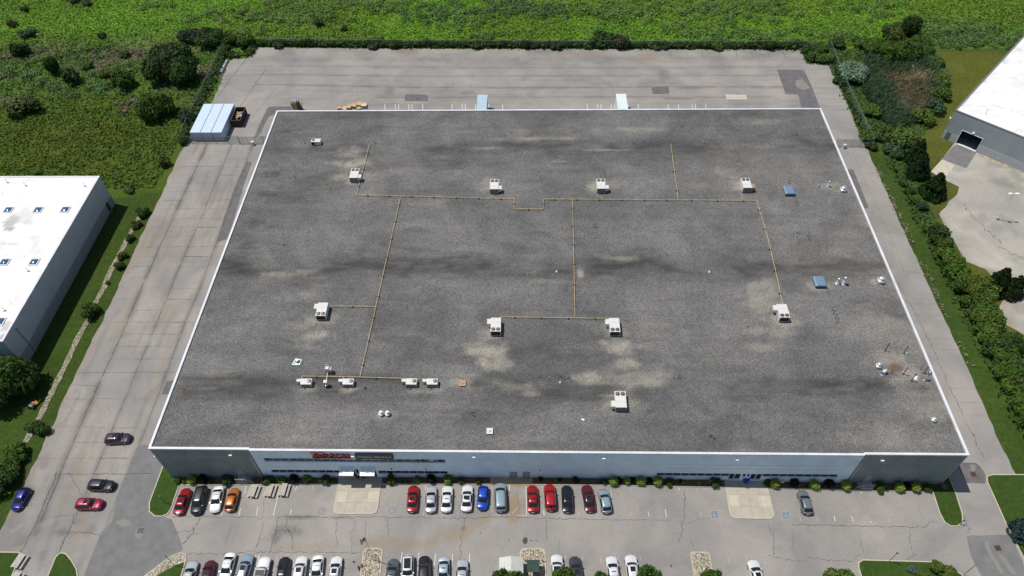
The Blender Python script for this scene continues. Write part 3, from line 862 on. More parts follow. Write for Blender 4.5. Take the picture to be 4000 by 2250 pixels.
# painted lines
ln = MB()
def line(a, b_, wid=0.11, mi=0, z=0.009):
    d = math.hypot(b_[0] - a[0], b_[1] - a[1]); n_ = max(1, int(d / 1.5))
    ux, uy = -(b_[1] - a[1]) / d * wid / 2, (b_[0] - a[0]) / d * wid / 2
    for k in range(n_):
        p = [a[0] + (b_[0] - a[0]) * k / n_, a[1] + (b_[1] - a[1]) * k / n_]; q = [a[0] + (b_[0] - a[0]) * (k + 1) / n_, a[1] + (b_[1] - a[1]) * (k + 1) / n_]
        za, zb = float(gz(*p)) + z, float(gz(*q)) + z
        ln.add([(p[0] - ux, p[1] - uy, za), (q[0] - ux, q[1] - uy, zb), (q[0] + ux, q[1] + uy, zb), (p[0] + ux, p[1] + uy, za)], [(0, 1, 2, 3)], mi)
for t, xa, ya, xb, yb, mi in (
    ('D0', 2322, 600, 2305, 680, 0), ('D0', 2100, 830, 2085, 880, 0), ('D0', 2270, 810, 2255, 880, 0), ('D1', 18, 800, 2, 880, 0), ('D1', 205, 700, 162, 880, 0), ('D1', 385, 595, 372, 640, 0), ('D1', 335, 815, 325, 870, 0), ('D1', 540, 595, 532, 640, 1),
    ('D1', 1600, 590, 1598, 640, 0), ('D1', 1580, 840, 1575, 880, 1), ('D1', 1905, 840, 1902, 875, 1), ('D1', 2228, 590, 2226, 850, 1), ('D1', 2392, 590, 2390, 640, 0), ('D1', 2388, 840, 2386, 880, 1),
    ('D2', 132, 600, 138, 880, 0), ('D2', 285, 600, 290, 640, 1), ('D2', 298, 830, 304, 880, 0), ('D2', 462, 830, 468, 880, 1), ('D2', 630, 840, 634, 880, 1), ('D2', 930, 630, 962, 882, 1), ('D2', 1118, 840, 1124, 880, 1), ('D2', 1285, 840, 1292, 885, 0), ('D2', 1446, 820, 1456, 890, 0), ('D2', 1776, 840, 1784, 895, 1), ('D2', 1575, 615, 1578, 640, 0), ('D2', 1745, 620, 1750, 660, 1), ('D2', 50, 878, 140, 878, 1),
    ('D2', 0, 860, 60, 800, 1), ('D3', 465, 890, 475, 935, 1), ('D3', 622, 880, 635, 932, 0), ('D3', 790, 885, 802, 935, 0), ('D3', 968, 930, 974, 948, 0), ('D3', 880, 655, 884, 672, 0), ('D3', 1135, 900, 1145, 945, 1), ('D3', 300, 880, 305, 930, 1),
    ('D0', 2415, 1250, 2395, 1449, 0), ('D1', 30, 1250, 0, 1380, 0), ('D1', 197, 1255, 165, 1449, 1), ('D1', 370, 1250, 330, 1449, 1), ('D1', 538, 1250, 505, 1449, 1), ('D1', 706, 1250, 680, 1449, 1), ('D1', 1380, 1222, 1360, 1340, 0), ('D1', 1537, 1232, 1525, 1400, 0), ('D1', 1694, 1235, 1684, 1350, 0), ('D1', 1854, 1245, 1848, 1370, 0), ('D1', 2015, 1238, 2012, 1320, 0),
    ('D2', 832, 1255, 840, 1330, 1), ('D2', 1005, 1260, 1010, 1330, 1), ('D2', 665, 1258, 668, 1300, 1), ('D2', 1210, 1262, 1212, 1300, 1), ('D2', 2035, 1270, 2045, 1320, 1), ('D2', 2380, 1285, 2390, 1340, 1), ('D2', 505, 1255, 507, 1290, 1)):
    line(S(t, xa, ya), S(t, xb, yb), 0.12, mi)
for t, x in [('A1', v) for v in (1215, 1313, 1345, 1440, 1470, 1572, 1848, 1945, 1974, 2070, 2195, 2325)] + [('A2', v) for v in (710, 806, 838, 934, 966, 1095, 1190, 1472, 1570, 1700, 1730, 1828)]:
    line(S(t, x + 3, 1040, 0), S(t, x, 983, 0), 0.17, 0)
struct(ln.build('painted_bay_lines', [LINEP, LINEF]))

def access_mark(t, pts, faded):
    """blue square with a white wheelchair symbol"""
    q = [Vector((*p, float(gz(*p)) + 0.0095)) for p in SP(t, *pts)]
    def at(u, v, dz=0.0):
        p = q[0].lerp(q[1], u).lerp(q[3].lerp(q[2], u), v); p.z += dz
        return tuple(p)
    b = MB(); b.add([at(0, 0), at(1, 0), at(1, 1), at(0, 1)], [(0, 1, 2, 3)], 0)
    e = 0.05
    for u0, u1, v0, v1 in ((0, 1, 0, e), (0, 1, 1 - e, 1), (0, e, e, 1 - e), (1 - e, 1, e, 1 - e)):
        if faded and random.random() < 0.4: continue
        b.add([at(u0, v0, .004), at(u1, v0, .004), at(u1, v1, .004), at(u0, v1, .004)], [(0, 1, 2, 3)], 1)
    ring = [(0.46 + .2 * math.cos(a), 0.62 + .2 * math.sin(a)) for a in np.linspace(0.9, 5.6, 9)]
    for (a, c), (d, e2) in zip(ring[:-1], ring[1:]):
        b.add([at(a, c, .005), at(d, e2, .005), at(.46 + (d - .46) * .74, .62 + (e2 - .62) * .74, .005), at(.46 + (a - .46) * .74, .62 + (c - .62) * .74, .005)], [(0, 1, 2, 3)], 1)
    for u0, u1, v0, v1 in ((.42, .5, .3, .6), (.5, .66, .52, .58), (.62, .7, .56, .76), (.42, .52, .16, .25)):
        b.add([at(u0, v0, .006), at(u1, v0, .006), at(u1, v1, .006), at(u0, v1, .006)], [(0, 1, 2, 3)], 1)
    struct(b.build('accessible_bay_marking', [BLUEF, LINEFF] if faded else [BLUEP, LINEF]))
access_mark('D1', [(585, 800), (660, 800), (652, 875), (578, 875)], True)
access_mark('D1', [(1248, 802), (1320, 802), (1315, 875), (1242, 875)], True)
access_mark('D2', [(1868, 832), (1940, 833), (1948, 905), (1882, 905)], False)
access_mark('D3', [(128, 842), (200, 842), (212, 917), (140, 915)], False)

# ------------------------------------------------------------------ kerbs, beds, islands, entrance pavements
YK = -1.42
kb = MB()
lawnL = [(-2.35, 2.6), (-2.45, -4.6), (-1.9, -6.2), (-0.7, -7.0), (0.5, -7.05), (1.4, -6.6), (1.75, -5.6), (1.75, YK)]
kerb_loop(kb, [(-2.3, 3.4)] + lawnL + [(29.2, YK)], closed=False)
kerb_loop(kb, [(36.7, YK), (55.2, YK)], closed=False)
kerb_loop(kb, [(62.3, YK), (94.5, YK)], closed=False)
rightL = [(129.05, YK), (128.85, -5.0), (129.1, -6.6), (129.9, -7.3), (131.0, -7.3), (132.1, -6.6), (132.6, -5.2), (132.9, -1.4), (132.75, 2.4)]
kerb_loop(kb, [(101.6, YK)] + rightL, closed=False)
lawnR = [(165, 2.0), (144.1, 2.0), (140.2, 1.95), (139.1, 1.6), (138.75, 0.6), (138.85, -7.0), (139.3, -12.5), (142, -24), (165, -30)]
kerb_loop(kb, lawnR[:-1], closed=False)
isBR = [(113.1, -22), (112.95, -14.4), (113.15, -13.5), (114.0, -13.0), (124.5, -13.05), (126.5, -13.5), (128.6, -14.8), (131, -17.5), (133, -22)]
kerb_loop(kb, list(reversed(isBR)), closed=False)
isBL = [(0.4, -17.4), (4.3, -13.55), (5.6, -13.0), (6.6, -13.3), (7.0, -14.1), (7.1, -22), (-3, -22)]
kerb_loop(kb, list(reversed(isBL[:-1])), closed=False)
isD0 = [(-14.4, -22), (-14.5, -14.0), (-14.2, -13.4), (-13.7, -13.2), (-12.9, -13.4), (-11.6, -14.4), (-10.2, -15.8), (-9.4, -17.2), (-8.8, -22)]
kerb_loop(kb, list(reversed(isD0)), closed=False)
lawnBL = [(-40, -13.2), (-20.9, -13.2), (-20.2, -13.5), (-20.1, -17), (-20, -30), (-40, -30)]
kerb_loop(kb, list(reversed(lawnBL[:-1])), closed=False)
isl2 = rounded([(35.5, -20), (35.35, -12.3), (38.5, -12.3), (38.75, -20)], [0, 0.9, 0.9, 0])
isl3 = rounded([(60.1, -20), (60.35, -12.2), (64.3, -12.2), (64.55, -20)], [0, 0.9, 0.9, 0])
isl4 = rounded([(87.2, -20), (87.1, -12.35), (90.1, -12.35), (90.3, -20)], [0, 0.6, 0.6, 0])
for q in (isl2, isl3, isl4):
    kerb_loop(kb, list(reversed(q)), closed=True)
ap1 = rounded([(29.25, 0.0), (29.3, -6.65), (36.75, -6.65), (36.7, 0.0)], [0, 1.1, 1.1, 0])
ap2 = rounded([(94.55, 0.0), (94.4, -6.75), (101.7, -6.75), (101.6, 0.0)], [0, 1.1, 1.1, 0])
for q in (ap1, ap2):
    kerb_loop(kb, q, w=0.14, h=0.135, closed=True)
struct(kb.build('kerb', KERB))

sheet('entrance_pavement', ccw(ap1), CONC, 0.118, 0.8)
sheet('entrance_pavement', ccw(ap2), CONC, 0.118, 0.8)
j1 = MB()
for x0, x1, y0, y1 in ((29.5, 31.2, -4.6, -2.6), (34.7, 36.5, -4.6, -2.6), (94.7, 96.4, -4.75, -2.7), (99.7, 101.4, -4.75, -2.7)):
    n_ = 3
    for k in range(n_):
        a0 = x0 + (x1 - x0) * k / n_; a1 = x0 + (x1 - x0) * (k + 1) / n_
        j1.quad(*[(x, y, float(gz(x, y)) + 0.123) for x, y in ((a0, y0), (a1, y0), (a1, y1), (a0, y1))])
struct(j1.build('pale_pavement_slabs', CONCL))
j2 = MB()
for x0 in (29.3, 94.5):
    for y in (-2.6, -4.65):
        crack(j2, [(x0 + .2, y), (x0 + 7.1, y)], 0.05, 0.0, 1.2, 0.127)
    for x in (1.9, 3.6, 5.4):
        crack(j2, [(x0 + x, -1.4), (x0 + x, -6.4)], 0.045, 0.0, 1.2, 0.127)
struct(j2.build('pavement_joints', CRACKL))
sheet('service_pavement', [(55.2, YK), (62.3, YK), (62.3, 0), (55.2, 0)], mat('rust_stained_concrete', (0.4, 0.31, 0.18), 0.9, noise=0.9, amount=0.2), 0.1, 0.7)
for x0, x1 in ((1.75, 29.25), (36.7, 55.2), (62.3, 94.5), (101.65, 129.0)):
    sheet('planting_bed', [(x0, YK + 0.14), (x1, YK + 0.14), (x1, 0.0), (x0, 0.0)], MULCH, 0.09, 0.7)
sheet('lawn', ccw(lawnL + [(1.75, -0.1), (0.0, -0.1), (0.0, 2.6)]), LAWN, 0.1, 0.5)
sheet('lawn', ccw([(129.05, 0)] + rightL + [(131.0, 2.4), (131.0, 0)]), LAWN, 0.1, 0.5)
sheet('lawn', ccw(lawnR), LAWN, 0.1, 1.0)
sheet('lawn', ccw(isBR), LAWN, 0.1, 0.8)
sheet('lawn', ccw(isBL + [(-3, -22)]), LAWN, 0.09, 0.8)
sheet('gravel_strip', ccw([(0.55, -17.4), (4.4, -13.75), (5.6, -13.2), (6.5, -13.5), (6.85, -14.2), (6.9, -14.6), (5.6, -15.0), (3.9, -16.1), (2.2, -17.6), (0.4, -19.5), (-1.5, -19.5)]), STONE, 0.105, 0.5)
sheet('lawn', ccw(isD0), LAWN, 0.1, 0.8)
sheet('lawn', ccw(lawnBL), LAWN, 0.1, 1.0)
for q in (isl2, isl3, isl4):
    sheet('gravel_bed', ccw(q), STONE, 0.1, 0.7)

# ------------------------------------------------------------------ the long warehouse
wh = empty('warehouse', (0, 0, 0))
tag(wh, 'huge flat roofed warehouse with gravel roof and pale blue grey front wall', 'warehouse')
WF = -0.1                                   # face of the pale middle part of the front wall
openings = [(18.0, 48.0, 6.4, 7.65), (18.1, 30.0, 2.3, 3.5), (36.3, 48.0, 2.3, 3.5), (30.35, 32.45, 1.0, 4.1), (33.75, 35.95, 1.0, 4.1), (32.5, 33.0, 2.2, 4.0), (83.0, 95.0, 2.4, 3.55), (100.5, 112.8, 2.4, 3.55), (95.05, 96.95, 1.3, 3.5), (98.55, 100.45, 1.3, 3.5), (97.2, 97.75, 2.4, 3.5), (97.95, 98.4, 2.4, 3.5)]
def pierced_wall(b, x0, x1, z0, z1, ya, yb, ops):
    xs_ = sorted({x0, x1, *[v for o in ops for v in o[:2]]}); zs_ = sorted({z0, z1, *[v for o in ops for v in o[2:]]})
    for a, c in zip(xs_[:-1], xs_[1:]):
        run = None
        for d, e in zip(zs_[:-1], zs_[1:]):
            mx_, mz_ = (a + c) / 2, (d + e) / 2
            hole = any(o[0] < mx_ < o[1] and o[2] < mz_ < o[3] for o in ops)
            if not hole:
                run = (run[0], e) if run else (d, e)
            if (hole or e == zs_[-1]) and run:
                b.box(a, c, ya, yb, run[0], run[1]); run = None
b = MB(); pierced_wall(b, 16.4, 114.8, -0.2, ROOF, WF, 0.25, openings); b.build('front_wall', CLADW, wh)
b = MB(); b.box(0.3, 16.4, 0, 0.3, -0.2, ROOF); b.build('end_bay_wall', CLADG, wh)
b = MB(); b.box(114.8, BW - 0.3, 0, 0.3, -0.2, ROOF); b.build('end_bay_wall', CLADG, wh)
b = MB(); b.box(0, 0.3, 0, BD, -0.2, ROOF); b.build('side_wall', SIDEW, wh)
b = MB(); b.box(BW - 0.3, BW, 0, BD, -0.2, ROOF); b.build('side_wall', SIDEW, wh)
b = MB(); b.box(0.3, BW - 0.3, BD - 0.3, BD, -0.2, ROOF); b.build('back_wall', NBLOW, wh)
# trim lines on the end bays
TR = mat('pale_trim', (0.36, 0.4, 0.42), 0.6)
b = MB(); b.box(0.0, 15.7, -0.02, -0.003, 7.42, 7.5); b.box(15.7, 15.95, -0.025, -0.003, 0.6, 7.5); b.build('trim', TR, wh)
b = MB(); b.box(115.5, 131.0, -0.02, -0.003, 7.42, 7.5); b.box(115.25, 115.5, -0.025, -0.003, 0.6, 7.5); b.build('trim', TR, wh)
# panel joints on the pale wall
b = MB(); b.box(84, 112, WF - 0.006, WF - 0.001, 5.2, 5.24); b.box(84, 112, WF - 0.006, WF - 0.001, 6.5, 6.54); b.build('panel_joint', UNITG, wh)
# roof
VX, VY, f = grid_sheet([(0.32, 0.2), (BW - 0.32, 0.2), (BW - 0.32, BD - 0.32), (0.32, BD - 0.32)], 0.5)
n1 = fbm(VX / 4, VY / 2.2, 101, 4); n2 = fbm(VX / 1.1, VY / 0.9, 107, 3); n3 = fbm(VX / 16, VY / 6, 113, 4)
gr = np.zeros(len(VX)); pale = np.zeros(len(VX)); ru = np.zeros(len(VX))
def rband(t, x, y, half, amt):
    global gr
    yc = S(t, x, y, ROOF)[1] + (n3 - 0.5) * 5
    gr = np.maximum(gr, amt * np.exp(-((VY - yc) / half) ** 2) * smooth(0.18, 0.62, n1 * 0.5 + n3 * 0.5))
for a in (('B1', 900, 1200, 2.4, 1.0), ('B2', 1800, 1210, 2.8, 1.0), ('C2', 1600, 980, 1.9, .95), ('C1', 600, 1060, 1.5, .8), ('B1', 1200, 60, 2.6, .85), ('B2', 300, 90, 3.0, .7), ('B2', 1500, 700, 1.2, .25), ('D1', 1000, 220, .8, .3), ('B2', 2300, 150, 2.5, .4), ('C3', 900, 1000, 1.6, .6), ('A1', 600, 1100, 2, .4)):
    rband(*a)
gr = np.maximum(gr, 0.45 * smooth(0.56, 0.72, n3)); gr = np.maximum(gr, 0.7 * np.exp(-((VX - 5) / 4) ** 2) * smooth(.4, .7, n1) * (VY > 45))
def rpale(t, x, y, rx, ry, amt):
    global pale
    c = S(t, x, y, ROOF)
    d = np.hypot((VX - c[0]) / rx, (VY - c[1]) / ry) + (n1 - 0.5) * 1.4 + (n2 - 0.5) * 0.9
    pale = np.maximum(pale, smooth(1.35, 0.1, d) * amt * 1.08)
for a in (('B1', 900, 110, 3.5, 2.2, .45), ('B1', 880, 225, 4.5, 2.2, .8), ('B1', 790, 345, 3, 1.5, .5), ('B1', 1080, 330, 4, 1.6, .4), ('B1', 930, 390, 2.2, 1.2, .7), ('B1', 2200, 420, 2.6, 3, .6), ('B2', 770, 430, 2.4, 2.2, .65), ('B2', 930, 400, 3.5, 1.6, .4), ('B2', 2140, 410, 2.4, 2.5, .75), ('B2', 1980, 300, 3, 2, .3),
          ('C1', 500, 130, 3, 1.2, .4), ('C1', 610, 350, 3.0, 1.6, .7), ('C1', 420, 430, 2.5, .9, .5), ('C1', 540, 520, 3.2, 1.7, .65), ('C1', 470, 620, 2.4, 1.2, .45), ('C1', 2230, 500, 2.8, 2.2, .6), ('C1', 2210, 660, 4.2, 2.4, .85), ('C1', 2240, 790, 4.5, 1.7, .6), ('C1', 480, 1020, 1.9, .7, .75), ('C1', 860, 1020, 1.7, .6, .6), ('C1', 1490, 1040, 2, .6, .5), ('C1', 1650, 1030, 1.8, .5, .5), ('C1', 1930, 950, 2.2, 1.1, .65), ('C1', 1200, 1270, 2.2, 1.2, .7), ('C1', 2000, 880, 3, .8, .4),
          ('C2', 970, 440, 2.8, 2.4, .65), ('C2', 1010, 640, 3.4, 2.0, .9), ('C2', 1060, 770, 2.4, 1.3, .75), ('C2', 700, 900, 2.8, 1.2, .7), ('C2', 1150, 940, 6, 1.8, .55), ('C2', 1340, 890, 3, 1, .55), ('C2', 1010, 1130, 3.2, 2.4, .85), ('C2', 200, 1060, 2, .9, .5), ('C2', 80, 980, 4, 1.2, .4), ('C2', 2350, 150, 3, 4, .5), ('C2', 2350, 620, 3, 1.2, .5), ('C2', 2340, 460, 3, .9, .45), ('C3', 140, 350, 3.2, 2.0, .65), ('C3', 0, 60, 2.5, 3.5, .5), ('C3', 100, 480, 3, 1.4, .4),
          ('C3', 1200, 720, 6, 3, .5), ('C3', 1350, 860, 5, 3, .6), ('C3', 1600, 900, 3, 1.6, .55), ('C3', 1150, 450, 8, 6, .32), ('C3', 1600, 1180, 6, 4, .3), ('C3', 1300, 680, 1.2, .7, .9), ('B3', 600, 420, 3.5, 1.4, .45), ('B3', 700, 470, 2.2, 1.2, .7), ('B3', 480, 1380, 2.6, 1.4, .6), ('B3', 1060, 1330, 2.6, 1.4, .6), ('B3', 200, 490, 2.3, 1.7, .6), ('B3', 650, 1060, 3, 2, .3),
          ('A2', 200, 1310, 11, .7, .45), ('A2', 1200, 1220, 8, .9, .4), ('A2', 100, 1230, 5, .6, .4), ('B2', 900, 90, 5, .4, .6), ('B2', 480, 190, 4, .3, .45), ('B2', 1000, 1110, 6, 1, .4), ('B1', 260, 1260, 6, .8, .55), ('B1', 480, 1230, 3, .6, .4), ('B2', 300, 1320, 5, .7, .4), ('B2', 640, 1260, .6, 1.6, .7), ('B1', 2100, 70, 4, .4, .5), ('A2', 2300, 1150, 5, 1.5, .35), ('D3', 900, 150, 7, 2, .3), ('D1', 300, 120, 8, 2, .22)):
    rpale(*a)
stk = fbm(VX / 7, VY / 1.3, 131, 4)
pale = np.maximum(pale, .13 * smooth(.58, .78, stk) + .12 * smooth(.5, .75, fbm(VX / 20, VY / 14, 137, 3)) * smooth(60, 120, VX))
wear = smooth(.35, .62, fbm(VX / 2.5, VY / 1.0, 139, 4)); pale = np.clip(pale * (.75 + .45 * wear), 0, 1)
c = S('C3', 1200, 810, ROOF)
d = np.hypot((VX - c[0]) / 1.5, (VY - c[1]) / 1.1) + (n2 - .5) * .6
moss = smooth(1.1, .5, d)
gr = np.maximum(gr, moss); pale = pale * (1 - moss)
c = S('C3', 1480, 935, ROOF); ru = smooth(1.1, .2, np.hypot((VX - c[0]) / 1.0, (VY - c[1]) / .6) + (n2 - .5)) * .8
ru = np.maximum(ru, moss * .3)
gr = np.maximum(gr * (.55 + .6 * smooth(.3, .6, stk)), .22 * smooth(.55, .72, fbm(VX / 9, VY / 1.6, 141, 4))) * (1 - np.clip(pale, 0, 1))
me = np_mesh('roof', np.stack([VX, VY, np.full(len(VX), ROOF)], 1), f, GRAVEL, attrs={'grime': gr, 'pale': pale, 'rust': ru})
link('roof', me, wh)
# coping
b = MB()
b.box(-0.08, 16.45, -0.08, 0.3, ROOF, BH); b.box(114.75, BW + 0.08, -0.08, 0.3, ROOF, BH)
b.box(16.45, 114.75, WF - 0.12, 0.16, ROOF - 0.05, BH - 0.06)
b.box(-0.08, 0.32, 0.3, BD - 0.32, ROOF, BH); b.box(BW - 0.32, BW + 0.08, 0.3, BD - 0.32, ROOF, BH); b.box(-0.08, BW + 0.08, BD - 0.32, BD + 0.08, ROOF, BH)
b.build('coping', COPE, wh)
b = MB(); b.box(-0.03, 16.42, -0.03, 0.0, ROOF - 0.16, ROOF); b.build('drip_edge', COPE, wh); b = MB(); b.box(114.78, BW + 0.03, -0.03, 0.0, ROOF - 0.16, ROOF); b.build('drip_edge', COPE, wh)
# windows: each pane with its frame
def panes(x0, x1, n, z0, z1, blind_reflection_panes=()):
    wd_ = (x1 - x0) / n
    g = MB().box(0, wd_, 0.1, 0.12, 0, z1 - z0)
    fr = MB(); fr.box(-0.03, 0.03, 0.02, 0.1, 0, z1 - z0); fr.box(0.03, wd_ - 0.03, 0.03, 0.1, 0, 0.06); fr.box(0.03, wd_ - 0.03, 0.03, 0.1, z1 - z0 - 0.06, z1 - z0)
    mg = g.mesh('window', GLASS); mb_ = g.mesh('window', GLASSI); mf = fr.mesh('frame', COPE)
    for k in range(n):
        o = link('window', mb_ if k in blind_reflection_panes else mg, wh, (x0 + k * wd_, 0, z0))
        link('frame', mf, o)
panes(18.0, 48.0, 22, 6.4, 7.65, (2, 5, 9, 10, 13, 14, 15, 17, 18))
panes(18.1, 30.0, 9, 2.3, 3.5)
panes(36.3, 48.0, 9, 2.3, 3.5)
panes(83.0, 95.0, 9, 2.4, 3.55)
panes(100.5, 112.8, 9, 2.4, 3.55)
b = MB(); b.box(32.5, 33.0, 0.1, 0.12, 2.2, 4.0); b.build('window', GLASS, wh)
for x0, x1 in ((97.2, 97.75), (97.95, 98.4)):
    b = MB(); b.box(x0, x1, 0.1, 0.12, 2.4, 3.5); b.build('window', GLASS, wh)
def door_leaf(x0, x1, z0, z1, m=GLASS, fm=COPE):
    b = MB(); b.box(x0 + .06, x1 - .06, 0.08, 0.11, z0 + .1, z1 - .08); d_ = b.build('door', m, wh)
    b = MB(); b.box(x0, x0 + .06, 0.0, 0.12, z0, z1); b.box(x1 - .06, x1, 0.0, 0.12, z0, z1); b.box(x0 + .06, x1 - .06, 0.0, 0.12, z0, z0 + .1); b.box(x0 + .06, x1 - .06, 0.0, 0.12, z1 - .08, z1); b.build('frame', fm, d_)
    b = MB(); b.box(x1 - .16, x1 - .12, -0.05, 0.0, z0 + .9, z0 + 1.3); b.build('handle', GALV, d_)
for x0, x1, z0, z1 in ((95.05, 96.0, 1.4, 3.5), (96.0, 96.95, 1.4, 3.5), (98.55, 99.5, 1.4, 3.5), (99.5, 100.45, 1.4, 3.5), (30.35, 31.4, 1.05, 3.4), (31.4, 32.45, 1.05, 3.4), (33.75, 34.85, 1.05, 3.4), (34.85, 35.95, 1.05, 3.4)):
    door_leaf(x0, x1, z0, z1)
for x0, x1 in ((30.35, 32.45), (33.75, 35.95)):
    b = MB(); b.box(x0, x1, 0.08, 0.11, 3.4, 4.1); b.build('transom_window', GLASS, wh)
DOORG = mat('grey_steel_door', (0.3, 0.33, 0.36), 0.5)
for x0, x1, zb in ((58.55, 59.6, 1.45), (60.7, 61.75, 1.45)):
    b = MB(); b.box(x0, x1, WF - 0.05, WF, zb, zb + 2.0); d_ = b.build('service_door', DOORG, wh)
    b = MB(); b.box(x0 - .07, x0, WF - .06, WF, zb, zb + 2.07); b.box(x1, x1 + .07, WF - .06, WF, zb, zb + 2.07); b.box(x0, x1, WF - .06, WF, zb + 2.0, zb + 2.07); b.build('frame', UNITG, d_)
    b = MB(); b.box(x1 - .18, x1 - .1, WF - .1, WF - .05, zb + .95, zb + 1.08); b.build('handle', GALV, d_)
for x0, x1, zb in ((12.0, 13.1, 1.0), (117.6, 118.75, 1.0)):
    b = MB(); b.box(x0, x1, -0.06, 0.0, zb, zb + 2.1); d_ = b.build('fire_exit_door', DOORG, wh)
    b = MB(); b.box(x1 - .18, x1 - .1, -.1, -.06, zb + .95, zb + 1.08); b.build('handle', GALV, d_)
# canopies over the entrance
for x0, x1 in ((30.2, 32.6), (33.65, 36.1)):
    b = MB()
    b.add([(x0, WF, 4.62), (x1, WF, 4.62), (x1, -1.6, 4.5), (x0, -1.6, 4.5), (x0, WF, 4.78), (x1, WF, 4.78), (x1, -1.6, 4.6), (x0, -1.6, 4.6)], [(0, 1, 2, 3), (4, 7, 6, 5), (0, 3, 7, 4), (1, 5, 6, 2), (3, 2, 6, 7), (0, 4, 5, 1)])
    cn = b.build('canopy', WHITE, wh)
    b = MB(); b.box(x0, x1, -1.64, -1.602, 4.3, 4.6); b.build('fascia', UNITG, cn)
# wall lights
LAMPW = mat('white_lamp_housing', (0.85, 0.85, 0.84), 0.4)
for x, z, y in ((13.0, 8.75, 0.0), (33.1, 8.9, WF), (52.8, 8.95, WF), (73.7, 8.9, WF), (95.0, 8.8, WF), (118.0, 8.75, 0.0)):
    b = MB(); b.box(x - .25, x + .25, y - .42, y, z, z + .2); b.box(x - .2, x + .2, y - .36, y, z - .12, z); b.build('wall_light', LAMPW, wh)
for x in (-0.12, BW + 0.12):
    b = MB(); b.box(x - .18, x + .18, 0.05, .45, 7.2, 7.5); b.build('wall_light', LAMPW, wh)
for x in (38.7, 44.5, 63.5):
    b = MB(); b.box(x - .08, x + .08, WF - .12, WF, 4.1, 4.5); b.build('intercom', UNITG, wh)
# steps and rails at the corner doors
for x0, s in ((12.0, 1), (117.6, -1)):
    b = MB(); zb = float(gz(x0, -1)) + .02
    zt = 1.0
    b.box(x0 - .2, x0 + 1.5, -1.2, -0.005, zb - .1, zt)
    for k in range(4):
        xa = x0 + 1.5 + k * .3 if s > 0 else x0 - .2 - (k + 1) * .3
        b.box(xa, xa + .3, -1.2, -.005, zb - .1, zt - (k + 1) * .2)
    st_ = b.build('door_steps', mat('step_concrete', (0.34, 0.33, 0.31), 0.9, noise=2, amount=0.15), wh)
    b = MB()
    xa, xb, xc = (x0 - .15, x0 + 1.5, x0 + 2.7) if s > 0 else (x0 + 1.45, x0 - .2, x0 - 1.4)
    for hgt_ in (1.0, .55):
        b.tube([(xa, -1.15, zt + hgt_), (xb, -1.15, zt + hgt_), (xc, -1.15, zt - .8 + hgt_)], .03, 6)
    b.tube([(xa, -.1, zt + 1), (xa, -1.15, zt + 1)], .03, 6)
    for x, z in ((xa, zt), (xb, zt), (xc, zt - .8)):
        b.tube([(x, -1.15, z), (x, -1.15, z + 1.0)], .03, 6)
    b.build('hand_rail', GALV, st_)

# dock steps on the pale wall behind? no: the docks are on the far side, hidden from here
def text_obj(name, body, size, m, loc, parent, extrude=0.06, offset=0.0, sx=1.0, spacing=1.0):
    cu = bpy.data.curves.new(name, 'FONT')
    cu.body = body; cu.size = size; cu.extrude = extrude; cu.offset = offset; cu.space_character = spacing
    o = bpy.data.objects.new(name, cu)
    COL.objects.link(o)
    o.rotation_euler = (math.radians(90), 0, 0)
    bpy.context.view_layer.update()
    me = bpy.data.meshes.new_from_object(o.evaluated_get(bpy.context.evaluated_depsgraph_get()))
    bpy.data.objects.remove(o)
    me.name = name
    R4 = Matrix.Rotation(math.radians(90), 4, 'X') @ Matrix.Diagonal((sx, 1, 1, 1))
    me.transform(R4)
    me.materials.clear(); me.materials.append(m)
    return link(name, me, parent, loc)
sg = empty('name_sign', (29.5, WF, 8.1))
tag(sg, 'large red raised letter name sign on the front wall above the windows', 'sign')
tx = text_obj('letters', 'Moores', 2.05, REDSIGN, (-2.95, -0.2, 0.3), sg, 0.12, 0.025, 0.93, 1.03)
b = MB()                                   # slab serifs of the capital
for x0, x1, z0, z1 in ((-3.15, -2.35, 1.62, 1.8), (-1.75, -1.0, 1.62, 1.8), (-3.1, -2.35, .28, .42), (-1.75, -1.0, .28, .42)):
    b.box(x0, x1, -.345, -.06, z0, z1)
b.build('serif', REDSIGN, sg)
b = MB(); b.box(-2.9, 3.2, -.24, -.02, .02, .1); b.build('underline_bar', mat('deep_red_bar', (0.14, 0.01, 0.015), .4), sg)
text_obj('small_letters', 'CLOTHING FOR MEN', 0.44, SIGNTXT, (-2.4, -0.1, -0.36), sg, 0.05, 0.012, 1.05, 1.05)
sg = empty('board_sign', (36.6, WF, 8.9))
tag(sg, 'long dark board sign with pale capital letters beside the red letter sign', 'sign')
b = MB(); b.box(-2.98, 2.98, -.3, 0, -.6, .6); b.build('board', DKSIGN, sg)
b = MB(); b.box(-3.05, 3.05, -.34, -.02, .6, .68); b.box(-3.05, 3.05, -.34, -.02, -.68, -.6); b.box(-3.05, -2.98, -.34, -.02, -.6, .6); b.box(2.98, 3.05, -.34, -.02, -.6, .6); b.build('frame', BLACK, sg)
text_obj('letters', 'FORMAL RENTALS', 0.72, SIGNTXT, (-2.72, -0.33, -0.27), sg, 0.03, 0.008, 0.93, 1.0)

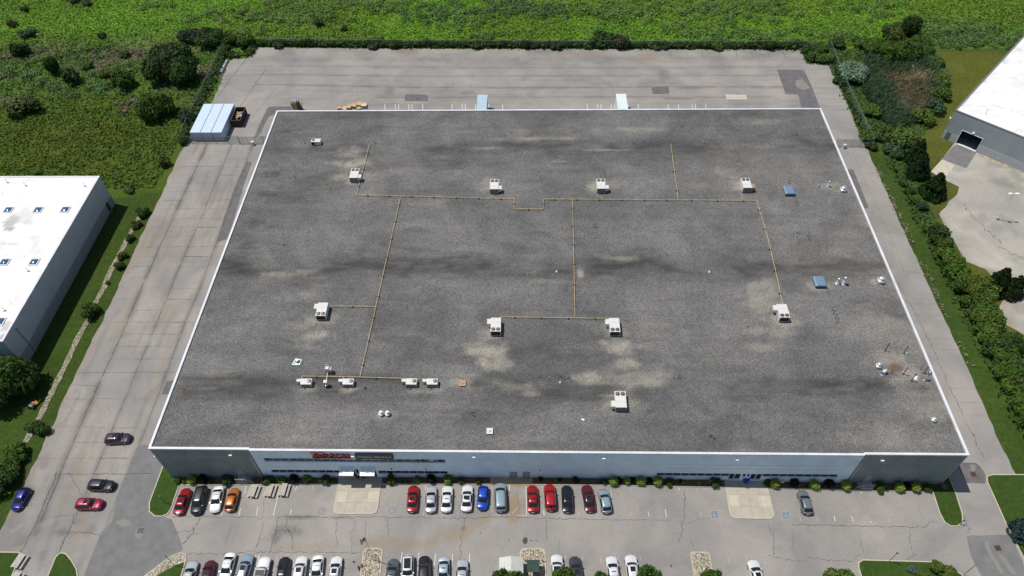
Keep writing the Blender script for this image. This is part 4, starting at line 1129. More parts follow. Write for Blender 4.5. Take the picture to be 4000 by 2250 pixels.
# ------------------------------------------------------------------ rooftop equipment
def fan_parts(parent, x, y, z, r):
    b = MB(); b.lathe([(r, 0), (r, .06), (r * .93, .07), (r * .93, .03)], (x, y, z), 20); b.lathe([(r * .92, .02), (r * .92, .025)], (x, y, z), 20)
    fn = b.build('fan', DARK, parent)
    b = MB()
    for k in range(4):
        a = k * math.pi / 2 + .4
        ca, sa = math.cos(a), math.sin(a); q = r * .85
        b.add([(x + ca * .08 - sa * .05, y + sa * .08 + ca * .05, z + .04), (x + ca * q - sa * r * .1, y + sa * q + ca * r * .1, z + .036), (x + ca * q + sa * r * .24, y + sa * q - ca * r * .24, z + .05), (x + ca * .08 + sa * .05, y + sa * .08 - ca * .05, z + .05)], [(0, 1, 2, 3)])
    b.lathe([(.12, .03), (.1, .07)], (x, y, z), 8)
    b.build('blade', GALV, fn)

SEAM = mat('unit_seam', (0.45, 0.45, 0.43), .6)
def big_unit(t, x, y, label, flip=False, hood=1, hoodmat=UNITW, hood_y=0.25):
    """rooftop unit centred on the point seen at its top; flip turns the fans to the back"""
    h = 1.42
    c = S(t, x, y, ROOF + h)
    e = empty('rooftop_unit', (c[0], c[1], ROOF), math.pi if flip else 0.0)
    tag(e, label, 'rooftop unit', 'large rooftop units')
    W_, L_ = 1.84, 3.15
    b = MB(); b.box(-W_ / 2 + .08, W_ / 2 - .08, -L_ / 2 + .1, L_ / 2 - .1, 0, .2); b.build('curb', UNITG, e)
    b = MB(); b.box(-W_ / 2, W_ / 2, -L_ / 2, L_ / 2, .2, h)
    cb = b.build('cabinet', UNITW, e)
    for ya, yb, za, zb, k in ((.55, .58, h, h + .025, .02), (-.75, -.72, h, h + .02, .02), (-L_ / 2 - .02, -L_ / 2 + .02, h - .05, h + .03, .03), (L_ / 2 - .02, L_ / 2 + .02, h - .05, h + .03, .03)):
        b = MB(); b.box(-W_ / 2 - k, W_ / 2 + k, ya, yb, za, zb); b.build('panel_seam', SEAM, e)
    b = MB(); b.box(-W_ / 2 + .1, W_ / 2 - .1, -L_ / 2 - .012, -L_ / 2 - .002, .3, h - .12); b.build('coil_panel', DARK, e)
    b = MB(); b.box(-W_ / 2 + .05, W_ / 2 - .05, L_ / 2 + .002, L_ / 2 + .012, .26, h - .08); b.build('service_panel', UNITG, e)
    for sx in (-1, 1):
        fan_parts(e, sx * .43, -L_ / 2 + .52, h + .005, .37)
    hx = -hood * (W_ / 2)
    x0, x1 = (hx - .68, hx - .005) if hood > 0 else (hx + .005, hx + .68)
    y0 = hood_y
    b = MB(); zt = h - .12
    b.add([(x0, y0, .75), (x1, y0, .45), (x1, y0 + 1.15, .45), (x0, y0 + 1.15, .75), (x0, y0, zt), (x1, y0, zt), (x1, y0 + 1.15, zt), (x0, y0 + 1.15, zt)], [(0, 3, 2, 1), (4, 5, 6, 7), (0, 1, 5, 4), (1, 2, 6, 5), (2, 3, 7, 6), (3, 0, 4, 7)])
    b.build('intake_hood', hoodmat, e)
    return e
big_unit('B1', 928, 305, 'large white rooftop unit beside the yellow pipe at the far left of the back row', True)
big_unit('B1', 2248, 410, 'large white rooftop unit second from left in the back row', True)
big_unit('B2', 840, 405, 'large white rooftop unit second from right in the back row', True)
big_unit('B2', 2212, 397, 'large white rooftop unit with rust orange side hood, right end of the back row', True, 1, RUSTY)
big_unit('C1', 620, 260, 'large white rooftop unit at the left end of the middle row, alone on its pipe', False, 1)
big_unit('C1', 2262, 405, 'large white rooftop unit on the left of the middle pair joined by a yellow pipe', False, 1)
big_unit('C2', 968, 408, 'large white rooftop unit on the right of the middle pair joined by a yellow pipe', False, 1)
big_unit('C3', 145, 275, 'large white rooftop unit at the right end of the middle row under the slanting pipe', False, 1)
big_unit('C2', 1025, 1110, 'large white rooftop unit standing alone nearest the front edge of the roof', True, -1, UNITW, 0.2)

def small_unit(t, x, y, label):
    h = .95
    c = S(t, x, y, ROOF + h)
    e = empty('small_rooftop_unit', (c[0], c[1], ROOF))
    tag(e, label, 'air conditioner', 'small single fan rooftop units')
    b = MB(); b.box(-.92, .92, -.6, .6, .14, h); b.build('cabinet', UNITW, e)
    b = MB(); b.box(-.85, .85, -.54, .54, 0, .14); b.build('curb', UNITG, e)
    b = MB(); b.box(-.8, .85, -.615, -.603, .2, h - .1); b.build('service_panel', UNITG, e)
    b = MB(); b.box(-1.72, -.925, .02, .56, .35, h - .06); b.build('intake_hood', UNITW, e)
    fan_parts(e, .5, .1, h + .005, .34)
    b = MB(); b.tube([(-.3, -.62, .45), (-.3, -.95, .45), (-.3, -.95, .02)], .05, 6); b.tube([(-.95, -.3, .3), (-.95, -.7, .25), (-.95, -.75, .02)], .04, 6); b.build('drain_pipe', DKSTEEL, e)
small_unit('C1', 472, 942, 'small white air conditioner at the left end of the row of four near the front')
small_unit('C1', 868, 942, 'small white air conditioner second from left in the row of four near the front')
small_unit('C1', 1465, 942, 'small white air conditioner third from left in the row of four near the front')
small_unit('C1', 1662, 942, 'small white air conditioner at the right end of the row of four near the front')

c = S('A1', 565, 1323, ROOF + 1.0)
e = empty('condenser_unit', (c[0], c[1], ROOF))
tag(e, 'low white condenser with one fan near the back left roof corner', 'condenser')
b = MB(); b.box(-1.08, 1.08, -.62, .62, .1, 1.0); b.build('cabinet', UNITW, e)
b = MB(); b.box(-1.0, 1.0, -.55, .55, 0, .1); b.build('curb', UNITG, e)
b = MB(); b.box(-1.0, -.25, -.634, -.622, .18, .9); b.build('coil_panel', DARK, e)
fan_parts(e, -.62, .1, 1.005, .36)

def duct_heater(t, x, y, label, ladder):
    h = 1.5
    c = S(t, x, y, ROOF + h)
    e = empty('exhaust_box', (c[0], c[1], ROOF))
    tag(e, label, 'exhaust box')
    b = MB(); b.box(-.3, .3, -.3, .3, .5, h); b.build('housing', UNITW, e)
    b = MB()
    for sx in (-1, 1):
        for sy in (-1, 1):
            b.tube([(sx * .27, sy * .27, 0), (sx * .27, sy * .27, .5)], .035, 5)
    b.build('stand', DKSTEEL, e)
    if ladder:
        b = MB(); b.box(.32, .75, -.35, .35, .3, 1.25); b.build('side_box', GALV, e)
        b = MB(); b.tube([(-.3, .45, .3), (-.3, .45, 1.75), (.3, .45, 1.75), (.3, .45, .3)], .03, 5)
        b.tube([(0, -.32, .5), (0, -1.6, .3), (0, -1.9, .02)], .05, 6); b.build('pipe', WHITE, e)
    else:
        b = MB(); b.tube([(0, -.32, .8), (0, -.5, .8), (0, -.55, .02)], .07, 6); b.build('pipe', GALV, e)
duct_heater('C1', 668, 812, 'narrow white exhaust box with pipe frame behind the yellow pipe', True)
duct_heater('C1', 652, 940, 'narrow white box on legs between the two left small air conditioners', False)

def mushroom(t, x, y, label, r=.62, m=ALU, curb=True, h=1.1):
    c = S(t, x, y, ROOF)
    e = empty('roof_exhaust_fan', (c[0], c[1], ROOF))
    tag(e, label, 'exhaust fan', 'round roof exhaust fans')
    if curb:
        b = MB(); b.box(-r * 1.05, r * 1.05, -r * 1.05, r * 1.05, 0, .28); b.build('curb', GALV, e)
    b = MB(); b.lathe([(r * .75, .28 if curb else 0.0), (r * 1.12, h * .38), (r * 1.15, h * .46), (r * .85, h * .52)], n=22); b.build('shroud', m, e, smooth_=True)
    b = MB(); b.lathe([(r * .7, h * .5), (r * .72, h * .88), (r * .6, h * .97), (r * .15, h)], n=22); b.build('cap', m, e, smooth_=True)
mushroom('B3', 706, 470, 'silver roof fan by the right edge nearest the back', .66)
mushroom('B3', 1060, 1330, 'silver roof fan by the right edge, level with the nearer blue louvre', .68, h=1.25)
mushroom('C3', 1037, 805, 'silver roof fan left of the brown moss patch', .48, h=1.1)
mushroom('C3', 1560, 1310, 'small silver roof fan alone near the front right corner', .42, curb=False, h=.75)
mushroom('C1', 1185, 1256, 'left one of the twin white roof fans near the front', .4, WHITE, False, 1.05)
mushroom('C1', 1245, 1257, 'right one of the twin white roof fans near the front', .4, WHITE, False, 1.05)

def louvre(t, x, y, label):
    c = S(t, x, y, ROOF + .9)
    e = empty('louvred_roof_vent', (c[0], c[1], ROOF))
    tag(e, label, 'roof vent', 'blue louvred roof vents')
    b = MB(); b.box(-.95, .95, -1.0, 1.0, 0, .5); b.build('curb', DKSTEEL, e)
    b = MB()
    prof = [(-1.08, .45), (-1.08, .7), (-.8, .92), (.8, .92), (1.08, .7), (1.08, .45)]
    n_ = 7
    for k in range(n_):
        ya = -1.18 + k * 2.36 / n_; yb = ya + 2.36 / n_ - .05
        o = len(b.v)
        vs = [(px_, ya, pz_ - .05) for px_, pz_ in prof] + [(px_, yb, pz_) for px_, pz_ in prof]
        b.add(vs, [(q, q + 1, q + 7, q + 6) for q in range(5)] + [(5, 4, 3, 2, 1, 0), (6, 7, 8, 9, 10, 11)])
    b.build('louvre_hood', BLUEV, e)
louvre('B3', 205, 460, 'blue grey louvred vent on the roof, the farther one')
louvre('B3', 495, 1320, 'blue grey louvred vent on the roof, the nearer one')

def stack(t, x, y, label, r, h, m, cap=False, name='vent_pipe', lean=(0, 0), group=None, cat='vent pipe'):
    c = S(t, x, y, ROOF)
    b = MB()
    b.lathe([(r * 2.2, 0), (r * 1.5, .08), (r, .16), (r, h * .75)], n=12)
    b.lathe([(r, h * .75), (r, h)], n=12)
    if cap:
        b.lathe([(r * 1.05, h + .06), (r * 1.7, h + .1), (r * .3, h + .3)], n=12)
        b.tube([(0, 0, h), (0, 0, h + .1)], r * .5, 6)
    o = b.build(name, m, None, (c[0], c[1], ROOF), smooth_=True)
    o.rotation_euler = (lean[1], lean[0], 0)
    return tag(o, label, cat, group)
stack('B3', 563, 430, 'silver flue with cap beside the farther silver fan', .16, 1.2, ALU, True)
stack('B3', 473, 430, 'squat blue pipe stub right of the farther blue vent', .2, .45, BLUEV)
stack('B3', 652, 1345, 'left of the two silver flues beside the nearer blue vent', .22, 1.15, ALU, True)
stack('B3', 708, 1350, 'right, taller of the two silver flues beside the nearer blue vent', .24, 1.6, ALU, True)
stack('C3', 1478, 928, 'tall pale flue on a rust stain by the right parapet', .2, 2.2, GALV, True)
stack('C3', 1395, 912, 'short white capped vent beside the dark post near the tall flue', .22, .4, WHITE)
stack('C3', 1540, 945, 'small silver vent between the tall flue and the parapet', .15, .5, ALU)
stack('A1', 460, 1352, 'thin dark vent pipe left of the low condenser', .06, 1.15, DKSTEEL)
stack('A1', 1120, 1352, 'thin capped vent pipe above the left yellow pipe end', .09, 1.1, GALV, True)
stack('A1', 1962, 1358, 'thin capped vent pipe midway along the back of the roof', .09, 1.15, GALV, True)
stack('A2', 1130, 1354, 'thin capped vent pipe left of the short yellow pipe end', .09, 1.1, GALV, True)
stack('A2', 1806, 1352, 'thin capped vent pipe right of the yellow pipe end', .09, 1.2, GALV, True)
stack('A3', 268, 1275, 'thin dark vent pipe near the back right roof corner', .07, .9, DKSTEEL)
stack('C2', 350, 918, 'short pale pipe stub left of the tan patch', .09, .7, GALV)
stack('C2', 455, 952, 'tiny white pipe stub by the dark patch of tar', .1, .3, WHITE)
stack('B2', 1862, 1238, 'tiny white roof drain stub on the dark band, right one', .12, .25, WHITE)
stack('B2', 422, 1235, 'tiny white roof drain stub on the dark band, left one', .12, .25, WHITE)
stack('C1', 1030, 1008, 'short dark pipe stub between the two pairs of small air conditioners', .09, .6, DKSTEEL)
posts = [('C3', 1105, 652, 2.1, 'tall dark post on the roof, left of two behind the moss patch'), ('C3', 1280, 680, 1.9, 'tall dark post on the roof, right of two behind the moss patch'), ('C3', 1275, 875, 1.9, 'dark post standing just right of the moss patch'), ('C3', 1352, 938, 2.05, 'thick dark post left of the tall pale flue'), ('C3', 1470, 865, 1.8, 'dark post behind the tall pale flue'), ('C3', 1160, 868, .9, 'short dark post right of the tilted silver cowl'), ('C3', 1435, 828, .8, 'short dark post by the right parapet'),
         ('C3', 608, 270, 1.0, 'thin rod in the group of four, farthest'), ('C3', 620, 305, 1.0, 'thin rod in the group of four, second farthest'), ('C3', 635, 348, 1.1, 'thin rod in the group of four, second nearest'), ('C3', 650, 385, 1.1, 'thin rod in the group of four, nearest'),
         ('B2', 768, 815, 1.1, 'left of three thin rods in a row mid roof'), ('B2', 783, 817, 1.1, 'middle of three thin rods in a row mid roof'), ('B2', 798, 818, 1.1, 'right of three thin rods in a row mid roof'), ('B3', 195, 400, 1.1, 'thin rod behind the farther blue vent'), ('B3', 262, 585, .9, 'left of two thin rods in front of the farther blue vent'), ('B3', 275, 610, 1.0, 'right of two thin rods in front of the farther blue vent'), ('B3', 372, 905, 1.1, 'thin rod above the nearer blue vent, farther of two'), ('B3', 382, 935, 1.1, 'thin rod above the nearer blue vent, nearer of two'), ('B3', 558, 1435, 1.0, 'thin rod in front of the nearer blue vent'), ('C2', 1525, 912, .9, 'left of two thin rods on the dark front band'), ('C2', 1570, 912, .9, 'right of two thin rods on the dark front band')]
for t, x, y, h, lb in posts:
    c = S(t, x, y, ROOF); b = MB(); r = .075 if h > 1.5 else .04
    b.tube([(0, 0, 0), (0, 0, h)], r, 6); b.lathe([(r * 3, 0), (r * 2.2, .06), (r, .1)], n=8); b.box(-r * 1.6, r * 1.6, -r * 1.6, r * 1.6, h, h + .05)
    tag(b.build('roof_post', DKSTEEL, None, (c[0], c[1], ROOF)), lb, 'roof post')
c = S('C3', 1082, 872, ROOF)
e = empty('tilted_cowl', (c[0], c[1], ROOF)); tag(e, 'bent silver cowl lying tilted in front of the moss patch', 'vent cowl')
b = MB(); b.tube([(-.2, 0, .1), (-.1, 0, .55), (.2, .1, .75), (.55, .35, .8)], .26, 12); b.build('pipe', ALU, e, smooth_=True)
b = MB(); b.lathe([(.5, 0), (.48, .08), (.3, .14)], n=14); b.build('flashing', GALV, e)
for t, x, y, lb, m2 in (('C1', 1951, 958, 'rust orange roof hatch right of the small air conditioners', RUSTY), ('C1', 2205, 1408, 'pale roof hatch with rust spots near the front edge', UNITW)):
    c = S(t, x, y, ROOF + .3)
    e = empty('roof_hatch', (c[0], c[1], ROOF)); tag(e, lb, 'roof hatch', 'roof hatches')
    b = MB(); b.box(-.46, .46, -.5, .5, 0, .22); b.build('curb', UNITG, e)
    b = MB(); b.box(-.52, .52, -.56, .56, .22, .3); b.build('lid', m2, e)
    b = MB()
    for q in range(5):
        px_, py_ = random.uniform(-.36, .36), random.uniform(-.4, .4); s_ = random.uniform(.05, .13)
        b.add([(px_ + s_ * math.cos(a) * random.uniform(.6, 1.2), py_ + s_ * math.sin(a) * random.uniform(.6, 1.2), .304) for a in np.linspace(0, 2 * math.pi, 9)[:-1]], [tuple(range(8))])
    b.build('rust_spots', mat('rust', (0.25, 0.09, 0.03), 0.9), e)
# white sheet with dark scrawl, tar marks and scraps
c = S('C1', 386, 757, ROOF + .1)
e = empty('roof_board', (c[0], c[1], ROOF)); tag(e, 'pale blue white board with black blotches lying flat on the roof', 'board')
b = MB(); b.add([(-.8, -.62, .02), (.62, -.66, .02), (.78, .55, .02), (-.38, .72, .02), (-.8, -.62, .1), (.62, -.66, .1), (.78, .55, .1), (-.38, .72, .14)], [(3, 2, 1, 0), (4, 5, 6, 7), (0, 1, 5, 4), (1, 2, 6, 5), (2, 3, 7, 6), (3, 0, 4, 7)]); b.build('panel', mat('pale_blue_board', (0.66, 0.78, 0.8), 0.5), e)
b = MB()
for cx_, cy_, r in ((-.3, .1, .12), (-.15, -.05, .14), (.05, -.15, .16), (.2, .1, .22), (.4, .2, .18), (.45, -.1, .14), (-.4, -.3, .14), (.3, -.3, .12), (.5, .4, .1)):
    b.add([(cx_ + r * math.cos(a) * random.uniform(.5, 1.3), cy_ + r * math.sin(a) * random.uniform(.5, 1.2), .15) for a in np.linspace(0, 2 * math.pi, 10)[:-1]], [tuple(range(9))])
b.build('blotches', DARK, e)
TAR = mat('roof_tar', (0.02, 0.02, 0.022), 0.6)
for t, x, y, n_, sx in (('B1', 60, 335, 5, 1.0), ('B1', 100, 308, 3, .5), ('B1', 370, 350, 5, .8), ('B1', 245, 980, 7, .9), ('C1', 2030, 1250, 7, .5), ('C2', 475, 915, 6, .55), ('C2', 2220, 415, 2, .2), ('D2', 1875, 128, 4, .25), ('B3', 280, 868, 3, .2)):
    c0 = S(t, x, y, ROOF)
    for q in range(n_):
        cx_, cy_ = c0[0] + random.gauss(0, sx), c0[1] + random.gauss(0, .25); r = random.uniform(.06, .24)
        tb = MB(); tb.add([(cx_ + 1.7 * r * math.cos(a) * random.uniform(.4, 1.3), cy_ + r * math.sin(a) * random.uniform(.4, 1.3), ROOF + .012 + .001 * q) for a in np.linspace(0, 2 * math.pi, 12)[:-1]], [tuple(range(11))])
        tb.build('tar_mark', TAR, wh)
for t, x, y, lb in (('C2', 668, 1302, 'white scrap of board lying on the gravel roof near the front'), ('C1', 2143, 780, 'small white scrap on the pale gravel patch')):
    c = S(t, x, y, ROOF); b = MB(); s_ = .26 if t == 'C2' else .12
    b.obox((0, 0), 2 * s_, s_, .01, .06, -.5); b.obox((s_ * .5, s_ * .1), s_ * .8, s_ * .7, .062, .09, -.2)
    tag(b.build('scrap', WHITE, None, (c[0], c[1], ROOF)), lb, 'debris')

# yellow gas line with its wooden blocks
gp_ = empty('gas_pipe', (*S('B1', 948, 508, ROOF), ROOF))
tag(gp_, 'yellow gas pipe network on blocks across the gravel roof', 'gas pipe')
org = Vector(gp_.location)
ZP = .32
runs = [[('B1', 1070, 35), ('B1', 948, 508)], [('B1', 948, 508), ('B1', 2415, 545)], [('B2', 0, 543), ('B2', 22, 543), ('B2', 18, 640), ('B2', 294, 642), ('B2', 298, 547)], [('B2', 298, 547), ('B2', 1570, 556)], [('B2', 1570, 555), ('B2', 2308, 562)], [('B2', 2308, 562), ('B3', 0, 920), ('C3', 95, 0), ('C3', 140, 215)], [('B2', 1498, 30), ('B2', 1570, 556)],
        [('B1', 1365, 522), ('C1', 1130, 233)], [('C1', 1130, 233), ('C1', 980, 900)], [('C1', 690, 228), ('C1', 1130, 233)], [('C1', 432, 890), ('C1', 980, 900)], [('C1', 980, 900), ('C1', 1575, 918)], [('B2', 572, 550), ('C2', 595, 333)], [('C1', 2312, 330), ('C2', 915, 346)], [('C1', 2312, 330), ('C1', 2310, 400)], [('C1', 432, 890), ('C1', 432, 915)], [('C1', 822, 897), ('C1', 822, 915)], [('B1', 2236, 540), ('B1', 2236, 520), ('B1', 2215, 520)], [('B2', 850, 560), ('B2', 848, 532), ('B2', 808, 530), ('B2', 808, 500)], [('B2', 2175, 560), ('B2', 2165, 500)]]
blk = []
for r in runs:
    pts = [Vector((*S(*q, ROOF + ZP), ROOF + ZP)) - org for q in r]
    b = MB()
    rad = .055 if len(blk) or True else .05
    for p, q in zip(pts[:-1], pts[1:]):
        b.tube([p, q], .052, 7)
    b.build('pipe', YPIPE, gp_)
    for p, q in zip(pts[:-1], pts[1:]):
        L_ = (q - p).length
        if L_ > 3:
            n_ = max(1, int(L_ / 4.7))
            for k in range(n_):
                blk.append((p.lerp(q, (k + .5) / n_), math.atan2((q - p).y, (q - p).x)))
mb = MB().box(-.1, .1, -.26, .26, 0, ZP - .062).mesh('support_block', mat('treated_block', (0.045, 0.038, 0.03), 0.9))
for p, a in blk[:98]:
    link('support_block', mb, gp_, (p.x, p.y, 0), a)

# ------------------------------------------------------------------ the two neighbouring buildings
LX, LY0, LY1, LZ = -36.3, 22.95, 69.66, 8.3
nb = empty('warehouse', (LX, LY0, 0))
tag(nb, 'white roofed warehouse with blue grey side wall cut off by the left edge', 'warehouse')
LW, LL = 45.0, LY1 - LY0
b = MB(); b.box(-.3, 0, 0, LL, -.2, LZ); b.box(-LW, -.3, 0, .3, -.2, LZ); b.box(-LW, -.3, LL - .3, LL, -.2, LZ); b.box(-LW, -LW + .3, .3, LL - .3, -.2, LZ); b.build('wall', NBUP, nb)
b = MB(); b.box(0.004, .05, -.04, LL + .04, -.2, 2.5); b.box(-LW, .004, -.05, -.004, -.2, 2.5); b.build('base_wall', NBLOW, nb)
VX, VY, f = grid_sheet([(-LW + .3, .3), (-.3, .3), (-.3, LL - .3), (-LW + .3, LL - .3)], .5)
gr = np.zeros(len(VX)); n1 = fbm(VX / 2, VY / 2, 211, 4); n2 = fbm(VX / .6, VY / .6, 217, 3)
for t, x, y, rx, ry, a in (('B0', 100, 770, 2.0, 2.2, .7), ('B0', 90, 830, 1.4, .8, .9), ('B0', 200, 720, 3.4, 3.4, .3), ('B0', 60, 970, 3.5, .5, .4), ('B0', 350, 370, 3, .4, .2), ('C0', 60, 440, 1.4, 1.6, .55), ('C0', 20, 520, .9, 1.5, .9), ('B0', 340, 1100, .7, .4, .4), ('B0', 620, 760, .3, .3, .4), ('B0', 580, 835, .3, .2, .4)):
    c = S(t, x, y, LZ); d = np.hypot((VX + LX - c[0]) / rx, (VY + LY0 - c[1]) / ry) + (n1 - .5) * 1.6 + (n2 - .5) * 1.4
    gr = np.maximum(gr, smooth(1.1, .3, d) * a)
link('roof', np_mesh('roof', np.stack([VX, VY, np.full(len(VX), LZ)], 1), f, MEMB, attrs={'grime': gr}), nb)
b = MB(); b.box(-.36, .06, -.06, LL + .06, LZ + .002, LZ + .1); b.box(-LW, -.36, -.06, .36, LZ + .002, LZ + .1); b.box(-LW, -.36, LL - .36, LL + .06, LZ + .002, LZ + .1); b.build('coping', COPE, nb)
b = MB(); b.box(.002, .06, 43.5, 44.6, .2, 2.5); d_ = b.build('door', mat('dark_door', (0.03, 0.03, 0.035), .5), nb)
b = MB(); b.tube([(.14, 3.9, 7.0), (.14, 3.9, .4)], .08, 6); b.box(.05, .3, 3.6, 4.1, .05, .45); b.box(.05, .25, 3.75, 4.05, 6.8, 7.15); b.build('downspout', mat('tan_downspout', (0.3, 0.26, 0.2), .6), nb)
skm = MB(); skm.box(-.95, .95, -.95, .95, 0, .16)
skm = skm.mesh('skylight', COPE)
dm = MB(); dm.box(-.72, .72, -.72, .72, .162, .2); dm.add([(-.66, -.66, .2), (.66, -.66, .2), (.66, .66, .2), (-.66, .66, .2), (-.4, -.4, .42), (.4, -.4, .42), (.4, .4, .42), (-.4, .4, .42)], [(4, 5, 6, 7), (0, 1, 5, 4), (1, 2, 6, 5), (2, 3, 7, 6), (3, 0, 4, 7)]); dm = dm.mesh('dome', SKYGL, True)
for t, x, y in (('B0', 75, 648), ('B0', 355, 648), ('B0', 612, 645), ('B0', 40, 1140), ('B0', 318, 1140), ('C0', -5, 372)):
    c = S(t, x, y, LZ + .2); o = link('skylight', skm, nb, (c[0] - LX, c[1] - LY0, LZ)); link('dome', dm, o)
for t, x, y in (('B0', 72, 395), ('B0', 245, 425), ('B0', 803, 428), ('B0', 268, 1230), ('C0', 45, 275)):
    c = S(t, x, y, LZ); b = MB(); b.tube([(0, 0, 0), (0, 0, 1.15)], .07, 7); b.lathe([(.28, 0), (.2, .06), (.1, .12)], n=10); b.build('roof_vent', GALV, nb, (c[0] - LX, c[1] - LY0, LZ))

RA = math.atan2(-.676, .737)
RC = S('A3', 1765, 1040, 8.06)
rb = empty('warehouse', (RC[0], RC[1], 0), RA)
tag(rb, 'grey warehouse with white roof and open dark loading door at upper right', 'warehouse')
def RL(p):
    dx, dy = p[0] - RC[0], p[1] - RC[1]
    return (dx * math.cos(RA) + dy * math.sin(RA), -dx * math.sin(RA) + dy * math.cos(RA))
RZ = 8.06
d0 = RL(S('A3', 1775, 1345, 0)); d1 = RL(S('A3', 1965, 1420, 0))
b = MB(); pierced_wall(b, 0, 60, -.2, RZ, 0, .3, [(d0[0], d1[0], .05, 3.9)]); b.box(0, .3, .3, 55, -.2, RZ); b.box(59.7, 60, .3, 55, -.2, RZ); b.box(.3, 59.7, 54.7, 55, -.2, RZ); b.build('wall', NBR, rb)
b = MB(); b.box(-.03, 60, -.05, -.004, -.2, 0.03); b.box(-.03, d0[0] - .1, -.05, -.004, .03, 2.1); b.box(d1[0] + .1, 60, -.05, -.004, .03, 2.1); b.box(-.05, -.004, -.05, 55, -.2, 2.1); b.build('base_wall', mat('pale_grey_block', (0.42, 0.44, 0.45), .8, noise=1.5, amount=.1), rb)
b = MB(); b.box(d0[0] - .15, d1[0] + .15, .32, 9, -.15, .04); b.build('bay_floor', mat('bay_floor', (0.3, 0.3, 0.29), .9), rb)
b = MB(); b.box(d0[0], d1[0], -.12, .3, .0, .12); b.build('door_sill', WHITE, rb)
b = MB(); b.box(d0[0] - .14, d0[0], -.08, .1, 0.1, 4.0); b.box(d1[0], d1[0] + .14, -.08, .1, .1, 4.0); b.box(d0[0], d1[0], -.08, .1, 3.9, 4.0); b.build('door_frame', WHITE, rb)
b = MB(); b.box(d0[0] - .4, d0[0] - .38, .5, 9, 0, 5); b.box(d1[0] + .38, d1[0] + .4, .5, 9, 0, 5); b.box(d0[0] - .4, d1[0] + .4, 9, 9.1, 0, 5); b.box(d0[0] - .4, d1[0] + .4, .5, 9, 5, 5.1); b.build('loading_bay', DARK, rb)
b = MB(); b.box(.7, 1.7, -.1, -.052, .05, 2.15); b.build('door', mat('slate_door', (0.12, 0.16, 0.2), .5), rb)
b = MB(); b.box((d0[0] + d1[0]) / 2 - .2, (d0[0] + d1[0]) / 2 + .25, -.4, -.005, 4.35, 4.6); b.build('wall_light', LAMPW, rb)
b = MB(); b.box(-.45, -.055, .8, 1.2, 5.0, 5.25); b.build('wall_light', LAMPW, rb)
VX, VY, f = grid_sheet([(.3, .3), (59.7, .3), (59.7, 54.7), (.3, 54.7)], .8)
n1 = fbm(VX / 3, VY / 1.2, 231, 4)
gr = .5 * smooth(.5, .8, n1) * smooth(2.6, .5, VX) + .3 * smooth(.55, .8, n1) * smooth(3.5, 1, VY)
for k in range(14): gr = np.maximum(gr, .12 * np.exp(-((VX - 2 - k * 4 + (VY) * 0) / .12) ** 2) * (n1 > .4))
link('roof', np_mesh('roof', np.stack([VX, VY, np.full(len(VX), RZ)], 1), f, MEMB, attrs={'grime': gr}), rb)
b = MB(); b.box(-.06, 60, -.06, .34, RZ + .002, RZ + .1); b.box(-.06, .34, .34, 55, RZ + .002, RZ + .1); b.build('coping', UNITG, rb)
b = MB(); b.tube([(0, 0, 0), (0, 0, 1.4)], .07, 7); c = RL(S('A3', 2050, 1075, RZ)); b.build('roof_vent', GALV, rb, (c[0], c[1], RZ))

# its yard
ny_ = [(167.3, 91.8), (161.5, 85.0), (157.4, 80.5), (159.5, 77.8), (162.1, 74.9), (160.7, 72.6), (154.0, 65.9), (153.8, 59.8), (154.4, 53.2), (153.4, 52.0), (157.7, 49.0), (158.8, 44.0), (157.7, 40.4), (154.5, 35.7), (158.3, 31.7), (166, 22), (230, 10), (230, 60), (200, 62), (178.8, 80.4)]
NYARD = ccw(ny_)
VX, VY, f = grid_sheet(ccw(ragged(ny_[2:17] , .7, 3) + ny_[17:] + ny_[:2]), .6)
n1 = fbm(VX / 4, VY / 4, 241, 4); edge = seg_dist(VX, VY, ny_[5:16])
gm = .35 * smooth(.55, .75, n1); ru = .6 * np.exp(-(edge / 1.0) ** 2) * smooth(.35, .6, n1)
for q in ((165, 62, 3, 4), (159, 63, 2, 3)):
    gm = np.maximum(gm, .3 * smooth(1.1, .3, np.hypot((VX - q[0]) / q[2], (VY - q[1]) / q[3]) + (n1 - .5) * 2))
struct(link('neighbour_yard', np_mesh('neighbour_yard', np.stack([VX, VY, np.full(len(VX), .0)], 1), f, NYM, attrs={'grime': gm, 'rust': ru})))
patch('asphalt_patch', SP('B3', (1770, 30), (1640, 172), (1870, 262), (1975, 100), z=0), PATCH, .01)
patch('concrete_slab', SP('B3', (1640, 176), (1765, 232), (1660, 362), (1535, 292), z=0), CONCL, .012)
patch('gravel_strip', SP('B3', (1985, 105), (1970, 135), (2415, 320), (2415, 270), z=0), STONE, .012)
cr = MB()
for pts in ([(1860, 590), (1860, 640), (1950, 740), (2060, 840), (2200, 970)], [(2180, 990), (2300, 1060), (2415, 1110)], [(2050, 840), (2120, 880), (2200, 960)], [(1600, 690), (1700, 860), (1830, 1080)]):
    crack(cr, SP('B3', *pts, z=0), .16, .25, .7)
struct(cr.build('pavement_cracks', [CRACK, CRACKL]))
c = S('B3', 2160, 740, 0)
lp = empty('lamp_post', (c[0], c[1], 0)); tag(lp, 'white lamp post with twin heads in the yard at right', 'lamp post')
b = MB(); b.tube([(0, 0, .6), (0, 0, 7.6)], .1, 8, taper=.07); b.build('pole', WHITE, lp)
b = MB(); b.lathe([(.32, 0), (.32, .6), (.2, .62)], n=12); b.build('base', CONC, lp)
for s in (-1, 1):
    b = MB(); b.tube([(0, 0, 7.5), (s * .5, 0, 7.6)], .04, 6); b.box(s * .75 - .38, s * .75 + .38, -.2, .2, 7.55, 7.72); b.build('lamp_head', LAMPW, lp)
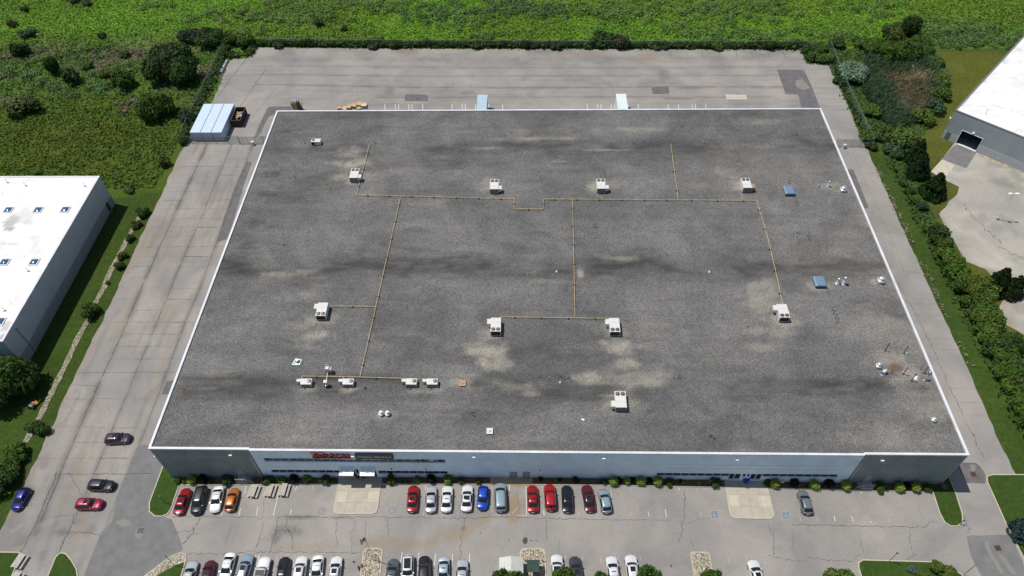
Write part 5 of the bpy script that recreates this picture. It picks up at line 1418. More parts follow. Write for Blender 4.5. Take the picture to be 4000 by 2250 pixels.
# stone swale by the left warehouse
sw = SP('B0', (1330, 700), (1240, 850), (1150, 1030), (1060, 1190), (980, 1370), z=0) + SP('C0', (1000, 20), (900, 200), (850, 330), (790, 430), (720, 560), (650, 720), (580, 860), (520, 980), (440, 1140), (380, 1270), (290, 1410), z=0) + SP('D0', (300, 70), (240, 190), z=0)
def ribbon(pts, w_):
    L = []; R = []
    for i_, p in enumerate(pts):
        a = Vector(pts[max(i_ - 1, 0)]); c2 = Vector(pts[min(i_ + 1, len(pts) - 1)]); d = (c2 - a).normalized(); n_ = Vector((-d.y, d.x)) * w_ / 2 * random.uniform(.75, 1.2)
        L.append((p[0] + n_.x, p[1] + n_.y)); R.append((p[0] - n_.x, p[1] - n_.y))
    return ccw(L + R[::-1])
sheet('stone_swale', ribbon(densify(sw, 1.0, False), 1.15), SWALE, .02, .25)

# ------------------------------------------------------------------ fences and gates
def fence(name, label, pts, h=2.3, step=3.0, cat='fence', rail=True):
    e = empty(name, (pts[0][0], pts[0][1], 0)); tag(e, label, cat)
    P = [Vector((p[0] - pts[0][0], p[1] - pts[0][1])) for p in pts]
    wire = MB(); rail_ = MB(); pm = MB().tube([(0, 0, 0), (0, 0, h + .05)], .045, 6).mesh('post', GALVD)
    for p, q in zip(P[:-1], P[1:]):
        wire.quad((p.x, p.y, .03), (q.x, q.y, .03), (q.x, q.y, h), (p.x, p.y, h))
        rail_.tube([(p.x, p.y, h), (q.x, q.y, h)], .03, 5)
        n_ = max(1, int((q - p).length / step))
        for k in range(n_):
            r = p.lerp(q, k / n_); link('post', pm, e, (r.x, r.y, 0))
    link('post', pm, e, (P[-1].x, P[-1].y, 0))
    wire.build('wire_mesh', WIRE, e); rail_.build('top_rail', GALVD, e)
    return e
GALVD = mat('fence_steel', (0.3, 0.36, 0.34), .45, .4)
fence('chain_link_fence', 'green grey chain link fence climbing beside the trees at upper left', [(-27.75, 92.2), (-28.0, 104), (-28.3, 118), (-28.5, 131.5)])
fence('chain_link_fence', 'chain link fence in front of the white containers', [(-27.65, 92.15), (-12.3, 91.95)])
fence('chain_link_fence', 'long chain link fence along the back of the yard', [(-28.4, 138.9), (-19.2, 138.4), (18.6, 137.2), (55, 136.4), (93, 135.7), (129, 135.1), (147.3, 134.6)], step=3.2)
fence('chain_link_fence', 'chain link fence running beside the reeds at upper right', [(147.3, 134.4), (146.4, 118.7), (146.25, 96), (146.3, 90.3)])
fence('chain_link_fence', 'short chain link fence closing the right lane by the gate', [(143.2, 90.05), (146.2, 90.25)])
fence('chain_link_fence', 'short chain link fence between the left gate and the warehouse', [(-6.0, 92.0), (-0.3, 92.0)])
def gate(label, a, b_, box_at):
    e = empty('sliding_gate', (a[0], a[1], 0)); tag(e, label, 'gate')
    d = Vector((b_[0] - a[0], b_[1] - a[1])); L = d.length; e.rotation_euler = (0, 0, math.atan2(d.y, d.x))
    b = MB(); b.tube([(0, 0, .15), (L, 0, .15)], .04, 6); b.tube([(0, 0, 2.2), (L, 0, 2.2)], .04, 6)
    for k in range(4):
        x = L * k / 3; b.tube([(x, 0, .15), (x, 0, 2.2)], .04, 6)
    for k in range(3):
        b.tube([(L * k / 3, 0, .15), (L * (k + 1) / 3, 0, 2.2)], .025, 5)
    b.build('gate_frame', GALVD, e)
    b = MB(); b.quad((0, .01, .15), (L, .01, .15), (L, .01, 2.2), (0, .01, 2.2)); b.build('wire_mesh', WIRE, e)
    for x in (-.12, L + .12):
        b = MB(); b.tube([(x, -.15, 0), (x, -.15, 2.7)], .06, 6); b.build('gate_post', GALVD, e)
    b = MB(); b.box(box_at - .3, box_at + .3, -.8, -.25, 0, 1.0); b.box(box_at - .34, box_at + .34, -.84, -.21, 1.0, 1.08); b.build('gate_motor', UNITW, e)
gate('sliding gate with motor box left of the warehouse', (-12.2, 91.9), (-6.2, 91.95), 3.4)
gate('sliding gate with motor box right of the warehouse', (137.3, 90.0), (143.0, 90.0), 1.9)

# ------------------------------------------------------------------ things in the back yard
CONTW = mat('container_white', (0.5, 0.6, 0.72), .5, noise=.6, amount=.07)
for k, lb in enumerate(('left one of three white shipping containers behind the fence', 'middle one of three white shipping containers behind the fence', 'right one of three white shipping containers beside the rusty skip')):
    x0 = -24.75 + k * 2.76
    e = empty('shipping_container', (x0 + 1.28, 99.2, 0)); tag(e, lb, 'container', 'white shipping containers')
    b = MB(); b.box(-1.27, 1.27, -6.1, 6.1, .12, 2.62); b.build('body', CONTW, e)
    b = MB()
    for q in range(24):
        y = -5.9 + q * .5; b.box(-1.295, -1.272, y, y + .22, .3, 2.5); b.box(1.272, 1.295, y, y + .22, .3, 2.5)
    b.build('side_ribs', CONTW, e)
    b = MB(); b.box(-1.3, 1.3, -6.12, 6.12, 2.625, 2.7); b.build('roof', CONTW, e)
    for s in (-1, 1):
        b = MB(); b.box(min(s * .02, s * 1.2), max(s * .02, s * 1.2), -6.16, -6.11, .25, 2.5); dd = b.build('door', CONTW, e)
        b = MB()
        for x in (.35, .85): b.tube([(s * x, -6.19, .2), (s * x, -6.19, 2.55)], .025, 5)
        b.build('lock_rod', GALV, dd)
    b = MB()
    for sx in (-1, 1):
        for sy in (-1, 1): b.box(sx * 1.15 - .12, sx * 1.15 + .12, sy * 6.0 - .12, sy * 6.0 + .12, 0, .118)
    b.build('corner_casting', DKSTEEL, e)
c = S('A0', 2245, 1075, 2.0)
e = empty('skip', (c[0], c[1], 0), .02); tag(e, 'dark rusty open skip full of scrap beside the white containers', 'skip')
b = MB()
W2, L2, H2 = 1.25, 2.9, 2.0
b.box(-W2, W2, -L2, L2, .15, .25); b.box(-W2, -W2 + .08, -L2, L2, .25, H2); b.box(W2 - .08, W2, -L2, L2, .25, H2); b.box(-W2 + .08, W2 - .08, -L2, -L2 + .08, .25, H2); b.box(-W2 + .08, W2 - .08, L2 - .08, L2, .25, H2)
for q in range(6):
    y = -L2 + .3 + q * 1.05
    b.box(-W2 - .08, -W2, y, y + .12, .2, H2); b.box(W2, W2 + .08, y, y + .12, .2, H2)
b.build('body', RUSTDK, e)
b = MB(); b.box(-W2 - .05, -W2 + .12, -L2 - .05, L2 + .05, H2, H2 + .1); b.box(W2 - .12, W2 + .05, -L2 - .05, L2 + .05, H2, H2 + .1); b.box(-W2 + .12, W2 - .12, -L2 - .05, -L2 + .12, H2, H2 + .1); b.box(-W2 + .12, W2 - .12, L2 - .12, L2 + .05, H2, H2 + .1); b.build('rim', mat('worn_rim', (0.07, 0.045, 0.035), .7, noise=3, amount=.4), e)
scrapm = [mat('scrap_orange', (0.35, .17, .07), .8), mat('scrap_steel', (.35, .37, .4), .4, .6), mat('scrap_brown', (.13, .09, .06), .9), mat('scrap_white', (.5, .5, .48), .7)]
for k in range(9):
    b = MB(); sx, sy, sz = random.uniform(.15, .5), random.uniform(.3, 1.1), random.uniform(.1, .35); x, y = random.uniform(-.6, .6), random.uniform(-2.0, 2.0)
    if k % 3 == 0: b.tube([(0, -sy, 0), (0, sy, .15)], .16, 8)
    else: b.box(-sx, sx, -sy, sy, 0, sz)
    o = b.build('scrap', scrapm[k % 4], None, (c[0] + x, c[1] + y, .95 + .06 * k), random.uniform(0, 3)); tag(o, ('rusty sheet', 'steel tube', 'brown board', 'white panel', 'orange box', 'grey plate', 'brown crate', 'pale block', 'long beam')[k] + ' among the scrap inside the dark skip', 'scrap', 'scrap in the skip')
b = MB(); b.box(-W2 + .1, W2 - .1, -L2 + .1, L2 - .1, .25, .9); b.build('load', scrapm[2], e)

def trailer(t, x, y, label, m):
    h = 3.9
    far = S(t, x, y, h)
    L = far[1] - (BD + .5)
    e = empty('semi_trailer', (far[0], far[1], 0)); tag(e, label, 'trailer', 'trailers parked at the rear docks')
    b = MB(); b.box(-1.28, 1.28, -L, 0, 1.15, h - .03); b.build('box_body', m, e)
    b = MB(); b.box(-1.3, 1.3, -L, .02, h - .03, h); 
    for q in range(int(L / 1.2)): b.box(-1.25, 1.25, -L + .5 + q * 1.2, -L + .53 + q * 1.2, h, h + .012)
    b.build('roof', m, e)
    b = MB(); b.box(-.5, .5, -L + .3, -.4, .85, 1.15); b.build('chassis', DKSTEEL, e)
    for s in (-1, 1):
        b = MB(); b.tube([(s * .8, -2.2, 0), (s * .8, -2.2, 1.15)], .08, 6); b.build('landing_leg', DKSTEEL, e)
        for yy in (-L + 2.0, -L + 3.3):
            b = MB(); b.tube([(s * 1.0 - .28, yy, .5), (s * 1.0 + .28, yy, .5)], .5, 14); b.build('wheel', TYRE, e)
    b = MB(); b.box(-1.1, 1.1, .004, .05, 1.3, 3.4); b.build('front_panel', m, e)
trailer('A1', 2138, 893, 'blue grey trailer backed to the left rear dock', mat('trailer_blue_grey', (0.36, 0.49, 0.56), .5, noise=.5, amount=.08))
trailer('A2', 1028, 885, 'pale greenish white trailer backed to the right rear dock', mat('trailer_pale', (0.6, 0.68, 0.66), .5, noise=.5, amount=.07))

c = S('A1', 372, 1020, 0)
e = empty('pallet_stack', (c[0], c[1], 0)); tag(e, 'stack of wooden pallets topped with a blue sheet behind the warehouse', 'pallets')
b = MB()
for k in range(13):
    for q in range(5): b.box(-.75 + q * .32, -.57 + q * .32, -.6, .6, k * .16 + .1, k * .16 + .14)
    for q in (-.6, 0, .5): b.box(-.75, .75, q, q + .1, k * .16, k * .16 + .1)
b.build('pallets', WOODP, e)
b = MB(); b.box(-.72, .72, -.3, .72, 2.12, 2.3); b.box(-.2, -.1, -.3, .72, 2.3, 2.45); b.box(.25, .35, -.3, .72, 2.3, 2.45); b.box(-.65, -.55, -.3, .72, 2.3, 2.45); b.build('blue_sheet', mat('blue_tarpaulin', (0.25, .42, .55), .5), e)
c = S('A1', 415, 1035, 0)
e = empty('timber_frame', (c[0], c[1], 0)); tag(e, 'dark leaning timber frame right of the pallet stack', 'timber')
b = MB(); b.add([(-.3, -.6, 0), (.5, -.6, 0), (.5, .7, 0), (-.3, .7, 0), (.0, -.6, 2.6), (.1, -.6, 2.6), (.1, .6, 2.5), (0, .6, 2.5)], [(3, 2, 1, 0), (4, 5, 6, 7), (0, 1, 5, 4), (1, 2, 6, 5), (2, 3, 7, 6), (3, 0, 4, 7)]); b.build('panel', mat('dark_timber', (.09, .06, .04), .9, noise=3, amount=.3), e)
b = MB(); b.tube([(.6, .2, 0), (.9, .4, 2.0)], .06, 5); b.tube([(.8, -.4, 0), (.75, .3, 1.7)], .05, 5); b.build('prop', mat('dark_timber_prop', (.08, .055, .04), .9), e)
for k, (x, y, sx, sy, sz, lb) in enumerate(((790, 1025, .6, .35, .35, 'leftmost brown carton of the pile behind the roof edge'), (835, 1030, .7, .5, .25, 'flat tan carton second from left in the pile behind the roof edge'), (880, 1022, .6, .5, .55, 'crumpled carton third from left in the pile behind the roof edge'), (925, 1010, .8, .5, .6, 'large tan carton mid pile behind the roof edge'), (975, 1000, .75, .5, .7, 'tallest tan carton of the pile behind the roof edge'), (972, 1030, .6, .35, .3, 'pale low carton in front of the tallest carton'), (1022, 1008, .7, .55, .7, 'white topped carton at the right end of the pile'))):
    c = S('A1', x, y, 0); e = empty('carton', (c[0], c[1], 0), random.uniform(-.3, .3)); tag(e, lb, 'carton', 'cartons dumped behind the warehouse')
    b = MB(); b.box(-sx, sx, -sy, sy, 0, sz); b.build('box', CARD if k != 6 else mat('pale_carton', (.55, .5, .42), .8), e)
    b = MB(); b.add([(-sx, sy, sz), (sx, sy, sz), (sx * 1.1, sy * 1.6, sz + .3), (-sx * .9, sy * 1.6, sz + .25)], [(0, 1, 2, 3)]); b.build('flap', CARD, e)
    b = MB(); b.add([(-sx, -sy, sz), (sx, -sy, sz), (sx, -sy * 1.5, sz + .18), (-sx, -sy * 1.4, sz + .12)], [(0, 3, 2, 1)]); b.build('flap', CARD, e)
c0, c1 = S('A0', 2142, 565, 0.3), S('A0', 2085, 680, 0.3)
e = empty('steel_barrier', ((c0[0] + c1[0]) / 2, (c0[1] + c1[1]) / 2, 0), math.atan2(c0[1] - c1[1], c0[0] - c1[0])); tag(e, 'long blue grey steel barrier lying by the upper left fence', 'barrier')
L = math.hypot(c0[0] - c1[0], c0[1] - c1[1]) / 2
b = MB(); b.box(-L, L, -.4, .4, .05, .35); b.box(-L * .9, L * .95, -.25, .2, .35, .55); b.build('beams', mat('blue_grey_steel', (.3, .38, .43), .5, .3), e)
b = MB()
for x in (-L * .9, 0, L * .9): b.box(x - .1, x + .1, -.5, .5, 0, .05)
b.build('bearers', WOODG, e)

# ------------------------------------------------------------------ cars
def car_shape(kind):
    D = dict(L=4.75, W=1.84, H=1.44, belt=.92, xf=1.05, rf=.3, rr=-1.0, xr=-1.7, hood=.7, hoodc=.9, trunk=.96, tail=.9, wb=.85, wt=.62, base=2.75, rw=.33)
    if kind == 'hatch': D.update(L=4.2, W=1.78, H=1.5, belt=.95, xf=1.0, rf=.3, rr=-1.35, xr=-1.88, trunk=1.0, tail=.92, base=2.6)
    if kind == 'suv': D.update(L=4.65, W=1.88, H=1.68, belt=1.05, xf=1.02, rf=.4, rr=-1.75, xr=-2.14, hood=.88, hoodc=1.03, trunk=1.08, tail=1.02, wt=.66, base=2.7, rw=.36)
    if kind == 'minivan': D.update(L=5.1, W=1.98, H=1.74, belt=1.05, xf=1.5, rf=.72, rr=-2.05, xr=-2.4, hood=.82, hoodc=1.02, trunk=1.06, tail=1.0, wt=.7, wb=.9, base=3.05, rw=.34)
    if kind == 'pickup': D.update(L=5.4, W=1.9, H=1.8, belt=1.12, xf=.95, rf=.5, rr=-.75, xr=-.95, hood=1.05, hoodc=1.12, trunk=1.05, tail=1.05, wt=.74, wb=.86, base=3.3, rw=.4)
    return D
CARMESH = {}
def car_meshes(kind):
    if kind in CARMESH: return CARMESH[kind]
    D = car_shape(kind); M = {}
    L, Wd, H = D['L'], D['W'], D['H']; h2 = L / 2
    st_ = [-h2, -h2 + .12, -h2 + .35, D['xr'] - .02, (D['xr'] + 0) / 2, 0, D['xf'], D['xf'] + .12, (D['xf'] + h2) / 2 + .1, h2 - .45, h2 - .16, h2]
    def wid(x):
        t = abs(x) / h2
        return Wd / 2 * (1 - .13 * max(0, t - .72) ** 2 / .078)
    def top(x):
        if x <= -h2 + .01: return D['tail'] - .12
        if x < D['xr'] - .05: return D['tail'] + (D['trunk'] - D['tail']) * min(1, (x + h2) / .4)
        if x <= D['xf']: return D['belt'] + .02
        t = (x - D['xf']) / (h2 - D['xf'])
        return D['hoodc'] + (D['hood'] - D['hoodc']) * t ** 1.6 - (.14 if t > .99 else (.03 if t > .85 else 0))
    vs = []; n = 13
    for x in st_:
        w_ = wid(x); tz = top(x); lo = .22 + (.1 if abs(x) > h2 - .1 else 0)
        half = [(w_ * .8, lo), (w_ * .97, lo + .12), (w_, .55), (w_ * .985, tz - .2), (w_ * .92, tz - .06), (w_ * .68, tz + .005)]
        ring = [(-a, z) for a, z in half] + [(0, tz + .035)] + [(a, z) for a, z in reversed(half)]
        bow = .36 * (abs(x) / h2) ** 5 * (1 if x > 0 else .75)
        vs += [(x - math.copysign(bow * (abs(y) / (Wd / 2)) ** 2.2, x), y, z) for y, z in ring]
    fs = []
    for i_ in range(len(st_) - 1):
        for k in range(n):
            fs.append((i_ * n + k, i_ * n + (k + 1) % n, (i_ + 1) * n + (k + 1) % n, (i_ + 1) * n + k))
    fs += [tuple(range(n)), tuple(range(len(st_) * n - 1, (len(st_) - 1) * n - 1, -1))]
    b = MB().add(vs, fs)
    bz = D['belt'] - .01
    ys7 = [-1, -.72, -.38, 0, .38, .72, 1]
    def ring(xf, xr, hw, z, bf=.17, br=.1):
        fr = [(xf - bf * y * y * abs(y) ** .3, hw * .9 * y, z) for y in ys7]
        sd = [(xf - .36 + (xr + .3 - xf + .36) * t, hw * (1 + .03 * math.sin(math.pi * t)), z) for t in (0, .33, .66, 1)]
        bk = [(xr + br * y * y, -hw * .9 * y, z) for y in ys7]
        return fr + sd + bk + [(x, -y, z) for x, y, z in reversed(sd)]
    R0 = ring(D['xf'] + .06, D['xr'] - .03, D['wb'], bz); R1 = ring(D['rf'] + .05, D['rr'] - .03, D['wt'] + .03, H - .085, .13)
    R2 = ring(D['rf'] - .12, D['rr'] + .12, D['wt'] - .07, H - .012, .1); R3 = ring(D['rf'] - .42, D['rr'] + .42, D['wt'] - .3, H + .014, .06, .04)
    m_ = len(R0); rings = [R0, R1, R2, R3]
    fs = [(i_ * m_ + k, i_ * m_ + (k + 1) % m_, (i_ + 1) * m_ + (k + 1) % m_, (i_ + 1) * m_ + k) for i_ in range(3) for k in range(m_)] + [tuple(range(3 * m_, 4 * m_))]
    b.add([p for r in rings for p in r], fs)
    if kind == 'pickup':
        pass
    # smooth sides, crisp creases
    me_ = b.mesh('body', PAINT, True)
    me_.set_sharp_from_angle(angle=math.radians(38)) if hasattr(me_, 'set_sharp_from_angle') else None
    M['body'] = me_
    def glass(idx, name, t0, t1, off=.02):
        """curved pane following the cabin, lying just proud of it"""
        P = []
        for k in idx:
            p, q = Vector(R0[k]), Vector(R1[k]); tg = Vector(R0[(k + 1) % m_]) - Vector(R0[k - 1])
            nrm = tg.cross(q - p).normalized()
            if nrm.z < 0: nrm = -nrm
            if nrm.dot(Vector((p.x - (D['xf'] + D['xr']) / 2, p.y, .6))) < 0: nrm = -nrm
            P += [p.lerp(q, t0) + nrm * off, p.lerp(q, t1) + nrm * off]
        nn = len(idx)
        return MB().add(P, [(2 * k, 2 * k + 2, 2 * k + 3, 2 * k + 1) for k in range(nn - 1)]).mesh(name, CARGLASS, True)
    M['windshield'] = glass(range(0, 7), 'windshield', .06, .98)
    M['rear_window'] = glass(range(11, 18), 'rear_window', .12 if kind in ('sedan', 'hatch') else .22, .96)
    M['side_l'] = glass(range(7, 11), 'side_window', .14, .93); M['side_r'] = glass(range(18, 22), 'side_window', .14, .93)
    b = MB(); b.tube([(0, -.1, 0), (0, .1, 0)], D['rw'], 16, 0); b.tube([(0, -.108, 0), (0, .108, 0)], D['rw'] * .62, 12, 1); M['wheel'] = b.mesh('wheel', [TYRE, RIM])
    b = MB(); b.obox((0, 0), .42, .3, -.07, .07, 0); M['headlight'] = b.mesh('headlight', HEADL)
    b = MB(); b.box(-.13, .1, -.16, .16, -.08, .08); M['taillight'] = b.mesh('taillight', TAILL)
    b = MB(); b.add([(-.08, -.1, -.06), (.1, -.09, -.05), (.1, .09, -.05), (-.08, .1, -.06), (-.08, -.1, .08), (.06, -.08, .07), (.06, .08, .07), (-.08, .1, .08)], [(3, 2, 1, 0), (4, 5, 6, 7), (0, 1, 5, 4), (1, 2, 6, 5), (2, 3, 7, 6), (3, 0, 4, 7)]); M['mirror'] = b.mesh('mirror', PAINT)
    b = MB(); b.tube([(D['rf'] - .3, 0, 0), (D['rr'] + .2, 0, 0)], .022, 5); M['rail'] = b.mesh('roof_rail', TRIM)
    b = MB(); b.box(-.38, .38, -.4, .4, 0, .012); M['sunroof'] = b.mesh('sunroof', CARGLASS)
    x0, x1 = D['rr'] + .3, D['rf'] - .25
    b = MB(); b.box(x0, x1, -D['wt'] + .14, D['wt'] - .14, 0, .014); M['glass_roof'] = b.mesh('glass_roof', CARGLASS)
    b = MB(); b.box(h2 - .06, h2 + .015, -.45, .45, .36, .58); M['grille'] = b.mesh('grille', TRIM)
    b = MB(); b.box(-h2 - .02, -h2 + .02, -.26, .26, .5, .63); M['plate'] = b.mesh('number_plate', LAMPW)
    if kind == 'pickup':
        b = MB(); b.box(-h2 + .1, D['xr'] - .1, -.82, .82, D['trunk'] + .02, D['trunk'] + .09)
        for q in range(6): b.box(-h2 + .1, D['xr'] - .1, -.76 + q * .29, -.73 + q * .29, D['trunk'] + .09, D['trunk'] + .11)
        M['bed'] = b.mesh('bed_cover', TRIM)
    CARMESH[kind] = M
    return M

def car(kind, front, rear, color, label, extra=(), group='cars parked in front', scale=1.0):
    """front and rear are image points of the two ends of the car at about bumper height"""
    D = car_shape(kind); M = car_meshes(kind)
    g = []
    for t, x, y in (front, rear):
        z = .6
        for _ in range(4):
            p = S(t, x, y, z); z = float(gz(*p)) + .6
        g.append(p)
    (fx, fy), (bx_, by_) = g
    cx_, cy_ = (fx + bx_) / 2, (fy + by_) / 2
    a = math.atan2(fy - by_, fx - bx_)
    e = empty('parked_car', (cx_, cy_, float(gz(cx_, cy_))), a); e.scale = (scale,) * 3
    tag(e, label, 'car', group)
    names = {}
    def put(key, name, loc=(0, 0, 0), rz=0):
        o = link(name, M[key], e, loc, rz); o.color = (*color, 1); return o
    put('body', 'body')
    for k, nme in (('windshield', 'windshield'), ('rear_window', 'rear_window'), ('side_l', 'side_window'), ('side_r', 'side_window')): put(k, nme)
    hw = D['W'] / 2
    for sx in (-1, 1):
        for sy in (-1, 1):
            put('wheel', 'wheel', (sx * D['base'] / 2, sy * (hw - .09), D['rw']))
    for sy in (-1, 1):
        put('headlight', 'headlight', (D['L'] / 2 - .47, sy * (hw - .29), D['hood'] - .1), -sy * .5)
        put('taillight', 'taillight', (-D['L'] / 2 + .3, sy * (hw - .27), D['tail'] - .12), sy * .35)
        put('mirror', 'mirror', (D['xf'] - .3, sy * (hw - .01), D['belt'] + .07))
    put('grille', 'grille'); put('plate', 'number_plate')
    for x in extra:
        if x == 'sunroof': put('sunroof', 'sunroof', ((D['rf'] - .62), 0, D['H'] + .006))
        if x == 'glass': put('glass_roof', 'glass_roof', (0, 0, D['H'] + .004))
        if x == 'rails':
            for sy in (-1, 1): put('rail', 'roof_rail', (0, sy * (D['wt'] - .1), D['H'] + .02))
        if x == 'bed': put('bed', 'bed_cover')
        if x == 'soft':
            b = MB(); b.box(D['rr'] + .1, D['rf'] - .25, -D['wt'] + .06, D['wt'] - .06, D['H'] - .02, D['H'] + .04); b.build('soft_top', TRIM, e)
        if x == 'wiper':
            pass
    return e
WH = (0.72, 0.73, 0.74); SIL = (0.42, 0.45, 0.48); BLK = (0.012, 0.014, 0.018); RED = (0.3, 0.008, 0.012); DRED = (0.11, 0.012, 0.02); ORG = (0.46, 0.14, 0.025); BLU = (0.01, 0.012, 0.16); BBL = (0.008, 0.06, 0.42); GRY = (0.16, 0.18, 0.2); DGRY = (0.05, 0.055, 0.06); PUR = (0.045, 0.028, 0.06); SBL = (0.25, 0.32, 0.38); MAR = (0.1, 0.01, 0.018)
cars = [
    ('suv', ('D0', 1238, 148), ('D0', 990, 162), PUR, 'dark purple people carrier nearest the warehouse corner on the left lane', ('rails', 'sunroof')),
    ('suv', ('D0', 1085, 600), ('D0', 832, 592), BLK, 'black estate car on the left lane between the purple and red ones', ()),
    ('suv', ('D0', 985, 772), ('D0', 705, 772), (0.27, 0.01, 0.04), 'crimson off roader with roof rails on the left lane', ('rails', 'sunroof')),
    ('hatch', ('D0', 133, 835), ('D0', 262, 612), BLU, 'deep blue car parked alone at the far left edge of the yard', ()),
    ('sedan', ('D0', 1762, 630), ('D0', 1678, 862), RED, 'red saloon beside the left grass island', ('sunroof',)),
    ('minivan', ('D0', 1845, 865), ('D0', 1915, 610), BLK, 'long black people carrier between the red saloon and white saloon', ('rails',)),
    ('sedan', ('D0', 2020, 855), ('D0', 2072, 600), WH, 'white saloon with bonnet towards the road, beside the orange car', ()),
    ('hatch', ('D0', 2215, 630), ('D0', 2163, 832), ORG, 'orange hatchback left of the picnic tables', ()),
    ('sedan', ('D1', 1488, 600), ('D1', 1470, 845), RED, 'bright red saloon with a sunroof right of the left entrance', ('sunroof',)),
    ('sedan', ('D1', 1655, 610), ('D1', 1648, 840), SIL, 'silver saloon right of the red sunroof car', ()),
    ('sedan', ('D1', 1808, 600), ('D1', 1793, 845), WH, 'white roofed saloon beside the silver saloon in the front row', ()),
    ('sedan', ('D1', 1997, 595), ('D1', 1985, 835), WH, 'white saloon with a black glass roof left of the bright blue car', ('glass',)),
    ('hatch', ('D1', 2133, 835), ('D1', 2148, 592), BBL, 'bright blue car with its nose towards the road', ()),
    ('minivan', ('D1', 2300, 582), ('D1', 2312, 838), SBL, 'grey blue people carrier right of the bright blue car', ()),
    ('sedan', ('D2', 190, 600), ('D2', 200, 845), RED, 'red saloon with a magenta sheen, left of the tall red car', ()),
    ('suv', ('D2', 350, 588), ('D2', 368, 832), (0.36, 0.008, 0.012), 'tall bright red crossover left of the black saloon', ()),
    ('sedan', ('D2', 515, 600), ('D2', 528, 848), BLK, 'black saloon between the bright red crossover and maroon saloon', ()),
    ('sedan', ('D2', 700, 598), ('D2', 742, 838), MAR, 'maroon saloon with a pale rear window, parked at a slant', ('sunroof',)),
    ('hatch', ('D2', 855, 628), ('D2', 900, 862), SBL, 'grey blue hatchback at the right end of the middle row', ()),
    ('hatch', ('D3', 322, 652), ('D3', 378, 860), GRY, 'grey hatchback parked alone at the right of the front row', ()),
    ('sedan', ('D0', 1822, 1325), ('D0', 1752, 1570), SIL, 'silver saloon at the left end of the bottom row', ()),
    ('hatch', ('D0', 1990, 1315), ('D0', 1935, 1540), MAR, 'maroon car second from left in the bottom row', ('sunroof',)),
    ('sedan', ('D0', 2110, 1500), ('D0', 2180, 1245), WH, 'white saloon third from left in the bottom row', ()),
    ('suv', ('D0', 2352, 1245), ('D0', 2270, 1520), SBL, 'grey blue estate car with sunroof fourth in the bottom row', ('sunroof', 'rails')),
    ('pickup', ('D1', 92, 1290), ('D1', 20, 1580), WH, 'white open truck with black soft top and bed', ('soft', 'bed')),
    ('sedan', ('D1', 275, 1285), ('D1', 235, 1540), BLK, 'black saloon beside the white open truck', ()),
    ('suv', ('D1', 438, 1275), ('D1', 395, 1530), WH, 'white crossover with sunroof right of the black saloon', ('sunroof',)),
    ('sedan', ('D1', 562, 1520), ('D1', 590, 1275), WH, 'white saloon facing the road between two white sunroof cars', ()),
    ('sedan', ('D1', 765, 1275), ('D1', 730, 1530), WH, 'white saloon with sunroof left of the flagpoles', ('sunroof',)),
    ('sedan', ('D1', 1300, 1305), ('D1', 1265, 1560), (0.09, 0.11, 0.11), 'dark green grey saloon right of the gravel island with flags', ()),
    ('suv', ('D1', 1430, 1520), ('D1', 1437, 1268), WH, 'white crossover with long black glass roof', ('glass',)),
    ('suv', ('D1', 1590, 1275), ('D1', 1590, 1530), BLK, 'black crossover in the bottom row', ()),
    ('sedan', ('D1', 1762, 1540), ('D1', 1775, 1295), (0.36, 0.43, 0.5), 'pale blue silver saloon in the bottom row facing the road', ()),
    ('sedan', ('D1', 1948, 1308), ('D1', 1940, 1560), SIL, 'silver saloon at the right end left of the white shed', ()),
    ('suv', ('D2', 420, 1262), ('D2', 428, 1520), WH, 'white crossover with black glass roof right of the green shelter', ('glass',)),
    ('sedan', ('D2', 590, 1290), ('D2', 625, 1530), DGRY, 'dark grey saloon with sunroof beside the white crossover', ('sunroof',)),
    ('sedan', ('D2', 935, 1278), ('D2', 970, 1530), WH, 'white saloon without sunroof, left of a close pair at the bottom', ()),
    ('suv', ('D2', 1115, 1268), ('D2', 1150, 1520), WH, 'white crossover with sunroof, right of a close pair at the bottom', ('sunroof',)),
    ('sedan', ('D2', 2270, 1318), ('D2', 2345, 1560), WH, 'white saloon with sunroof alone at the bottom right', ('sunroof',)),
]
for kind, fr_, re_, col_, lb, ex in cars:
    car(kind, fr_, re_, col_, lb, ex)

# ------------------------------------------------------------------ small things in front
def place(t, x, y):
    c = S(t, x, y); return (c[0], c[1], float(gz(*c)))
def table(t, x, y, rz, label):
    e = empty('picnic_table', place(t, x, y), rz); tag(e, label, 'picnic table', 'weathered picnic tables')
    b = MB()
    for q in range(5): b.box(-.46 + q * .185, -.285 + q * .185, -1.1, 1.1, .72, .77)
    b.build('table_top', WOODG, e)
    for s in (-1, 1):
        b = MB(); b.box(s * .78 - .14, s * .78 - .005, -1.1, 1.1, .42, .46); b.box(s * .78 + .005, s * .78 + .14, -1.1, 1.1, .42, .46); b.build('bench', WOODG, e)
        b = MB(); y = s * .8; b.box(-.75, .75, y - .04, y + .04, .34, .42)
        b.tube([(-.6, y + .05, 0), (-.25, y + .05, .72)], .05, 4); b.tube([(.6, y + .05, 0), (.25, y + .05, .72)], .05, 4); b.build('leg_frame', WOODG, e)
table('D0', 2400, 660, -.1, 'weathered grey picnic table nearest the orange car')
table('D1', 140, 655, -.08, 'weathered grey picnic table in the middle of three')
table('D1', 268, 650, -.06, 'weathered grey picnic table nearest the left entrance')
table('D0', 200, 1320, -.2, 'weathered picnic table on the far left lawn by the driveway')
table('D0', 160, 1490, -.2, 'weathered picnic table cut off by the bottom left edge')

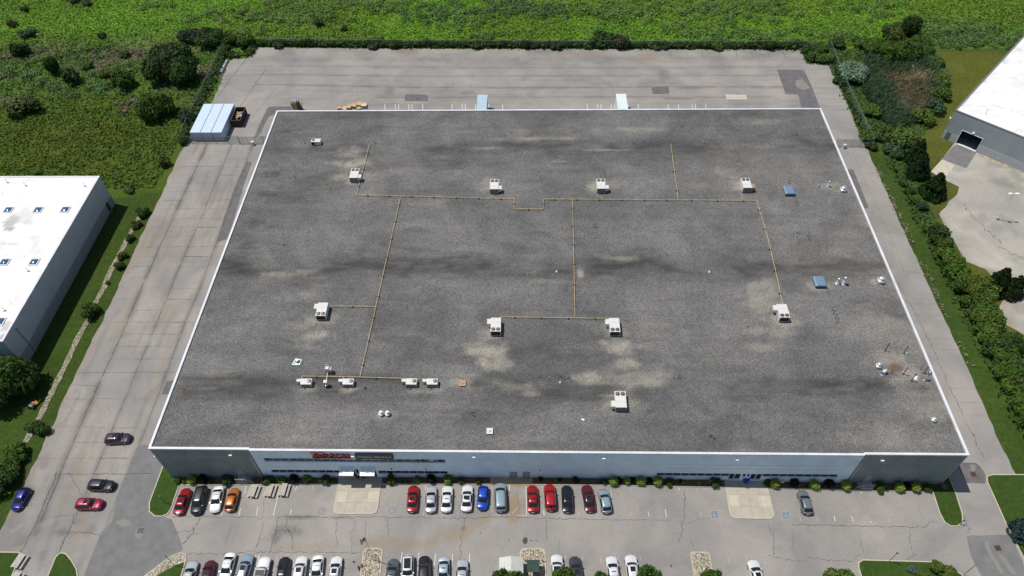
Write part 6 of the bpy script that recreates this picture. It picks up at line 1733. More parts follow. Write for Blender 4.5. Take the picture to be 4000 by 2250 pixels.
def flagpole(base, h, label, cloth, group='flagpoles on the gravel island'):
    e = empty('flagpole', base); tag(e, label, 'flagpole', group)
    b = MB(); b.tube([(0, 0, 0), (0, 0, h)], .07, 8, taper=.04); b.build('pole', GALV, e)
    b = MB(); b.lathe([(.0, h - .02), (.09, h + .06), (.0, h + .15)], n=10); b.build('ball', YPIPE, e)
    b = MB(); b.lathe([(.2, 0), (.16, .2), (.08, .25)], n=10); b.build('base', GALV, e)
    nx_, nz_ = 19, 13                       # limp cloth hanging in folds from the top
    cw, ch = 2.1, 1.3
    def pt(i_, k):
        u, v = i_ / nx_, k / nz_
        return (-u * cw * .42 * (1 - .15 * v), .22 * math.sin(u * 9 + v * 2) * (u + .1) - .15 * u, h - .15 - v * ch * (1 - .1 * u) - u * 1.05)
    vs = [pt(i_, k) for k in range(nz_ + 1) for i_ in range(nx_ + 1)]
    fs = []; mi = []
    for k in range(nz_):
        for i_ in range(nx_):
            fs.append((k * (nx_ + 1) + i_, k * (nx_ + 1) + i_ + 1, (k + 1) * (nx_ + 1) + i_ + 1, (k + 1) * (nx_ + 1) + i_))
            mi.append(cloth(i_ / nx_, k / nz_, i_, k))
    b = MB(); b.add(vs, fs); b.m = mi
    fl = b.build('flag', [FRED, FWHITE, FBLUE], e, smooth_=True)
FRED = mat('flag_red', (0.55, .04, .06), .8); FWHITE = mat('flag_white', (.85, .85, .85), .8); FBLUE = mat('flag_navy', (.02, .03, .12), .8)
def usa(u, v, i_, k):
    if u < .42 and k < 7: return 2 if (i_ + k) % 3 else 1 if (k % 2 and i_ % 2) else 2
    return 0 if k % 2 == 0 else 1
def maple(u, v, i_, k):
    if u < .26 or u > .74: return 0
    du, dv = abs(u - .5), abs(v - .5)
    leaf = (du < .13 and dv < .12) or (du < .05 and dv < .34) or (du < .2 and -.05 < v - .42 < .06) 
    return 0 if leaf else 1
flagpole(place('D1', 1118, 1302), 9.4, 'flagpole with a limp striped flag with dark corner', usa)
flagpole(place('D1', 1080, 1500), 7.6, 'flagpole with a limp red and white leaf flag', maple)

# shed, green shelter, posts on the gravel islands
p = place('D1', 2410, 1480)
e = empty('shed', p, .02); tag(e, 'small cream shed with a gable roof by the gravel island', 'shed')
b = MB(); b.box(-1.6, 1.6, -2.4, 2.4, 0, 2.1); b.build('wall', CREAM, e)
b = MB()
b.add([(-1.85, -2.6, 2.0), (0, -2.6, 2.75), (0, 2.6, 2.75), (-1.85, 2.6, 2.0), (-1.85, -2.6, 1.92), (0, -2.6, 2.67), (0, 2.6, 2.67), (-1.85, 2.6, 1.92)], [(0, 3, 2, 1), (4, 5, 6, 7), (0, 1, 5, 4), (2, 3, 7, 6), (3, 0, 4, 7)])
b.add([(1.85, -2.6, 2.0), (0, -2.6, 2.75), (0, 2.6, 2.75), (1.85, 2.6, 2.0), (1.85, -2.6, 1.92), (0, -2.6, 2.67), (0, 2.6, 2.67), (1.85, 2.6, 1.92)], [(0, 1, 2, 3), (4, 7, 6, 5), (0, 4, 5, 1), (2, 6, 7, 3), (3, 7, 4, 0)])
for q in range(9):
    y = -2.5 + q * .6
    b.add([(-1.86, y, 2.01), (0, y, 2.765), (0, y + .04, 2.765), (-1.86, y + .04, 2.01)], [(0, 1, 2, 3)]); b.add([(1.86, y, 2.01), (0, y, 2.765), (0, y + .04, 2.765), (1.86, y + .04, 2.01)], [(3, 2, 1, 0)])
b.build('roof', CREAM, e)
b = MB(); b.add([(-1.6, 2.39, 2.1), (1.6, 2.39, 2.1), (0, 2.39, 2.7)], [(0, 1, 2)]); b.add([(-1.6, -2.39, 2.1), (1.6, -2.39, 2.1), (0, -2.39, 2.7)], [(0, 2, 1)]); b.build('gable', CREAM, e)
b = MB(); b.box(-.5, .5, -2.44, -2.402, .05, 1.95); b.build('door', UNITW, e)
p = place('D2', 200, 1395)
e = empty('shelter', p); tag(e, 'dark green roofed open shelter on a gravel island', 'shelter')
b = MB()
b.add([(-.95, -1.0, 2.0), (.95, -1.0, 2.0), (.95, .1, 2.5), (-.95, .1, 2.5), (-.95, -1.0, 1.93), (.95, -1.0, 1.93), (.95, .1, 2.43), (-.95, .1, 2.43)], [(0, 1, 2, 3), (4, 7, 6, 5), (0, 4, 5, 1), (1, 5, 6, 2), (3, 7, 4, 0)])
b.add([(-.95, .1, 2.5), (.95, .1, 2.5), (.95, .85, 2.15), (-.95, .85, 2.15), (-.95, .1, 2.43), (.95, .1, 2.43), (.95, .85, 2.08), (-.95, .85, 2.08)], [(0, 1, 2, 3), (4, 7, 6, 5), (1, 5, 6, 2), (2, 6, 7, 3), (3, 7, 4, 0)])
b.build('roof', GREENM, e)
for sx in (-.8, .8):
    for sy in (-.8, .7):
        b = MB(); b.box(sx - .05, sx + .05, sy - .05, sy + .05, 0, 2.05); b.build('post', DKSTEEL, e)
b = MB(); b.box(-.7, .7, .3, .68, .42, .48); b.box(-.7, .7, .66, .7, .6, .95); b.box(-.6, -.5, .35, .65, 0, .42); b.box(.5, .6, .35, .65, 0, .42); b.build('bench', WOODG, e)
b = MB(); b.box(-.85, .85, .72, .75, .2, 1.9); b.build('back_panel', GREENM, e)
for t, x, y, lb in (('D2', 125, 1308, 'short wooden post left of the green shelter'), ('D2', 290, 1312, 'short wooden post right of the green shelter')):
    b = MB(); b.box(-.08, .08, -.08, .08, 0, .8); b.box(-.2, .2, -.06, .06, .8, .88); tag(b.build('wooden_post', WOODP, None, place(t, x, y)), lb, 'post')
for t, x, y, h, lb in (('D2', 200, 1258, 2.2, 'thin sign post on the gravel island behind the green shelter'), ('D2', 1782, 1285, 1.9, 'thin sign post on the right gravel island')):
    e = empty('sign_post', place(t, x, y)); tag(e, lb, 'sign post')
    b = MB(); b.tube([(0, 0, 0), (0, 0, h)], .035, 6); b.build('post', DKSTEEL, e)
    b = MB(); b.box(-.2, .2, -.03, -.005, h - .45, h); b.build('sign_plate', GALV, e)
for t, x, y, h, lb in (('D0', 1640, 1342, 3.9, 'thin dark pole at the tip of the lower left grass island'), ('D3', 1140, 1312, 3.4, 'thin dark pole on the edge of the lower right grass island'), ('D3', 1842, 1440, 4.0, 'thin lamp pole with pale head on the lower right island'), ('D0', 1560, 760, 2.6, 'thin dark pole on the left grass island by the red saloon'), ('D3', 1808, 960, 1.4, 'short dark pole at the tip of the right grass island')):
    e = empty('pole', place(t, x, y)); tag(e, lb, 'pole')
    b = MB(); b.tube([(0, 0, 0), (0, 0, h)], .045, 6); b.build('shaft', DKSTEEL, e)
    b = MB(); b.box(-.12, .22, -.09, .09, h, h + .1); b.build('head', GALV if h > 3.95 else DKSTEEL, e)
for t, x, y, lb in (('D2', 1868, 575, 'small white sign on a stake in the bed left of the right entrance'), ('D3', 125, 585, 'small white sign on a stake in the bed right of the right entrance'), ('D0', 2290, 560, 'small white sign on a stake by the left corner steps')):
    e = empty('garden_sign', place(t, x, y)); tag(e, lb, 'sign')
    b = MB(); b.box(-.03, .03, -.03, .03, 0, .9); b.build('stake', WOODG, e)
    b = MB(); b.box(-.24, .24, -.06, -.032, .7, 1.1); b.build('plate', WHITE, e)
for t, x, y, lb in (('D1', 968, 520, 'round dark planter left of the gap between the two entrance canopies'), ('D1', 1020, 522, 'round terracotta planter right of the gap between the two entrance canopies')):
    p = place(t, x, y); e = empty('planter', p); tag(e, lb, 'planter')
    b = MB(); b.lathe([(.26, 0.12), (.38, .65), (.42, .72), (.36, .72), (.34, .62)], n=14); b.build('pot', TERRA if x > 1000 else mat('dark_pot', (.07, .05, .04), .8), e, smooth_=True)
    P, N = lobe_points([(0, 0, .8, .36, .36, .3)], 90); V, f = leaf_quads(P, N, .14); o = link('flowers', np_mesh('flowers', V, f, LEAF), e); o.color = (.09, .035, .02, 1) if x > 1000 else (.05, .06, .02, 1)
e = empty('plastic_tub', place('D2', 2200, 555)); tag(e, 'bright blue plastic tub standing outside the right entrance', 'tub')
b = MB(); b.lathe([(.4, .14), (.5, .8), (.56, .84), (.56, .92), (.5, .94)], n=14); b.build('body', BLUEPL, e, smooth_=True)
b = MB(); b.lathe([(.53, .945), (.5, .99), (.1, 1.02)], n=14); b.build('lid', BLUEPL, e)
for t, x, y, lb, s_ in (('D0', 1328, 1020, 'slotted drain grate in the dark new asphalt at left', .55), ('D3', 1938, 490, 'rusty square drain by the right warehouse corner', .45), ('D3', 2168, 1186, 'rusty square drain in the dark asphalt at lower right', .45)):
    e = empty('drain', place(t, x, y), .0); tag(e, lb, 'drain')
    b = MB(); b.box(-s_, s_, -s_, s_, .012, .03); b.build('frame', mat('drain_rust', (.13, .06, .05), .8, noise=4, amount=.3) if t == 'D3' else UNITG, e)
    b = MB()
    for q in range(5): b.box(-s_ * .84 + q * s_ * .37, -s_ * .64 + q * s_ * .37, -s_ * .84, s_ * .84, .031, .04)
    b.build('slots', DARK, e)
e = empty('manhole_cover', place('D1', 1957, 998)); tag(e, 'round brown manhole cover in the car park', 'manhole')
b = MB(); b.lathe([(.45, .011), (.45, .024)], n=20); b.build('ring', UNITG, e)
b = MB(); b.lathe([(.38, .025), (.38, .03)], n=20); b.build('lid', mat('lid_brown', (.2, .14, .1), .8, noise=5, amount=.3), e)
e = empty('riding_mower', (*S('C0', 308, 1165, .4), 0), 1.35); tag(e, 'orange and grey riding mower on the lawn under the left tree', 'mower')
b = MB(); b.box(-.5, .3, -.42, .42, .3, .62); b.box(-.45, .1, -.35, .35, .62, .8); b.build('engine_hood', mat('mower_grey', (.2, .22, .25), .5), e)
b = MB(); b.box(.3, 1.05, -.62, .62, .15, .34); b.box(.4, .6, -.5, .5, .34, .45); b.build('cutting_deck', ORANGE, e)
b = MB(); b.box(-.1, .28, -.25, .25, .62, .75); b.box(-.16, -.1, -.25, .25, .75, 1.15); b.build('seat', BLACK, e)
for x, r in ((-.45, .3), (.85, .2)):
    for s in (-1, 1):
        b = MB(); b.tube([(x, s * .48 - .1, r), (x, s * .48 + .1, r)], r, 12); b.build('wheel', TYRE, e)
b = MB(); b.tube([(.35, -.3, .5), (.3, -.2, 1.0)], .03, 5); b.tube([(.35, .3, .5), (.3, .2, 1.0)], .03, 5); b.build('lever', ORANGE, e)

# ------------------------------------------------------------------ shrubs and trees
def crown_mesh(name, seed, n, leaf, nl=14, kind='round'):
    r = np.random.default_rng(seed); L = []
    for k in range(nl):
        if kind == 'round':
            a = r.uniform(0, 6.28); q = math.sqrt(r.uniform(0, 1)) * .68; z = .3 + .5 * r.uniform(0, 1) * (1.1 - q)
            s = r.uniform(.24, .42); L.append((q * math.cos(a), q * math.sin(a), z, s, s, s * .62))
        elif kind == 'bush':
            a = r.uniform(0, 6.28); q = math.sqrt(r.uniform(0, 1)) * .62; s = r.uniform(.3, .46); L.append((q * math.cos(a), q * math.sin(a), .3 + .35 * r.uniform(0, 1) * (1 - q * .6), s, s, s * .75))
        elif kind == 'cone':
            z = (k + .5) / nl; w_ = (1 - z) ** .8 * .8 + .1
            for q in range(5):
                a = r.uniform(0, 6.28); L.append((w_ * .62 * math.cos(a), w_ * .62 * math.sin(a), z * .9 + .03, w_ * .45, w_ * .45, .1))
        elif kind == 'clip':
            a = r.uniform(0, 6.28); q = r.uniform(0, .32); L.append((q * math.cos(a), q * math.sin(a), .48, .66, .66, .48))
    P, N = lobe_points(L, n, .62, .75, .6)
    if kind == 'cone':
        N = N * np.array([1, 1, .4])
    V, f = leaf_quads(P, N, leaf * rng.uniform(.65, 1.35, len(P)))
    return np_mesh(name, V, f, LEAF)
BIG = [crown_mesh('crown', 50 + k, 4600, .1, 20) for k in range(5)]
MID = [crown_mesh('crown', 70 + k, 1300, .15, 11, 'bush') for k in range(5)]
CLIP = [crown_mesh('foliage', 90 + k, 900, .15, 5, 'clip') for k in range(3)]
CONE = [crown_mesh('crown', 110 + k, 3200, .13, 12, 'cone') for k in range(2)]
TRUNK = MB().tube([(0, 0, 0), (.02, .01, .3), (0, .03, .55)], .055, 7, taper=.03)
for k in range(5):
    a = k * 1.26; TRUNK.tube([(0, 0, .3 + .04 * k), (.2 * math.cos(a), .2 * math.sin(a), .5 + .03 * k), (.42 * math.cos(a), .42 * math.sin(a), .68)], .025, 5, taper=.01)
TRUNK = TRUNK.mesh('trunk', BARK)
STEM = MB()
for k in range(6):
    a = k * 1.05; STEM.tube([(.04 * math.cos(a), .04 * math.sin(a), 0), (.3 * math.cos(a), .3 * math.sin(a), .5)], .03, 5, taper=.012)
STEM = STEM.mesh('stem', BARK)
TREE_N = [0]
def tree(pos, r, h, tint, label, proto='big', cat='tree', group=None, name='tree', jit=.12, z0=0.0):
    TREE_N[0] += 1
    k = TREE_N[0]
    lst = {'big': BIG, 'mid': MID, 'clip': CLIP, 'cone': CONE}[proto]
    z = float(gz(*pos)) + z0 if pos[1] < 6 else z0 - .05
    e = empty(name, (pos[0], pos[1], z)); tag(e, label, cat, group)
    o = link('foliage' if proto in ('clip', 'mid') else 'crown', lst[k % len(lst)], e, (0, 0, 0), random.uniform(0, 6.28))
    o.scale = (r, r * random.uniform(.9, 1.1), h)
    j = [1 + random.uniform(-jit, jit) for _ in range(3)]
    o.color = (tint[0] * j[0], tint[1] * j[1], tint[2] * j[2], 1)
    t = link('trunk' if proto in ('big', 'cone') else 'stem', TRUNK if proto in ('big', 'cone') else STEM, e); t.scale = (r * .9, r * .9, h)
    return e
G1 = (0.062, 0.112, 0.016); G2 = (0.088, 0.15, 0.02); G3 = (0.042, 0.078, 0.017); LIM = (0.105, 0.17, 0.028); PURP = (0.018, 0.011, 0.012); TEAL = (0.055, 0.095, 0.038); SILV = (0.2, 0.26, 0.18); CON = (0.028, 0.055, 0.016); OLV = (0.1, 0.13, 0.022)
T0 = lambda t, x, y: S(t, x, y, 0.0)
ORD = ['first', 'second', 'third', 'fourth', 'fifth', 'sixth', 'seventh', 'eighth', 'ninth', 'tenth', 'eleventh', 'twelfth', 'thirteenth', 'fourteenth', 'fifteenth', 'sixteenth', 'seventeenth', 'eighteenth', 'nineteenth', 'twentieth', 'twenty first', 'twenty second', 'twenty third', 'twenty fourth', 'twenty fifth', 'twenty sixth', 'twenty seventh', 'twenty eighth', 'twenty ninth', 'thirtieth', 'thirty first', 'thirty second', 'thirty third', 'thirty fourth', 'thirty fifth', 'thirty sixth', 'thirty seventh', 'thirty eighth', 'thirty ninth', 'fortieth']

# upper left
tree(T0('A0', 1560, 745), 5.4, 8.5, G3, 'large dark tree left of the pair above the containers'); tree(T0('A0', 1790, 765), 5.0, 8.0, G3, 'large dark tree right of the pair above the containers'); tree(T0('A0', 1640, 610), 6.0, 8.5, G3, 'dark tree behind the large pair above the containers')
tree(T0('A0', 1510, 1100), 4.7, 8.0, G1, 'rounded green tree left of the white containers'); tree(T0('A0', 1780, 1140), 2.5, 4.0, TEAL, 'small grey green tree beside the left fence'); tree(T0('A0', 1745, 1330), 2.2, 3.4, G1, 'bushy shrub in the fence corner by the containers', 'mid', 'shrub')
for t, x, y, r, h, c, lb, pr in (('A0', 1800, 395, 4.2, 4.0, (0.04, .05, .022), 'brownish low tree left of the back fence corner', 'big'), ('A0', 2000, 420, 4.4, 6.0, G3, 'dark tree at the back fence corner', 'big'), ('A0', 2180, 420, 3.2, 4.2, G1, 'green shrub just right of the back corner tree', 'mid'), ('A0', 2320, 425, 3.6, 4.4, G1, 'green shrub at the left end of the back fence', 'mid'), ('A0', 2130, 500, 2.6, 3, G3, 'dark shrub inside the back left fence corner', 'mid'),
    ('A0', 210, 520, 3.0, 5.0, G3, 'dark bush among the scrub at far left', 'mid'), ('A0', 520, 690, 2.3, 7.0, G3, 'narrow dark tree among the scrub at left', 'big'), ('A0', 710, 780, 2.9, 5.2, G3, 'dark bush with a shadow right of the narrow tree', 'mid'), ('A0', 1190, 810, 3.5, 6.0, G1, 'mid green bush left of the large dark pair', 'big'), ('A0', 265, 1050, 5.0, 5.0, G1, 'wide low bush on the left above the yellow flowers', 'mid'), ('A0', 275, 340, 3.0, 3.0, TEAL, 'grey green low bush in the field at far left', 'mid'), ('A0', 240, 105, 1.6, 2.0, G3, 'tiny dark bush in the bright field at top left', 'mid'),
    ('A0', 975, 355, 1.5, 2, G3, 'small dark bush in the middle of the left bright field', 'mid'), ('A0', 130, 240, 2.2, 2.4, G3, 'dark bush low in the bright field near the left edge', 'mid'), ('A0', 700, 20, 2.4, 2.6, TEAL, 'left bush at the top edge of the left field', 'mid'), ('A0', 830, 45, 1.9, 2.2, TEAL, 'right bush at the top edge of the left field', 'mid'), ('A0', 2285, 150, .9, 1.2, G3, 'lone tiny bush in the bright field above the fence corner', 'mid'), ('A1', 600, 240, 1.8, 2.6, G3, 'dark bush at the foot of the pale scrub behind the fence', 'mid'), ('A1', 830, 290, 1.3, 1.8, G3, 'small lone dark bush in the open field behind the fence', 'mid'), ('A0', 1000, 720, 2.0, 2.4, G1, 'low green bush in the brown scrub', 'mid'), ('A0', 1180, 540, 2.0, 2.2, TEAL, 'grey bush beside the brown scrub patch', 'mid'), ('A0', 830, 650, 2.0, 2.4, G2, 'bright bush above the shadowed bush', 'mid'),
    ('B0', 1570, 225, 1.8, 2.8, G1, 'dark bush by the left lane above the white roof', 'mid'), ('B0', 360, 310, 1.4, 1.6, G2, 'bright small bush behind the left white roof', 'mid'), ('B0', 1350, 700, 1.7, 2.6, G1, 'bush at the far end of the stone swale', 'mid'), ('B0', 1290, 805, 1.4, 1.8, G1, 'second bush down the stone swale', 'mid'), ('B0', 1235, 930, 1.3, 1.7, G1, 'third bush down the stone swale', 'mid'), ('B0', 1160, 1095, 1.3, 1.7, G1, 'fourth bush down the stone swale', 'mid'), ('B0', 1140, 1190, 1.4, 1.9, G3, 'fifth bush down the stone swale', 'mid'), ('B0', 1225, 470, 1.5, 1.6, G2, 'weedy clump right of the white roof corner', 'mid'), ('B0', 1020, 1345, .6, .8, G1, 'tiny bush among the swale stones', 'mid'),
    ('C0', 870, 300, 2.3, 3.2, G1, 'rounded bush on the stone swale beside the left warehouse', 'mid'), ('C0', 120, 1075, 5.8, 10.0, (.045, .085, .014), 'full green tree at the left edge beside the warehouse corner', 'big'), ('C0', 330, 1370, 1.6, 2.0, G1, 'bush at the near end of the stone swale', 'mid'), ('C0', 420, 1410, 1.6, 2.4, G3, 'dark bush on the lane edge near the swale end', 'mid'), ('D0', 180, 320, 2.6, 3, G1, 'upper bush on the lawn left of the lane', 'mid'), ('D0', 105, 470, 2.4, 3, G1, 'middle bush on the lawn left of the lane', 'mid'), ('D0', 30, 620, 3.2, 4, G3, 'dark lower bush on the lawn at the left edge', 'mid'), ('C0', -40, 850, 4.0, 6, G2, 'tree half cut by the left edge below the white roof', 'big')):
    tree(T0(t, x, y), r, h, c, lb, pr, 'tree' if pr == 'big' else 'shrub', name='tree' if pr == 'big' else 'shrub')

# the back fence hedge: a row of countable dark shrubs
HB = []
x = -18.0
while x < 142:
    HB.append(x); x += random.choice([1.8, 2.4, 3.2, 5.0, 6.5, 7.5])
for k, x in enumerate(HB):
    y = 137.3 - .0196 * (x - 18) * 1.0 + random.uniform(-.6, .9)
    tree((x, y), random.uniform(1.0, 2.4), random.uniform(1.3, 3.4), random.choice([G3, G1, G1, TEAL, (.05, .075, .02)]), '%s shrub from the left in the dark row along the back fence' % ORD[k], 'mid', 'shrub', 'shrubs along the back fence', 'shrub')
for t, x, y, r, h, c, lb in (('A2', 850, 410, 4, 4.2, G3, 'wide dark thicket bush rising behind the back fence'), ('A2', 1000, 420, 3.4, 3.6, (.06, .07, .035), 'greyish brown bush behind the back fence'), ('A2', 1900, 440, 3, 3, G2, 'bright green bush at the right part of the back fence')):
    tree(T0(t, x, y), r, h, c, lb, 'mid', 'shrub', None, 'shrub')

# upper right
for t, x, y, r, h, c, lb, pr in (('A3', 1130, 560, 4.2, 6.5, G1, 'left green tree of the clump beyond the reeds', 'big'), ('A3', 1290, 540, 4.2, 6.0, G1, 'right green tree of the clump beyond the reeds', 'big'), ('A3', 1010, 500, 3.6, 4.6, G1, 'low green tree left of the clump beyond the reeds', 'big'), ('A3', 1300, 350, 3.0, 9.5, G3, 'tallest dark tree of the clump at upper right', 'big'), ('A3', 1170, 400, 4.4, 6.5, G1, 'broad dark tree behind the clump at upper right', 'big'), ('A3', 1420, 440, 3.6, 4, G1, 'low tree right of the clump at upper right', 'big'), ('A3', 1440, 520, 3.4, 4, G1, 'bush between the clump and the mown strip', 'mid'),
    ('A3', 430, 560, 3.0, 3, G1, 'left bush outside the yard corner at upper right', 'mid'), ('A3', 530, 580, 2.8, 2.8, G2, 'right bush outside the yard corner at upper right', 'mid'), ('A3', 370, 480, 2.4, 3.0, TEAL, 'grey green bush at the right end of the back fence', 'mid'), ('A3', 480, 480, 3, 3, G1, 'bush behind the yard corner at upper right', 'mid'), ('A3', 640, 430, 3.2, 2.6, G3, 'dark low bush left of the upper right clump', 'mid'), ('A3', 860, 420, 3.2, 3, G2, 'bright low bush left of the upper right clump', 'mid'),
    ('A3', 785, 745, 4.2, 5.5, SILV, 'pale silver leaved tree beside the right fence', 'big'), ('A3', 690, 790, 2.4, 2.6, G3, 'dark shrub under the silver leaved tree', 'mid'), ('A3', 1640, 800, 3, 3.4, G2, 'upper bush on the far rim of the reeds', 'mid'), ('A3', 1630, 920, 3, 3.4, G1, 'middle bush on the far rim of the reeds', 'mid'), ('A3', 1560, 1040, 3.2, 3.6, TEAL, 'blue green bush on the far rim of the reeds', 'mid'), ('A3', 1460, 1140, 3.4, 3.6, G2, 'lower bright bush on the far rim of the reeds', 'mid'), ('A3', 1230, 1330, 4, 4, OLV, 'olive bush at the near rim of the reeds', 'mid'), ('A3', 1100, 1310, 3.4, 4, G1, 'left bush at the near rim of the reeds', 'mid'), ('A3', 970, 1080, 2.8, 3, G2, 'bright bush just right of the long fence', 'mid'), ('A3', 930, 1310, 2.4, 3, G2, 'yellowish bush by the end of the right fence', 'mid'), ('A3', 1360, 1390, 3, 3.4, G3, 'dark bush right of the olive bush', 'mid'), ('A3', 1570, 620, 3, 2.6, G2, 'low bright bush by the mown strip', 'mid'), ('A3', 960, 1400, 1.8, 2.2, G3, 'dark shrub at the right gate post', 'mid'), ('A3', 1180, 1440, 3, 3, TEAL, 'blue green bush below the olive bush', 'mid')):
    tree(T0(t, x, y), r, h, c, lb, pr, 'tree' if pr == 'big' else 'shrub', name='tree' if pr == 'big' else 'shrub')
for t, x, y, r, h, lb in (('B3', 1370, 190, 3.2, 6.5, 'uppermost dark pine of the three by the mown strip'), ('B3', 1400, 330, 3.2, 6.5, 'middle dark pine of the three by the mown strip'), ('B3', 1540, 510, 3.4, 6.5, 'lowest dark pine of the three, by the concrete pad'), ('B3', 2130, 1400, 3.4, 6.5, 'left dark pine by the cracked yard at right'), ('B3', 2270, 1445, 3.0, 5.5, 'right dark pine by the cracked yard at right')):
    tree(T0(t, x, y), r, h, CON, lb, 'cone', 'pine tree', None, 'pine_tree')
tree(T0('D3', 2390, 1060), 2.7, 4.8, (.05, .095, .085), 'blue green spruce on the lawn at the right edge', 'cone', 'spruce', None, 'spruce_tree', z0=.1)
hedge = [('B3', 1240, 490, 1.5, G3), ('B3', 1180, 420, 1.3, G1), ('B3', 1310, 590, 1.4, G1), ('B3', 1440, 640, 1.8, TEAL), ('B3', 1480, 950, 2.2, G3), ('B3', 1570, 900, 3.0, G3), ('B3', 1560, 1010, 2.8, G1), ('B3', 1640, 1090, 3.0, G2), ('B3', 1660, 1190, 3.2, G2), ('B3', 1740, 1270, 3.2, G2), ('B3', 1720, 1390, 3.0, G1), ('B3', 1850, 1400, 3.0, G2), ('C3', 1760, 90, 3.0, G1), ('C3', 1950, 110, 3.6, G2), ('C3', 2080, 80, 3.2, G2), ('C3', 1810, 230, 2.8, G1), ('C3', 2000, 230, 3.2, G2), ('C3', 1890, 360, 3.0, G2), ('C3', 2050, 330, 3.4, G2), ('C3', 1960, 470, 3.0, G1), ('C3', 2090, 470, 3.2, G2), ('C3', 1860, 640, 3.2, G3), ('C3', 2020, 590, 3.4, G2), ('C3', 2150, 690, 3.8, G2), ('C3', 2250, 640, 3.4, LIM), ('C3', 2060, 810, 3.2, G1), ('C3', 2200, 870, 3.4, G2), ('C3', 2330, 870, 3.6, G3), ('C3', 2190, 1000, 3.0, G2), ('C3', 2330, 1020, 3.2, G1), ('C3', 2190, 1240, 3.6, G2), ('C3', 2330, 1180, 3.2, G1), ('C3', 2400, 1330, 3.2, G3), ('D3', 2310, 180, 3.2, G3), ('D3', 2400, 60, 3.0, G1), ('D3', 2390, 330, 3.0, G2), ('C3', 2260, 1330, 3.0, G2)]
for k, (t, x, y, r, c) in enumerate(hedge):
    if c is LIM: c = (.06, .11, .02)
    p = T0(t, x, y); r *= .86; p = (max(p[0], 148.6 + r * .8), p[1])
    tree(p, r, r * random.uniform(1.1, 1.6), c, '%s bush from the back in the hedge beside the right lane' % ORD[k], 'big' if r > 2.9 else 'mid', 'bush', 'hedge bushes beside the right lane', 'bush')
# lower edge
tree(S('D3', 1560, 1370), 1.4, 2.2, G2, 'small green tree on the lower right grass island', 'mid', 'shrub', None, 'shrub', z0=.1); tree(S('D3', 1680, 1440), 1.8, 1.6, G2, 'spreading bush on the lower right grass island', 'mid', 'shrub', None, 'shrub', z0=.1); tree(S('D3', 1450, 1450), 1.1, .8, (.09, .13, .02), 'low yellow green plant on the lower right island', 'mid', 'shrub', None, 'shrub', z0=.1); tree(S('D3', 1350, 1395), .9, .9, (.12, .15, .11), 'wispy grey plant on the lower right island', 'mid', 'shrub', None, 'shrub', z0=.1)
for t, x, y, r, h, lb in (('D1', 2330, 1545), 1.9, 5.2, 0)[:0] or (('D1', 2330, 1530, 1.9, 5.0, 'tree top cut by the bottom edge in front of the shed'), ('D2', 50, 1550, 1.7, 5.4, 'tree top cut by the bottom edge right of the shed'), ('D2', 480, 1555, 2.2, 6.2, 'tree top overlapping the white crossover with glass roof'), ('D2', 830, 1570, 1.7, 5.8, 'tree top cut by the bottom edge left of the white pair'), ('D2', 1270, 1555, 2.4, 6.2, 'tree top cut by the bottom edge right of the white pair'), ('D2', 1880, 1570, 2.2, 5.8, 'tree top in front of the right gravel island'), ('D3', 640, 1570, 2.6, 5.8, 'yellow green tree top at the bottom right')):
    tree(S(t, x, y), r, h, (.11, .17, .03) if t == 'D3' else (.085, .145, .026), lb, 'big', 'tree', 'trees along the road below', 'tree')

# shrubs in the front bed
bed = [('D0', 1680, 568, .62, 'g'), ('D0', 1748, 572, .45, 'g'), ('D0', 1832, 560, 1.0, 'l'), ('D0', 1930, 555, 1.0, 'p'), ('D0', 2000, 565, .55, 'g'), ('D0', 2150, 570, 1.15, 'g'), ('D1', 120, 568, 1.15, 'g'), ('D1', 250, 560, .85, 'm'), ('D1', 372, 545, 1.0, 'p'), ('D1', 490, 555, 1.0, 'm'), ('D1', 655, 560, 1.1, 'g'), ('D1', 742, 568, .6, 'g'), ('D1', 1280, 560, 1.1, 'g'), ('D1', 1380, 570, .4, 'g'), ('D1', 1430, 570, .45, 'g'), ('D1', 1520, 552, .75, 'm'), ('D1', 1660, 552, 1.05, 'p'), ('D1', 1815, 556, 1.2, 'm'), ('D1', 1940, 562, .7, 'g'), ('D1', 2095, 562, .75, 'g'),
       ('D2', 270, 545, .5, 'd'), ('D2', 415, 562, .3, 'l'), ('D2', 450, 535, .35, 'd'), ('D2', 530, 565, .22, 'l'), ('D2', 605, 545, .7, 'd'), ('D2', 860, 572, .65, 'g'), ('D2', 950, 572, 1.1, 'l'), ('D2', 1010, 556, .6, 'p'), ('D2', 1080, 572, .75, 'l'), ('D2', 1138, 552, .6, 'p'), ('D2', 1212, 574, .98, 'l'), ('D2', 1288, 552, .6, 'p'), ('D2', 1366, 575, 1.2, 'l'), ('D2', 1478, 578, .85, 'g'), ('D2', 1585, 548, .35, 'd'), ('D2', 1612, 580, .3, 'l'), ('D2', 1760, 578, .36, 'l'), ('D2', 1840, 578, .3, 'l'), ('D2', 1915, 588, 1.05, 'g'), ('D2', 2408, 590, .8, 'g'),
       ('D3', 55, 598, 1.2, 'l'), ('D3', 238, 580, 1.0, 'p'), ('D3', 290, 606, .3, 'l'), ('D3', 360, 608, .3, 'g'), ('D3', 425, 604, 1.12, 'l'), ('D3', 565, 588, 1.0, 'p'), ('D3', 510, 608, .3, 'g'), ('D3', 718, 614, 1.25, 'l'), ('D3', 1040, 632, 1.05, 'g'), ('D3', 1228, 632, 1.2, 'l'), ('D3', 1372, 632, 1.15, 'l'), ('D3', 1300, 605, .7, 'p'), ('D3', 1495, 634, .85, 'g'), ('D3', 1650, 608, .6, 's')]
cnt = {}
